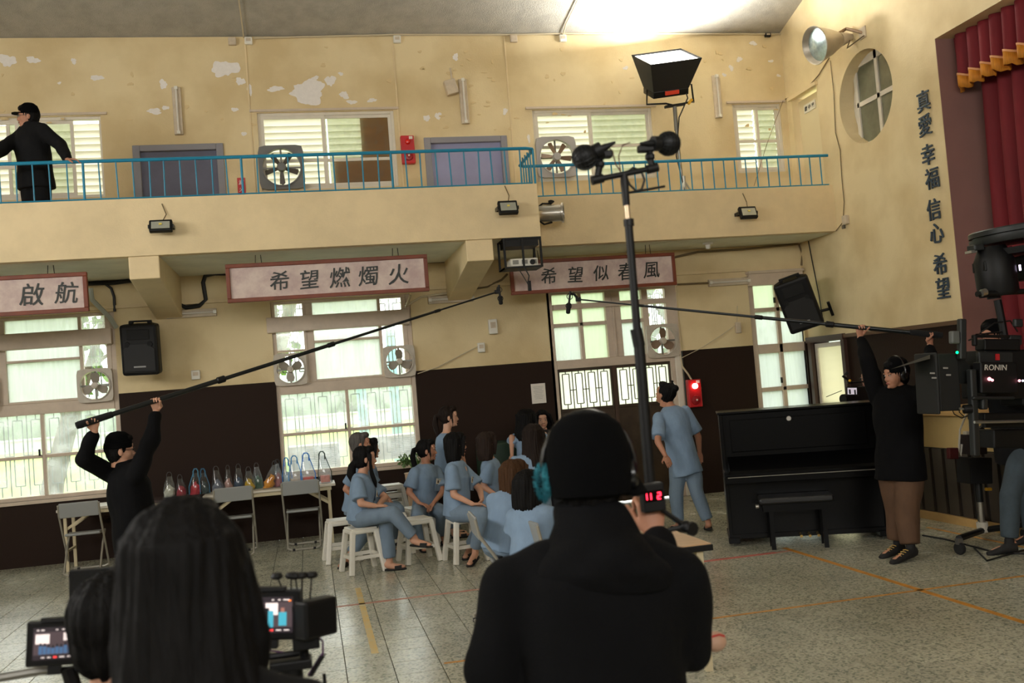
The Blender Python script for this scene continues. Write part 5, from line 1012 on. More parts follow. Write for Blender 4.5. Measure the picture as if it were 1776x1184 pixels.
# boom operator left
bdL = dirof(at(139, 736, 'y', 8.25), at(862, 506, 'y', 9.9)); C0 = at(139, 736, 'y', 8.25); g1 = C0+bdL*.10; g2 = C0+bdL*((at(262, 692, 'y', 8.55)-C0).length)
person('boom operator at the left in a black padded jacket, both arms raised, glasses', (q3(236, 930, 8.5).x, 8.5, .80), q3(217, 812, 8.5), 60, q3(210, 781, 8.5), 80,
    [(q3(147, 795, 8.4), g1+V((0, .034, -.082)), dict(dir=(0, -.08, 1), palm=(.1, -1, 0), pose='grip')), (q3(262, 762, 8.5), g2+V((0, .034, -.082)), dict(dir=(0, -.08, 1), palm=(.1, -1, 0), pose='grip'))],
    [((q3(236, 930, 8.5).x-.10, 8.55, .44), (q3(236, 930, 8.5).x-.16, 8.5, .10), (q3(236, 930, 8.5).x-.08, 8.64, .03)), ((q3(236, 930, 8.5).x+.14, 8.5, .44), (q3(236, 930, 8.5).x+.18, 8.4, .10), (q3(236, 930, 8.5).x+.28, 8.5, .03))],
    outfit='jacket', hair='black', style='short', fem=False, stand=True, shoes='shoe', hat='beanie', sk='a', glasses=True, jacket_mat=m_jk2, hem=-.24, cuff=.80)
# man on the balcony
hb3 = q3(48, 203, 11.75); fz = ZS+.16
person('man in black leaning on the balcony railing at the top left, cap and glasses', (q3(60, 296, 11.75).x, 11.78, fz+.80), (q3(54, 220, 11.75)), -140, hb3, -105,
    [(q3(105, 252, 11.6), (q3(117, 274, 11.36).x, 11.36, ZF+.475), dict(dir=(.9, -.2, -.1), palm=(0, 0, -1), pose='relax')), (q3(4, 258, 11.6), (q3(-22, 284, 11.36).x, 11.36, ZF+.475), dict(dir=(-.9, -.1, -.1), palm=(0, 0, -1)))],
    [((q3(70, 300, 11.7).x, 11.72, fz+.42), (q3(70, 300, 11.7).x, 11.8, fz+.09), (q3(70, 300, 11.7).x-.05, 11.66, fz+.03)), ((q3(46, 300, 11.7).x, 11.76, fz+.42), (q3(46, 300, 11.7).x, 11.84, fz+.09), (q3(46, 300, 11.7).x-.06, 11.70, fz+.03))],
    outfit='jacket', hair='black', style='short', fem=False, stand=fz, shoes='shoe', hat='cap', sk='b', glasses=True, trs=m_jk, hem=-.12)
# cameraman behind the piano
hc = q3(1509, 656, 10.25)
person('cameraman in black behind the piano, face to the left, light cap and glasses', (hc.x+.05, 10.3, .90), (hc.x+.04, 10.27, hc.z-.21), -85, hc, -88,
    [((hc.x-.12, 10.02, 1.22), q3(1494, 700, 10.12), dict(pose='grip', palm=(-1, 0, 0))), ((hc.x-.1, 10.5, 1.22), q3(1488, 695, 10.22), dict(pose='grip', palm=(0, -1, 0)))],
    [((hc.x+.05, 10.2, .48), (hc.x+.05, 10.2, .09), (hc.x-.1, 10.2, .03)), ((hc.x+.05, 10.42, .48), (hc.x+.05, 10.42, .09), (hc.x-.1, 10.42, .03))],
    outfit='jacket', hair='black', style='short', fem=False, stand=True, shoes='shoe', glasses=True, props={'headphones': mat('grey_headphone', S(170, 168, 160), .4)})
# camera operator at the right edge
ho_ = q3(1722, 584, 7.45)
person('camera operator in black top and jeans behind the film camera at the right edge', (q3(1768, 800, 7.5).x, 7.5, .90), (ho_.x+.12, 7.5, ho_.z-.20), -95, ho_, -100,
    [((ho_.x+.0, 7.30, 1.28), (ho_.x-.12, 7.16, 1.48), dict(pose='grip', palm=(0, -1, 0))), ((ho_.x-.0, 7.72, 1.28), (ho_.x-.15, 7.5, 1.45), dict(pose='grip', palm=(0, -1, 0)))],
    [(q3(1752, 860, 7.35), zf(q3(1750, 930, 7.35), .10), zf(q3(1722, 945, 7.4), .03)), (q3(1785, 860, 7.6), zf(q3(1790, 930, 7.65), .10), zf(q3(1765, 940, 7.65), .03))],
    outfit='jacket', hair='black', style='short', fem=False, stand=True, shoes='shoe', hat='cap', trs=m_jean, sk='b')
# ------------------------------------------------------------------ foreground silhouettes
hm = q3(1022, 822, 2.42); hx = hm.x
t, sh, n_, Fu, Ru, U, Hm = person('man in a black hooded jacket in the centre foreground, seen from behind, with headphones', (hx-.02, 2.42, .92), (hx-.012, 2.40, hm.z-.195), 10, hm, 14,
    [((hx-.285, 2.44, 1.06), (hx-.12, 2.66, 1.02), dict(pose='relax')), ((hx+.235, 2.46, 1.05), q3(1136, 925, 2.64), dict(dir=(-.05, .12, 1), palm=(0, 1, 0), pose='grip'))],
    [((hx-.10, 2.42, .50), (hx-.12, 2.40, .09), (hx-.10, 2.54, .03)), ((hx+.12, 2.42, .50), (hx+.14, 2.40, .09), (hx+.18, 2.54, .03))],
    outfit='jacket', hair='black', style='short', fem=False, stand=True, shoes='shoe', hat='earflap', sk='b', jacket_mat=m_jk2, wide=1.06, hem=-.30, nod=4, hs=1.0, props={'headphones': mat('teal_fluffy_pad', S(40, 128, 144), .95, var=.3, vs=90, bump=1, bs=160), 'side': -1})
hdm = MB().loft([(n_+V((0, -.05, -.10)), .17, .09, Ru, V((0, 1, 0))), (n_+V((0, -.07, -.04)), .165, .10, Ru, V((0, 1, 0))), (n_+V((0, -.04, .02)), .12, .11, Ru, V((0, 1, 0))), (n_+V((0, -.005, .075)), .098, .10, Ru, V((0, 1, 0))), (n_+V((0, .0, .115)), .085, .085, Ru, V((0, 1, 0)))], 20)
o = bpy.data.objects.new('hood', to_mesh(folds(remesh(hdm, .011, 5), .006, 9, 14, 14), 'hood', m_jk2)); COL.objects.link(o); o.parent = t
rnd = random.Random(3); fz_ = MB(); cc = Hm @ V((-.118, -.008, -.012))
for k in range(420):
    a = V((rnd.gauss(0, 1), rnd.gauss(0, 1), rnd.gauss(0, 1))).normalized(); a = V((a.x*.45, a.y, a.z)); fz_.tube([cc+a*.034, cc+a*rnd.uniform(.048, .056)], [.0016, .0005], 3)
tag(fz_.build('ear_pad_fluff', mat('teal_fluffy_pad', S(40, 128, 144), .95), t), kind='stuff')
# dark-haired woman in the left foreground
hw = q3(318, 1000, 1.72)
t, sh, n_, Fu, Ru, U, Hm = person('woman with long dark hair in the left foreground, seen from behind before the monitors', (hw.x+.01, 1.70, .84), (hw.x, 1.70, hw.z-.19), 2, hw, 0,
    [((hw.x-.21, 1.78, 1.03), (hw.x-.14, 1.98, 1.02)), ((hw.x+.21, 1.78, 1.03), (hw.x+.14, 1.98, 1.02))],
    [((hw.x-.09, 1.70, .46), (hw.x-.09, 1.68, .09), (hw.x-.09, 1.82, .03)), ((hw.x+.09, 1.70, .46), (hw.x+.09, 1.68, .09), (hw.x+.09, 1.82, .03))],
    outfit='jacket', hair='black', style='long', stand=True, shoes='shoe', sk='a')
hq = q3(200, 1090, 2.4)
person('dark-haired person bending over the monitors at the lower left', (hq.x-.02, 2.28, .82), (hq.x-.01, 2.37, hq.z-.19), 5, hq, 10,
    [((hq.x-.18, 2.42, .95), (hq.x-.10, 2.56, .96)), ((hq.x+.18, 2.42, .95), (hq.x+.08, 2.56, .96))],
    [((hq.x-.09, 2.34, .44), (hq.x-.09, 2.3, .09), (hq.x-.09, 2.44, .03)), ((hq.x+.09, 2.34, .44), (hq.x+.09, 2.3, .09), (hq.x+.09, 2.44, .03))],
    outfit='jacket', hair='black', style='short', stand=True, shoes='shoe')
# ------------------------------------------------------------------ plastic stools
m_stool = mat('white_stool_plastic', S(224, 220, 208), .4, var=.05, vs=6)
def stool(loc, label, rz=0, src=[]):
    if src:
        o = copy_tree(src[0]); relabel(o, label, loc, rz); return o
    r = thing('plastic_stool', label, 'stool', loc, 'white plastic stools', rz); src.append(r); H = .45
    MB().box((0, 0, H-.012), (.27, .27, .024)).box((0, 0, H-.04), (.285, .285, .04)).build('seat', m_stool, r, bevel=.012)
    for sx in (-1, 1):
        for sy in (-1, 1):
            mb = MB(); p = V((sx*.118, sy*.118, H-.03)); q = V((sx*.175, sy*.175, 0)); mb.bar(q, p, .052, .05); mb.build('leg', m_stool, r, bevel=.008)
    k = .147
    for a, b_ in (((-k, -k), (k, -k)), ((k, -k), (k, k)), ((k, k), (-k, k)), ((-k, k), (-k, -k))): MB().bar((a[0], a[1], .16), (b_[0], b_[1], .16), .018, .035).build('stretcher', m_stool, r)
    return r
ST = {}
for key, loc, rz, lab in (('w1', (.43, 10.15, 0), .25, 'white plastic stool under the woman sitting cross-legged at the front left'), ('w2', (.25, 10.95, 0), .1, 'white plastic stool under the grey-haired woman at the left'),
    ('e1', (1.02, 10.38, 0), .2, 'empty white plastic stool in the middle of the seated group'), ('w4', (1.13, 11.35, 0), .3, 'white plastic stool under the ponytailed woman turned towards the camera'),
    ('w6', (1.47, 10.08, 0), .2, 'white plastic stool under the woman with the black bob'), ('w7', (1.93, 10.78, 0), .1, 'white plastic stool under the woman with the streaked brown bob'),
    ('w3', (.62, 11.75, 0), .2, 'white plastic stool at the very back left, mostly hidden by the grey-haired woman'), ('w10', (2.28, 9.55, 0), .3, 'white plastic stool under the long-haired woman seen from behind'), ('e2', (.80, 11.0, 0), .25, 'white plastic stool behind the legs of the cross-legged woman')):
    ST[key] = stool(loc, lab, rz)
for k, w in enumerate(('bottom', 'middle', 'top')): stool((.92, 12.2, .10*k+.002*k), '%s stool of the stack of white stools behind the seated women' % w, .1)
# ------------------------------------------------------------------ folding tables and folding chairs along the back wall
m_top = mat('light_table_top', S(206, 198, 182), .35); m_tfr = mat('cream_table_frame', S(206, 192, 158), .45); m_dedge = mat('dark_table_edge', S(52, 34, 26), .5)
def folding_table(x0, x1, yf, yb, label, top, h=.72):
    r = thing('folding_table', label, 'table', ((x0+x1)/2, (yf+yb)/2, 0), 'folding tables along the back wall'); o = r.location
    w = (x1-x0)/2; d = (yb-yf)/2
    MB().b2((-w, -d, h-.028), (w, d, h)).build('tabletop', top, r, bevel=.004); MB().b2((-w+.05, -d+.03, h-.075), (w-.05, -d+.05, h-.03)).b2((-w+.05, d-.05, h-.075), (w-.05, d-.03, h-.03)).b2((-w+.05, -.02, h-.06), (w-.05, .02, h-.03)).build('apron', m_tfr, r)
    for sx in (-1, 1):
        X = sx*(w-.08)
        for sy in (-1, 1): MB().b2((X-.017, sy*(d-.06)-.017, 0), (X+.017, sy*(d-.06)+.017, h-.03)).build('leg', m_tfr, r)
        MB().b2((X-.012, -d+.06, .22), (X+.012, d-.06, .245)).build('stretcher', m_tfr, r)
        MB().bar((X, -d+.07, h-.24), (X-sx*.28, -d+.07, h-.06), .02, .03).bar((X, d-.07, h-.24), (X-sx*.28, d-.07, h-.06), .02, .03).build('brace', m_tfr, r)
    return r
tA = folding_table(-2.93, -2.0, 12.33, 12.85, 'white-topped folding table at the far left below the window', m_top)
tB = folding_table(-1.98, -1.36, 12.33, 12.85, 'dark-edged folding table left of the two grey chairs, behind the boom operator', m_dedge)
tC = folding_table(-1.30, .26, 12.33, 12.85, 'long folding table carrying the clear bags, two grey chairs tucked in', m_top)
m_ch = mat('grey_chair_plastic', S(140, 142, 140), .45); m_cfr = mat('beige_chair_tube', S(152, 147, 134), .4, .2); m_rub = mat('black_rubber', S(15, 15, 15), .8)
def folding_chair(loc, rz, label, src=[]):
    if src: o = copy_tree(src[0]); return relabel(o, label, loc, rz)
    r = thing('folding_chair', label, 'chair', loc, 'grey folding chairs', rz); src.append(r)   # back towards -Y
    w = .215
    MB().box((0, -.235, .735), (.42, .022, .17), Euler((.14, 0, 0)).to_matrix()).build('backrest', m_ch, r, bevel=.01)
    MB().box((0, .06, .435), (.38, .36, .03), Euler((-.06, 0, 0)).to_matrix()).build('seat', m_ch, r, bevel=.012)
    for sx in (-1, 1):
        MB().tube([(sx*w, -.25, .80), (sx*w, -.225, .68), (sx*w, .20, .03)], .012).build('back_leg', m_cfr, r, True)
        MB().tube([(sx*(w-.025), .20, .44), (sx*(w-.025), .0, .30), (sx*(w-.025), -.27, .03)], .012).build('front_leg', m_cfr, r, True)
    MB().tube([(-w, .20, .035), (-w+.05, .205, .014), (w-.05, .205, .014), (w, .20, .035)], .012).build('floor_rail', m_cfr, r, True)
    MB().tube([(-w+.025, -.27, .035), (-w+.07, -.272, .014), (w-.07, -.272, .014), (w-.025, -.27, .035)], .012).build('floor_rail', m_cfr, r, True)
    for x in (-.12, .12): MB().b2((x-.015, .19, .0), (x+.015, .22, .026)).build('rubber_pad', m_rub, r); MB().b2((x-.015, -.285, .0), (x+.015, -.258, .026)).build('rubber_pad', m_rub, r)
    return r
folding_chair((-.93, 12.27, 0), .02, 'grey folding chair tucked under the long table, the left one'); folding_chair((-.15, 12.3, 0), -.03, 'grey folding chair tucked under the long table, the right one'); folding_chair((-2.62, 12.25, 0), .03, 'grey folding chair at the far left table')
folding_chair((1.38, 7.30, 0), -1.62, 'grey folding chair seen from its side left of the man in the black jacket', ); folding_chair((1.66, 6.72, 0), -1.45, 'second grey folding chair, just behind the first one beside the black jacket')
# ------------------------------------------------------------------ clear bags on the tables
def bag_mat(nm, c, a): return pane_mat(nm, c, tuple(min(1, x*1.0) for x in c), a, .06)
m_cb = pane_mat('clear_vinyl', (.8, .83, .85, 1), (.90, .92, .94, 1), .14, .1)
BAGS = [(293, 850, 12.6, .17, .24, (206, 206, 186), None, 'clear bag with a pale bottle, first from the left on the tables'), (315, 848, 12.6, .15, .20, (170, 60, 70), None, 'clear bag with a dark red bundle, second from the left'), (338, 845, 12.6, .16, .25, (190, 50, 60), (60, 120, 150), 'blue-handled clear bag with red contents near the left end'), (355, 843, 12.65, .15, .24, (70, 84, 82), (50, 100, 130), 'blue-handled clear bag with grey contents'),
        (378, 842, 12.55, .17, .26, (110, 116, 128), None, 'clear bag stuffed with grey cloth above the left folding chair'), (396, 840, 12.55, .12, .26, (186, 146, 136), None, 'narrow clear bag with pinkish contents'), (413, 838, 12.6, .15, .26, (56, 78, 100), None, 'clear bag with dark blue cloth'), (433, 836, 12.55, .16, .22, (206, 168, 30), None, 'clear bag with bright yellow contents'),
        (448, 834, 12.65, .15, .25, (86, 116, 96), None, 'clear bag with grey-green contents'), (464, 830, 12.55, .17, .26, (226, 150, 40), None, 'leaning clear bag with orange contents'), (482, 826, 12.6, .15, .27, (170, 110, 110), (30, 30, 34), 'dark-rimmed clear bag with dusty pink contents'),
        (498, 822, 12.6, .15, .28, (180, 200, 206), (50, 130, 210), 'clear bag with blue edges, left of the three against the window'), (512, 822, 12.5, .20, .30, (214, 196, 176), (90, 160, 220), 'clear bag with blue handles and a cream box, in front of the window'), (534, 818, 12.5, .22, .32, (224, 96, 80), (30, 120, 220), 'large clear bag with bright blue handle and red box, in front of the window'), (563, 814, 12.5, .20, .32, (232, 160, 146), (20, 50, 44), 'clear bag with dark green handle and pink box at the right end')]
for k, (px, py, y, w, h, colr, rim, lab) in enumerate(BAGS):
    p = at(px, py, 'y', y); z0 = .722; r = thing('clear_bag', lab, 'bag', (p.x, y, z0), 'clear bags lined up on the folding tables'); w *= .80; h *= 1.06; rnd = random.Random(k); lean = .35 if 'leaning' in lab else rnd.uniform(-.08, .08); d = .12
    sec = [(V((lean*t*h, 0, t*h)), w/2*wd, d/2*dp, V((1, 0, 0)), V((0, 1, 0))) for t, wd, dp in ((0, 1, 1), (.3, 1.04, 1.02), (.62, .84, .7), (.85, .6, .35), (1, .45, .12))]
    MB().loft(sec, 12, False).add([], []).build('vinyl_body', m_cb, r, True); MB().loft([(c_, a_*.97, b__*.97, A, B) for c_, a_, b__, A, B in sec[:1]]+[(V((0, 0, .004)), w/2*.97, d/2*.97, V((1, 0, 0)), V((0, 1, 0)))], 12).build('base', m_cb, r)
    mc = mat('bag_content_%d' % k, S(*colr), .7, var=.25, vs=25, bump=.4, bs=40)
    if 'box' in lab: MB().box((0, 0, .006+h*.14), (w*.7, d*.6, h*.26), Euler((0, 0, .15)).to_matrix()).build('boxed_contents', mc, r, bevel=.008)
    else:
        cm = MB().loft([(V((lean*t_*h+rnd.uniform(-.01, .01), 0, .006+t_*h)), w/2*wd, d/2*.9*wd, V((1, 0, 0)), V((0, 1, 0))) for t_, wd in ((0, .88), (.12, .93), (.26, .9), (.38, rnd.uniform(.6, .85)), (.50, rnd.uniform(.3, .55)), (.58, .12))], 9)
        cm.v = [tuple(V(v)+V((rnd.uniform(-.006, .006), rnd.uniform(-.006, .006), rnd.uniform(-.004, .004) if v[2] > .02 else 0))) for v in cm.v]; cm.build('contents', mc, r)
    mh = mat('bag_rim_%d' % k, S(*(rim or (60, 60, 60))), .5); top = V((lean*h, 0, h))
    MB().tube([top+V((-w*.2, 0, -.05)), top+V((-w*.22, 0, .02)), top+V((-w*.1, 0, .05)), top+V((w*.1, 0, .05)), top+V((w*.22, 0, .02)), top+V((w*.2, 0, -.05))], .008 if rim else .004, 6).build('handle', mh, r, True)
    if rim: MB().tube([V((-w/2, -d*.3, .01)), V((-w*.5, -d*.25, h*.4)), top+V((-w*.22, 0, 0))], .005, 5).tube([V((w/2, -d*.3, .01)), V((w*.5, -d*.25, h*.4)), top+V((w*.22, 0, 0))], .005, 5).build('piping', mh, r, True)
# potted fern and flower pot by the middle window, green box
p = at(718, 800, 'y', 12.8); t = thing('potted_fern', 'small potted fern in front of the right end of the middle window sill', 'plant', (p.x, 12.8, 0)); lf = MB()
MB().lathe([(0, .0), (.09, .0), (.13, .70), (.14, .72), (.12, .72), (0, .70)]).build('plant_stand_pot', mat('pale_clay', S(190, 160, 130), .8), t, True)
rnd = random.Random(9)
for k in range(26):
    a = rnd.uniform(0, 2*PI); L_ = rnd.uniform(.15, .28); pts = [V((0, 0, .72)), V((math.cos(a)*L_*.5, math.sin(a)*L_*.4, .72+L_*.9)), V((math.cos(a)*L_, math.sin(a)*L_*.7, .72+L_*.7))]
    lf.tube(pts, .004, 4)
    for j in range(9):
        q = pts[1].lerp(pts[2], j/9); s_ = .035; R = Euler((rnd.uniform(0, 6), rnd.uniform(0, 6), a)).to_matrix(); lf.add([q+R@V(v) for v in ((0, 0, 0), (s_, .012, 0), (s_*1.6, 0, 0), (s_, -.012, 0))], [(0, 1, 2, 3)])
lf.build('fronds', mat('fern_green', S(88, 120, 60), .6), t)
t = thing('green_crate', 'dark green padded box against the brown wall behind the seated women', 'box', (2.55, 12.75, 0)); MB().b2((-.42, -.25, .04), (.42, .25, 1.02)).build('body', mat('dark_green_vinyl', S(28, 52, 36), .5), t, bevel=.03)
MB().b2((-.44, -.27, .0), (.44, .27, .05)).build('base', m_black, t)
# ------------------------------------------------------------------ upright piano and bench
m_pno = mat('black_piano_lacquer', S(4, 4, 5), .25, spec=.18); a0 = at(1267, 948, 'z', 0); a1 = at(1535, 935, 'z', 0); pr = math.atan2(a1.y-a0.y, a1.x-a0.x)
r = thing('upright_piano', 'tall black upright piano facing the hall, right of the double door', 'piano', tuple(a0), rz=pr); Wp = 1.50; o = MB()
def pb(nm, a, b, bv=.006, mt=m_pno): return MB().b2(a, b).build(nm, mt, r, bevel=bv)
pb('lower_case', (.03, .03, .09), (Wp-.03, .36, .66)); pb('upper_case', (.03, .18, .66), (Wp-.03, .58, 1.28)); [MB().prism([(.0, .07), (.0, .68), (.155, .74), (.155, 1.28), (.60, 1.28), (.60, .07)], 'x', x, x+.035).build('side_panel', m_pno, r, bevel=.004) for x in (0, Wp-.035)]
pb('back_case', (.03, .36, .09), (Wp-.03, .6, .66)); pb('lid', (-.015, .14, 1.28), (Wp+.015, .62, 1.305)); pb('key_bed', (.0, -.14, .62), (Wp, .2, .69)); pb('key_slip', (.03, -.15, .69), (Wp-.03, -.13, .72))
MB().prism([(-.12, .70), (.18, .70), (.18, .86), (.13, .84), (-.09, .74)], 'x', .05, Wp-.05).build('fallboard', m_pno, r, bevel=.006)
pb('key_block', (.0, -.14, .69), (.05, .18, .74)); pb('key_block', (Wp-.05, -.14, .69), (Wp, .18, .74)); pb('bottom_rail', (.03, .0, .07), (Wp-.03, .05, .12)); pb('plinth', (-.01, -.02, .03), (.10, .6, .09)); pb('plinth', (Wp-.10, -.02, .03), (Wp+.01, .6, .09))
pb('upper_panel_moulding', (.10, .165, .90), (Wp-.10, .18, 1.22), .01)
MB().tube([(.03, -.155, .685), (Wp-.03, -.155, .685)], .004).build('lid_hinge', m_steel, r)
MB().lathe([(0, .0), (.022, .0), (.026, .006), (0, .01)], (Wp*.45, .155, 1.20), (0, 1, 0)).build('emblem', m_steel, r, True)
for x in (.05, Wp-.05):
    for y in (.04, .54): MB().lathe([(0, -.015), (.028, -.015), (.028, .015), (0, .015)], (x, y, .029), (1, 0, 0)).build('caster', m_grey, r, True)
for k in range(3): MB().tube([(Wp/2-.08+.08*k, .04, .10), (Wp/2-.08+.08*k, -.10, .085)], .014).build('pedal', mat('brass', S(170, 140, 80), .3, .9), r)
b0 = at(1343, 953, 'z', 0); r = thing('piano_bench', 'low black piano bench in front of the piano', 'bench', tuple(b0), rz=pr)
MB().b2((-.10, -.06, .43), (.58, .28, .49)).build('seat', mat('black_vinyl', S(16, 16, 17), .4), r, bevel=.02); MB().b2((-.07, -.03, .36), (.55, .25, .43)).build('apron', m_pno, r)
for x in (0, .48):
    for y in (0, .22): MB().b2((x-.02, y-.02, 0), (x+.02, y+.02, .37)).build('leg', m_pno, r)
MB().lathe([(0, 0), (.02, 0), (.02, .03), (0, .03)], (-.13, .1, .40), (1, 0, 0)).build('height_knob', m_steel, r)
# ------------------------------------------------------------------ desk behind the man in the foreground
r = thing('wooden_desk', 'light wood desk with a black edge right of the man in the foreground', 'table', (1.95, 5.85, 0)); pc = at(1237, 942, 'z', .74); x1 = pc.x-1.95
m_lw = mat('light_wood_laminate', S(196, 160, 120), .35, var=.12, vs=3, stretch=(1, 8, 1))
MB().b2((-.25, -.40, .70), (x1, .55, .735)).build('desk_edge', m_black, r, bevel=.004); MB().b2((-.24, -.39, .735), (x1-.008, .54, .741)).build('desktop', m_lw, r)
for x in (-.20, x1-.07):
    for y in (-.34, .49): MB().b2((x-.02, y-.02, 0), (x+.02, y+.02, .70)).build('leg', m_tfr, r)
MB().b2((-.20, -.33, .62), (x1-.07, -.31, .70)).build('apron', m_tfr, r); MB().b2((-.20, .47, .62), (x1-.07, .49, .70)).build('apron', m_tfr, r)
# ------------------------------------------------------------------ boom poles
m_car = mat('black_carbon', S(22, 26, 28), .3, .2); m_foam = mat('black_foam', S(14, 14, 15), .95, bump=.4, bs=200)
def boom(p, q, label, coll, mic_top, mic_bot, r0=.021, r1=.009):
    t = thing('boom_pole', label, 'microphone boom', tuple(p)); p = V(p); q = V(q); d = q-p; ts = [0]+coll+[1]
    for k in range(len(ts)-1):
        ra = r0+(r1-r0)*k/(len(ts)-2); MB().tube([d*ts[k], d*ts[k+1]], ra, 10).build('pole_section', m_car, t, True)
        if k: c = d*ts[k]; u = d.normalized(); MB().tube([c-u*.04, c-u*.03, c+u*.03, c+u*.04], [ra*1.1, ra*1.75, ra*1.75, ra*1.1], 10).build('locking_collar', m_black, t, True)
    u = d.normalized(); MB().tube([-u*.03, u*.0, u*.25], [r0*1.3, r0*1.5, r0*1.25], 10).build('foam_grip', m_foam, t, True)
    a = V(mic_top)-p; b_ = V(mic_bot)-p; m_ = (b_-a).normalized()
    MB().tube([d, d+(a-d)*.5+V((0, 0, .01)), a+m_*.02], .012).build('swivel_mount', m_black, t); MB().box(d, (.05, .03, .04)).build('mount_clip', m_black, t, bevel=.006)
    for k in (.05, .14): c = a+m_*k; MB().tube([c+V((.028*math.cos(i*PI/5), 0, .028*math.sin(i*PI/5))) for i in range(11)], .004, 5).build('shock_ring', m_black, t)
    MB().tube([a, a+m_*.16], .011, 10).build('microphone_body', m_blackm, t, True); MB().tube([a+m_*.11, a+m_*.12, a+m_*((b_-a).length-.01), b_], [.012, .021, .021, .012], 12).build('windscreen', m_foam, t, True)
    cp = [d*(i/30)+V((.0, .028*math.cos(i*2.2), .028*math.sin(i*2.2))) for i in range(31)]
    return t
BL0, BL1 = at(139, 736, 'y', 8.25), at(862, 506, 'y', 9.9)
boom(BL0, BL1, 'long black boom pole held by the operator at the left, over the seated women', [.28, .535, .82], at(865, 494, 'y', 9.9), at(869, 528, 'y', 9.9))
BR0, BR1 = at(1628, 581, 'y', 7.85), at(1003, 519, 'y', 9.0)
boom(BR0, BR1, 'long black boom pole held overhead by the operator at the right', [.29, .485, .82], at(989, 505, 'y', 9.0), at(985, 544, 'y', 9.0), .021, .008)
# ------------------------------------------------------------------ tall microphone pole with two ball windscreens
Y0_ = 2.85; top = at(1086, 312, 'y', Y0_); foot = V((at(1128, 845, 'y', Y0_).x+.01, Y0_, 0)); t = thing('microphone_stand', 'tall black microphone pole with two ball windscreens in front of the balcony', 'microphone stand', tuple(foot)); L = foot
def PP(px, py, y=Y0_): return at(px, py, 'y', y)-L
MB().tube([PP(1128, 845), PP(1108, 590)], .017, 12).build('pole_section', m_black, t, True); MB().tube([PP(1128, 845), V((0, 0, .1))], .019, 12).build('pole_section', m_black, t, True)
MB().tube([PP(1109, 600), PP(1103, 570)], .0185, 12).build('locking_collar', m_black, t, True); MB().tube([PP(1106, 585), PP(1090, 385)], .0125, 12).build('pole_section', m_black, t, True); MB().tube([PP(1090, 388), PP(1087, 355)], .0085, 12).build('pole_section', mat('pale_brass_tube', S(190, 168, 140), .3, .7), t, True)
MB().tube([PP(1091, 392), PP(1090, 380)], .016, 10).build('locking_collar', m_black, t, True); MB().tube([PP(1086.5, 356), PP(1083, 315), PP(1082, 302)], [.011, .013, .011], 10).build('top_coupler', m_black, t, True)
MB().tube([PP(1036, 311), PP(1131, 292)], .009, 10).build('stereo_bar', m_black, t, True); MB().lathe([(0, -.02), (.014, -.018), (.014, .018), (0, .02)], PP(1036, 311), (1, 0, .2)).build('bar_knob', m_black, t); MB().lathe([(0, -.02), (.014, -.018), (.014, .018), (0, .02)], PP(1131, 292), (1, 0, .2)).build('bar_knob', m_black, t)
m_mesh = mat('black_wire_mesh', S(34, 36, 38), .45, .5)
def ballmic(c, axis, R, arm):
    ax = V(axis).normalized(); b_ = MB().ball(c, R, 24); b_.build('ball_windscreen', m_black, t, True); a = ax.orthogonal().normalized(); bb = ax.cross(a); g_ = MB()
    for k in range(9):
        th = -1.2+k*.3; g_.tube([c+ax*(R*1.01*math.sin(th))+(a*math.cos(i*PI/10)+bb*math.sin(i*PI/10))*(R*1.01*math.cos(th)) for i in range(21)], .0011, 4)
    for k in range(16): ph = k*PI/8; g_.tube([c+(ax*math.sin(s_*.2-1.2)+(a*math.cos(ph)+bb*math.sin(ph))*math.cos(s_*.2-1.2))*R*1.01 for s_ in range(13)], .0011, 4)
    tag(g_.build('mesh_wires', m_mesh, t), kind='stuff')
    MB().tube([c+ax*R*.9, c+ax*R*1.5], R*.62, 14).build('windscreen_collar', m_black, t, True); MB().tube([c+ax*R*1.4, c+ax*R*1.9, c+ax*R*2.2, c+ax*R*2.7], [R*.3, R*.28, R*.2, R*.1], 10).build('microphone_body', m_black, t, True)
    MB().tube(arm, .011, 8).build('swivel_arm', m_black, t); MB().ball(arm[1], .016, 10).build('swivel_joint', m_black, t); MB().box(arm[-1], (.05, .03, .022)).build('clip', m_black, t, bevel=.004)
ballmic(PP(1014, 273), (.85, -.2, .35), .0385, [PP(1037, 305), PP(1040, 285), PP(1036, 280), PP(1047, 268)]); ballmic(PP(1159, 249), (-.95, -.2, -.02), .0375, [PP(1131, 290), PP(1127, 272), PP(1127, 262), PP(1120, 258)])
m_rc = mat('dark_red_thin_cable', S(80, 40, 30), .5)
MB().tube([PP(1052, 253), PP(1062, 262), PP(1068, 285), PP(1077, 298)], .002, 6).build('thin_cable', m_rc, t, True); MB().tube([PP(1093, 247), PP(1080, 252), PP(1073, 270), PP(1076, 298)], .002, 6).build('thin_cable', m_rc, t, True)
MB().tube([PP(1086+0, 300), PP(1098, 291), PP(1112, 296), PP(1118, 312), PP(1113, 328), PP(1103, 331), PP(1092, 320), PP(1088, 312)], .0038, 8).build('cable_loop', m_cab, t, True); MB().tube([PP(1090, 334), PP(1110, 331), PP(1153, 323)], .004, 8).build('side_rod', m_black, t, True)
for a in (.3, 2.4, 4.5): MB().tube([V((0, 0, .55)), V((.42*math.cos(a), .42*math.sin(a), .015))], .011).build('leg', m_black, t)
MB().tube([V((0, 0, .5)), V((0, 0, .6))], .026).build('leg_collar', m_black, t)
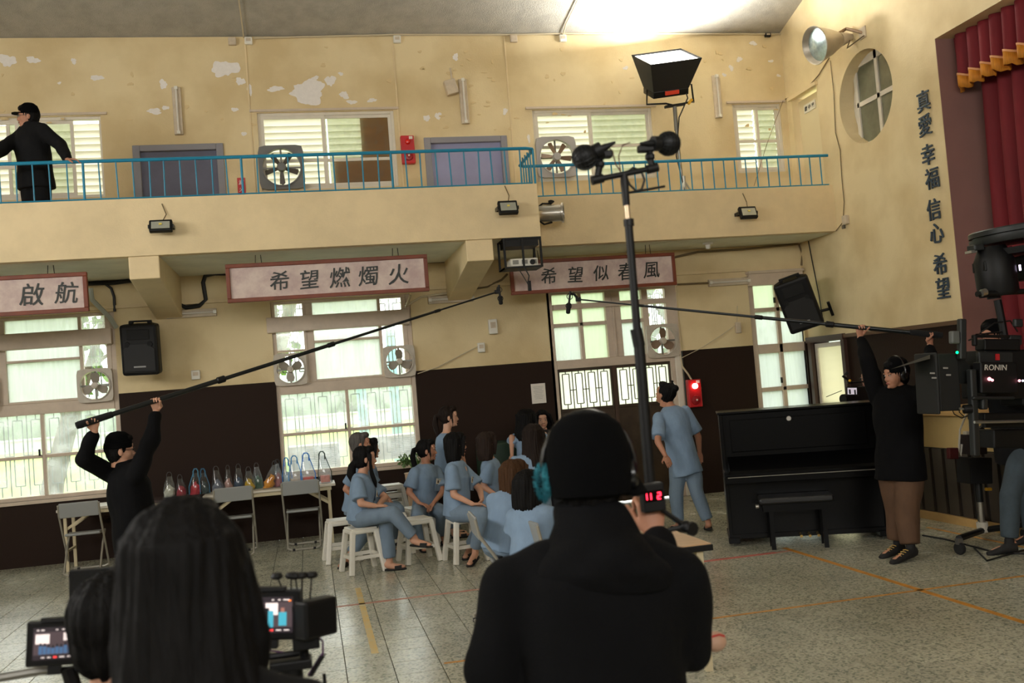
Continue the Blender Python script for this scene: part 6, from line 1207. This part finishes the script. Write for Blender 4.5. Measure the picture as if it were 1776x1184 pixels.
# ------------------------------------------------------------------ time code slate and clamp
Yk = 2.62; c = at(1131, 862, 'y', Yk); t = thing('timecode_display', 'small black time display with red digits held up by the man in the foreground', 'display', tuple(c)); Rr = Euler((0, math.radians(-2), .05)).to_matrix()
MB().box((0, 0, 0), (.066, .03, .078), Rr).build('casing', m_black, t, bevel=.004); MB().box((0, -.0155, .005), (.054, .002, .03), Rr).build('window', mat('dark_red_window', S(20, 4, 6), .15), t)
m_led = mat('red_digit_light', (1, .02, .03, 1), .4, emit=(1, .02, .05, 1), es=7)
def seg(x, z, segs, w=.009, h=.017):
    q = {'a': ((0, h), (w, h)), 'b': ((w, h), (w, h/2)), 'c': ((w, h/2), (w, 0)), 'd': ((0, 0), (w, 0)), 'e': ((0, 0), (0, h/2)), 'f': ((0, h/2), (0, h)), 'g': ((0, h/2), (w, h/2))}; mb = MB()
    for s_ in segs: (x0, z0), (x1, z1) = q[s_]; mb.bar((x+x0, -.0175, z+z0), (x+x1, -.0175, z+z1), .0026, .0015, (0, 1, 0))
    mb.build('digit', m_led, t)
seg(-.030, -.004, 'bc'); seg(-.018, -.004, 'bc'); seg(.010, -.004, 'abged')
t = thing('articulated_clamp', 'black articulated clamp arm below the time display', 'clamp', tuple(at(1190, 918, 'y', Yk))); o_ = t.location
def PK(px, py): return at(px, py, 'y', Yk)-o_
MB().tube([PK(1148, 884), PK(1186, 910)], .007, 8).build('arm', m_black, t, True); MB().tube([PK(1150, 921), PK(1188, 912)], .007, 8).build('arm', m_black, t, True); MB().ball(PK(1189, 913), .018, 12).build('joint', m_black, t, True); MB().lathe([(0, -.03), (.015, -.03), (.012, .0), (.02, .01), (.02, .02), (0, .02)], PK(1194, 916), (.4, -1, 0), 8).build('wing_knob', m_black, t)
# ------------------------------------------------------------------ monitor rig at the lower left
Ym = 2.7
m_scr_d = mat('dark_screen_frame', S(10, 10, 11), .3)
def screen(t, c, w, h, R, k):
    """monitor picture: lit panel with flat shapes of the filmed scene"""
    def E(nm, col, es=1): return mat('screen_'+nm, col, .4, emit=col, es=es)
    def qd(x0, z0, x1, z1, col, nm, dy=0): MB().box(V(c)+R@V(((x0+x1)/2*w, -.0022-dy, (z0+z1)/2*h)), (abs(x1-x0)*w, .0008, abs(z1-z0)*h), R).build(nm, col, t)
    MB().box(V(c)+R@V((0, -.001, 0)), (w, .001, h), R).build('picture', E('dark', (.018, .012, .016, 1)), t)
    wht = E('light', (.75, .66, .64, 1)); br = E('brown', (.06, .04, .045, 1)); bl = E('blue', (.05, .11, .22, 1)); te = E('teal', (.05, .32, .42, 1)); sk = E('skin', (.30, .13, .10, 1)); bk = E('black', (.006, .006, .008, 1)); rd = E('red', (.9, .05, .05, 1), 1.5); og = E('orange', (.9, .2, .02, 1), 1.5)
    qd(-.48, -.34, .48, .36, br, 'picture_area')
    rnd = random.Random(k)
    if k == 0:
        qd(-.44, .0, -.12, .30, wht, 'window_in_picture', .0006); qd(.20, .08, .46, .32, wht, 'window_in_picture', .0006)
        for i in range(8): x = -.36+i*.095; z = -.12+rnd.uniform(-.05, .08); qd(x, -.32, x+.08, z, bl, 'figure_in_picture', .0012); qd(x+.02, z, x+.06, z+.09, bk, 'head_in_picture', .0012)
    else:
        qd(-.12, .0, .16, .34, wht, 'window_in_picture', .0006); qd(-.47, -.1, -.3, .28, wht, 'window_in_picture', .0006); qd(-.18, -.34, -.04, .2, bk, 'figure_in_picture', .0012); qd(-.06, -.34, .06, .12, te, 'figure_in_picture', .0014); qd(.18, -.3, .36, .08, te, 'figure_in_picture', .0014); qd(.23, .08, .31, .2, sk, 'head_in_picture', .0014)
        for i in range(3): qd(-.42+i*.09, -.32, -.36+i*.09, -.02, bl, 'figure_in_picture', .0012)
    for x, l_ in ((-.42, .06), (-.32, .08), (.02, .05), (.16, .06), (.28, .14)): qd(x, .41, x+l_, .44, wht, 'status_text', .0006)
    for x, l_ in ((-.3, .08), (-.16, .08), (.12, .12), (.3, .12)): qd(x, -.44, x+l_, -.41, wht, 'status_text', .0006)
    qd(-.02, -.45, .06, -.40, rd, 'record_mark', .0006); qd(.40, .38, .46, .42, og, 'peak_mark', .0006)
def monitor(name, c, rz, ry, w, h, label, k, lit=True):
    t = thing(name, label, 'monitor', tuple(c)); R = Euler((math.radians(-4), ry, rz)).to_matrix()
    MB().box(R@V((0, .018, 0)), (w, .035, h), R).build('casing', m_scr_d, t, bevel=.005)
    if lit: screen(t, (0, 0, 0), w*.76, h*.70, R, k)
    MB().box(R@V((0, .0, h*.52)), (w*.5, .03, .01), R).build('top_plate', m_black, t); MB().box(R@V((0, .02, -h*.56)), (.03, .03, .03), R).build('mount', m_black, t)
    return t
monitor('field_monitor', at(95, 1115, 'y', Ym), .10, math.radians(5), .132, .112, 'left field monitor at the bottom left showing the blue-clad group', 0)
monitor('field_monitor', at(470, 1066, 'y', Ym), -.16, math.radians(4), .150, .130, 'right field monitor showing two figures in teal, right of the dark-haired woman', 1)
t = monitor('field_monitor', at(168, 1118, 'y', Ym+.02), -.2, math.radians(5), .12, .115, 'second field monitor half hidden behind the dark head at the left', 2)
t = thing('monitor_hood', 'black wide-angled monitor box with antennas at the right of the monitor rig', 'monitor', tuple(at(548, 1070, 'y', Ym))); R = Euler((0, math.radians(3), .7)).to_matrix()
MB().box((0, 0, 0), (.11, .05, .10), R, ).build('casing', m_black, t, bevel=.008); MB().box((-.03, .02, -.02), (.07, .06, .12)).build('receiver', m_black, t, bevel=.004)
o_ = t.location.copy()
for px, py, px2, py2 in ((480, 998, 490, 1022), (505, 997, 505, 1024), (512, 998, 516, 1026), (524, 997, 524, 1042), (541, 996, 537, 1044)):
    a = at(px, py, 'y', Ym)-o_; b_ = at(px2, py2, 'y', Ym)-o_; as_ = MB().tube([b_, a], .0022, 6).build('antenna_stem', m_black, t); MB().lathe([(0, -.008), (.012, -.008), (.017, -.002), (.012, .007), (0, .009)], a, (0, 0, 1), 12).build('antenna_cap', m_black, as_, True)
t = thing('antenna', 'small mushroom antenna beside the dark-haired woman, right of her head', 'antenna', tuple(at(420, 1025, 'y', Ym))); o_ = t.location.copy(); a = at(421, 1000, 'y', Ym)-o_
MB().tube([(0, 0, 0), a], .0022, 6).build('antenna_stem', m_black, t); MB().lathe([(0, -.008), (.012, -.008), (.017, -.002), (.012, .007), (0, .009)], a, (0, 0, 1), 12).build('antenna_cap', m_black, t, True)
t = thing('black_flag', 'upright black cloth panel behind the dark-haired woman, left of her head', 'panel', tuple(at(180, 1030, 'y', Ym+.25))); MB().box((0, 0, 0), (.175, .03, .145), Euler((0, math.radians(3), .1)).to_matrix()).build('panel', mat('black_cloth', S(14, 14, 14), .95, bump=.6, bs=120), t, bevel=.003)
MB().tube([(0, .02, -.07), (0, .02, -.25)], .01).build('stem', m_black, t)
t = thing('monitor_stand', 'black rig and stand carrying the monitors at the lower left', 'stand', (at(520, 1150, 'y', Ym).x-.12, Ym+.06, 0)); o_ = t.location.copy()
def PM(px, py, y=Ym+.06): return at(px, py, 'y', y)-o_
MB().tube([PM(45, 1166), PM(130, 1160), PM(300, 1160), PM(520, 1132)], .009, 8).build('cross_bar', m_black, t, True); MB().tube([PM(-30, 1180), PM(100, 1158)], .011, 8).build('side_arm', m_grey, t, True)
MB().tube([PM(118, 1158), PM(128, 1190)], .02, 8).build('grip', m_black, t, True); MB().tube([PM(525, 1100), PM(530, 1150)], .012, 8).build('upright', m_black, t); MB().box(PM(505, 1150), (.11, .07, .025)).build('base_plate', m_black, t, bevel=.004)
MB().tube([PM(505, 1150), V((PM(505, 1150).x, 0, .9))], .03, 10).tube([V((PM(505, 1150).x, 0, .9)), V((PM(505, 1150).x, 0, .1))], .017, 10).build('column', m_black, t, True)
for a in (.4, 2.5, 4.6): MB().tube([V((PM(505, 1150).x, 0, .5)), V((PM(505, 1150).x+.45*math.cos(a), .45*math.sin(a), .02))], .013).build('leg', m_black, t)
MB().tube([PM(545, 1098), PM(560, 1112), PM(560, 1132), PM(548, 1150), PM(535, 1170)], .003, 6).build('purple_cable', mat('purple_cable', S(92, 50, 96), .5), t, True)
MB().tube([PM(560, 1135)+(PM(538, 1172)-PM(560, 1135))*(i/70)+V((.008*math.cos(i*1.1), .008*math.sin(i*1.1), 0)) for i in range(71)], .002, 5).build('coiled_cable', m_cab, t, True)
MB().tube([PM(452, 1115), PM(470, 1128), PM(500, 1132)], .0025, 6).build('thin_cable', mat('purple_cable', S(92, 50, 96), .5), t, True)
MB().tube([PM(565, 1200), PM(562, 1168)], .005, 6).build('rod', m_black, t)
# ------------------------------------------------------------------ gimbal camera at the right edge
Yg = 6.9; t = thing('gimbal_camera', 'large black film camera on a stabiliser at the right edge, red and green lamps lit', 'film camera', tuple(at(1700, 760, 'y', Yg))); o_ = t.location.copy()
def PG(px, py, dy=0): return at(px, py, 'y', Yg+dy)-o_
def gb(nm, px, py, wpx, hpx, d, mt=m_black, dy=0, rot=0, bv=.01, par=None):
    k = 1/FPX*Yg; return MB().box(PG(px, py, dy), (wpx*k, d, hpx*k), Euler((0, math.radians(4.6)+rot, 0)).to_matrix()).build(nm, mt, par or t, bevel=bv)
m_gd = mat('dark_grey_alloy', S(38, 40, 40), .45, .3); m_mt = mat('matte_box_black', S(15, 15, 15), .7)
gb('matte_box', 1630, 663, 45, 110, .24, m_mt, 0, -.03); gb('matte_box_front', 1608, 665, 5, 118, .28, m_mt, 0, -.03); gb('matte_flag', 1592, 633, 2, 2, .02, m_mt)
MB().add([PG(1613, 615, -.12), PG(1613, 622, -.12), PG(1545, 640, -.10), PG(1613, 615, .12), PG(1613, 622, .12), PG(1545, 640, .10)], [(0, 1, 2), (3, 5, 4), (0, 2, 5, 3), (1, 4, 5, 2), (0, 3, 4, 1)]).build('top_flag', mat('flag_grey', S(70, 66, 58), .7), t)
MB().lathe([(0, -.1), (.095, -.1), (.095, .09), (0, .1)], PG(1652, 645), (.1, -1, .02), 26).build('lens_motor_ring', m_gd, t, True); MB().lathe([(0, -.13), (.07, -.13), (.08, -.1), (0, -.1)], PG(1652, 645), (.1, -1, .02), 26).build('ring_cap', m_black, t, True)
MB().tube([PG(1640, 650, .1), PG(1720, 648, .1)], .075, 18).build('lens_barrel', m_black, t, True); gb('camera_body', 1722, 650, 90, 95, .30, m_black, .06); gb('camera_side_panel', 1725, 625, 76, 34, .04, m_gd, -.10); gb('rear_body', 1775, 655, 60, 110, .26, m_black, .05)
gb('vertical_arm', 1668, 588, 14, 78, .05, m_gd, -.16, .03); gb('lower_arm', 1688, 715, 13, 165, .06, m_gd, -.16, -.02); gb('receiver_box', 1655, 585, 17, 24, .05, mat('grey_box', S(92, 94, 92), .5), -.16); gb('top_handle', 1720, 583, 80, 6, .03, m_black, -.1); gb('top_box', 1765, 560, 18, 16, .04, m_gd, -.1); gb('top_plate', 1730, 598, 80, 22, .12, m_black, -.05); gb('handle_post', 1690, 590, 8, 22, .04, m_black, -.1); gb('battery', 1755, 590, 28, 20, .1, m_gd, 0)
gb('roll_motor', 1726, 655, 80, 60, .10, m_black, -.16); gb('bottom_plate', 1728, 722, 92, 14, .2, m_black, -.05); gb('bottom_rail', 1722, 690, 90, 6, .04, m_gd, -.2); gb('focus_motor', 1705, 700, 12, 22, .06, m_gd, -.18); gb('cross_rod', 1740, 736, 90, 12, .05, m_black, -.1); gb('tilt_motor', 1740, 760, 80, 36, .2, m_black, .05)
MB().tube([PG(1690, 732, -.2), PG(1776, 730, -.2)], .012).build('steel_rod', m_steel, t, True); MB().lathe([(0, -.03), (.035, -.03), (.035, .03), (0, .03)], PG(1678, 709, -.16), (1, -.3, 0), 14).build('arm_knob', m_black, t, True); MB().tube([PG(1664, 708, -.16), PG(1676, 710, -.16)], .009).build('knob_tip', m_steel, t, True)
me = text_mesh('RONIN', .062, .002, 0, .1, 0); me.materials.append(mat('white_name_print', S(200, 196, 186), .5)); o = bpy.data.objects.new('lettering', me); COL.objects.link(o); o.parent = t; o.matrix_local = Matrix.Translation(PG(1727, 637, -.215)) @ Matrix.Rotation(math.radians(4.6), 4, 'Y') @ RXZ
gb('red_badge', 1730, 619, 8, 12, .01, m_fire, -.13, bv=0)
for px, py, col, nm, rr in ((1660, 611, (.0, 1, .15, 1), 'green_lamp', .010), (1716, 657, (1, .25, .3, 1), 'red_lamp', .014), (1721, 659, (1, .05, .05, 1), 'red_lamp', .010), (1768, 660, (1, .05, .08, 1), 'red_lamp', .010), (1774, 660, (.7, .6, 1, 1), 'white_lamp', .008)):
    MB().ball(PG(px, py, -.225), rr, 10).build(nm, mat(nm+'_glow', col, .3, emit=col, es=8), t, True)
for k, (px, py) in enumerate(((1640, 638), (1645, 650), (1617, 647), (1620, 655))): gb('printed_marking', px, py, 10, 3, .004, mat('grey_print', S(150, 146, 142), .8), -.14-.0*k, bv=0)
MB().tube([PG(1700, 577, -.05), PG(1725, 560, -.05), PG(1752, 556, 0), PG(1765, 575, 0)], .006).tube([PG(1680, 590, -.1), PG(1710, 578, -.1), PG(1740, 575, 0)], .006).build('cables', m_cab, t, True)
MB().tube([PG(1648, 703), PG(1655, 718), PG(1668, 725), PG(1680, 720)], .004).tube([PG(1662, 700), PG(1664, 715), PG(1672, 722)], .004).build('loose_cables', m_cab, t, True)
# overhead slewing ring and remote head above the camera
t2 = thing('stabiliser_arm', 'round black support arm hanging above the film camera at the right edge', 'camera support', tuple(at(1740, 450, 'y', Yg))); o2 = t2.location.copy()
def PH(px, py, dy=0): return at(px, py, 'y', Yg+dy)-o2
axu = V((-.05, 0, 1)); MB().lathe([(0, -.055), (.40, -.055), (.41, -.04), (.41, .0), (.38, .0), (.38, .015), (.41, .015), (.41, .05), (.40, .06), (0, .06)], PH(1776, 405), axu, 40).build('slewing_disc', m_gd, t2, True)
MB().lathe([(0, -.05), (.30, -.05), (.31, .0), (0, .0)], PH(1776, 428), axu, 30).build('lower_disc', m_black, t2, True); MB().box(PH(1692, 430), (.09, .1, .05)).build('side_latch', m_gd, t2, bevel=.01); MB().box(PH(1684, 437), (.05, .08, .02)).build('steel_edge', m_steel, t2)
MB().lathe([(0, -.2), (.14, -.2), (.155, -.17), (.155, .08), (.12, .16), (.10, .2), (0, .2)], PH(1726, 470), axu, 24).build('motor_housing', m_black, t2, True); MB().box(PH(1702, 463), (.05, .16, .08)).build('side_box', m_black, t2, bevel=.008); MB().lathe([(0, -.06), (.05, -.06), (.05, .06), (0, .06)], PH(1722, 505), axu, 16).build('lower_joint', m_black, t2, True)
MB().tube([PH(1694, 510, -.1), PH(1776, 505, -.1)], .022, 10).build('balance_rod', m_black, t2, True); MB().tube([PH(1702, 508, -.12), PH(1710, 506, -.12)], .028, 10).build('rod_clamp', m_steel, t2); MB().box(PH(1775, 465), (.12, .2, .2)).build('control_box', m_black, t2, bevel=.01); MB().box(PH(1769, 464, -.11), (.012, .01, .045)).build('status_light', mat('violet_white_glow', (.9, .75, 1, 1), .4, emit=(.85, .7, 1, 1), es=5), t2)
MB().tube([PH(1730, 520), PH(1738, 560), PH(1745, 600)], .03, 10).build('drop_tube', m_black, t2)
# stand below with rolling base
t3 = thing('rolling_stand', 'rolling stand with a chrome column and black wheeled base at the right edge', 'stand', tuple(at(1700, 935, 'z', 0))); o3 = t3.location.copy(); yS = o3.y
def PS(px, py, dy=0): return at(px, py, 'y', yS+dy)-o3
MB().tube([PS(1694, 810), PS(1705, 925)], .028, 14).build('column', m_steel, t3, True); MB().tube([PS(1690, 745), PS(1694, 820)], .038, 14).build('sleeve', m_grey, t3, True); MB().tube([PS(1696, 835), PS(1699, 870)], .034, 12).build('clamp_collar', m_gd, t3); MB().tube([PS(1703, 905), PS(1705, 922)], .05, 12).build('base_cup', m_whitep, t3)
for (px, py, dy) in ((1662, 925, -.5), (1780, 930, -.25), (1700, 905, .55)):
    e_ = PS(px, py, dy); e_ = V((e_.x, e_.y, .14)); MB().tube([PS(1705, 925)+V((0, 0, .03)), e_], .028, 8).build('base_arm', m_black, t3); MB().lathe([(0, -.018), (.05, -.018), (.055, 0), (.05, .018), (0, .018)], V((e_.x, e_.y, .055)), (1, .2, 0), 16).build('caster_wheel', m_rub, t3, True); MB().box(V((e_.x, e_.y, .115)), (.05, .04, .05)).build('caster_fork', m_grey, t3)
gb2 = lambda nm, px, py, wpx, hpx, d, mt: MB().box(PS(px, py), (wpx*yS/FPX, d, hpx*yS/FPX), Euler((0, .08, 0)).to_matrix()).build(nm, mt, t3, bevel=.008)
gb2('battery_pouch', 1688, 770, 40, 38, .14, mat('dark_maroon_pouch', S(34, 22, 24), .8)); gb2('white_plug', 1677, 752, 11, 10, .06, m_whitep); gb2('hanging_bag', 1690, 815, 48, 50, .2, mat('black_cloth2', S(12, 12, 13), .95)); gb2('red_tape_roll', 1652, 786, 20, 22, .05, mat('dark_red_tape', S(82, 16, 20), .6)); gb2('yellow_tag', 1714, 848, 14, 6, .03, mat('yellow_tape', S(224, 170, 40), .5))
MB().tube([PS(1676, 718), PS(1665, 745), PS(1663, 780), PS(1666, 790), PS(1668, 770)], .009).build('white_cable', m_whitep, t3, True)
MB().tube([PS(1700, 740), PS(1730, 775)], .02).build('tilt_lever', m_black, t3)
cable('floor_cable', 'black cable lying on the floor below the rolling stand', [at(x, y, 'z', .008) for x, y in ((1600, 928), (1640, 935), (1690, 948), (1730, 958), (1776, 960), (1810, 962))], .008, m_cab)
cable('floor_cable', 'black cable looping on the floor beside the operator at the right edge', [at(x, y, 'z', .01) for x, y in ((1690, 950), (1712, 972), (1745, 962), (1790, 950))], .008, m_cab)
cable('floor_cable', 'pale cable end on the floor behind the man in the foreground', [at(x, y, 'z', .012) for x, y in ((1070, 866), (1096, 862), (1150, 857))], .012, m_whitep)
p = at(1240, 1112, 'y', 2.62); t = thing('beige_pouch', 'small beige pouch with a dark red trim peeking out right of the foreground jacket', 'pouch', tuple(p)); MB().ball((0, 0, 0), (.032, .03, .028), 16).build('pouch', mat('beige_leather', S(184, 146, 122), .6), t, True); MB().tube([(-.02, -.022, .020), (.005, -.024, .024), (.022, -.018, .016)], .0025, 6).build('trim', m_fire, t, True); MB().tube([(-.01, 0, .025), (-.06, .02, .16)], .004, 6).build('strap', m_cab, t, True)
# ------------------------------------------------------------------ camera of the cameraman behind the piano
Yc = 10.05; t = thing('shoulder_camera', 'black shoulder film camera with small lit screen above the piano', 'film camera', tuple(at(1490, 690, 'y', Yc))); o_ = t.location.copy()
def PC(px, py, dy=0): return at(px, py, 'y', Yc+dy)-o_
MB().box(PC(1498, 682), (.24, .14, .16)).build('camera_body', m_black, t, bevel=.01); MB().tube([PC(1485, 690, -.05), PC(1462, 692, -.1)], .055, 16).build('lens', m_black, t, True); MB().box(PC(1478, 678, -.14), (.135, .02, .10), Euler((0, .08, 0)).to_matrix()).build('monitor', m_black, t, bevel=.004)
MB().box(PC(1478, 678, -.153), (.11, .003, .072), Euler((0, .08, 0)).to_matrix()).build('screen', mat('small_lit_screen', (.35, .32, .36, 1), .4, emit=(.5, .45, .5, 1), es=1.0), t)
MB().box(PC(1474, 679, -.156), (.02, .003, .05)).build('dark_figure', mat('screen_black', (.006, .006, .008, 1), .4), t); MB().box(PC(1483, 680, -.156), (.018, .003, .055)).build('dark_figure', mat('screen_black', (.006, .006, .008, 1), .4), t)
MB().tube([PC(1478, 664), PC(1462, 652), PC(1470, 646)], .016).build('handle_bracket', m_black, t); MB().tube([PC(1470, 664), PC(1505, 661)], .01).build('top_rod', m_black, t); MB().ball(PC(1474, 660, -.05), .016, 10).build('yellow_knob', mat('yellow_tape', S(224, 170, 40), .5), t, True); MB().tube([PC(1433, 688), PC(1460, 677)], .004, 6).build('antenna_rod', m_black, t)
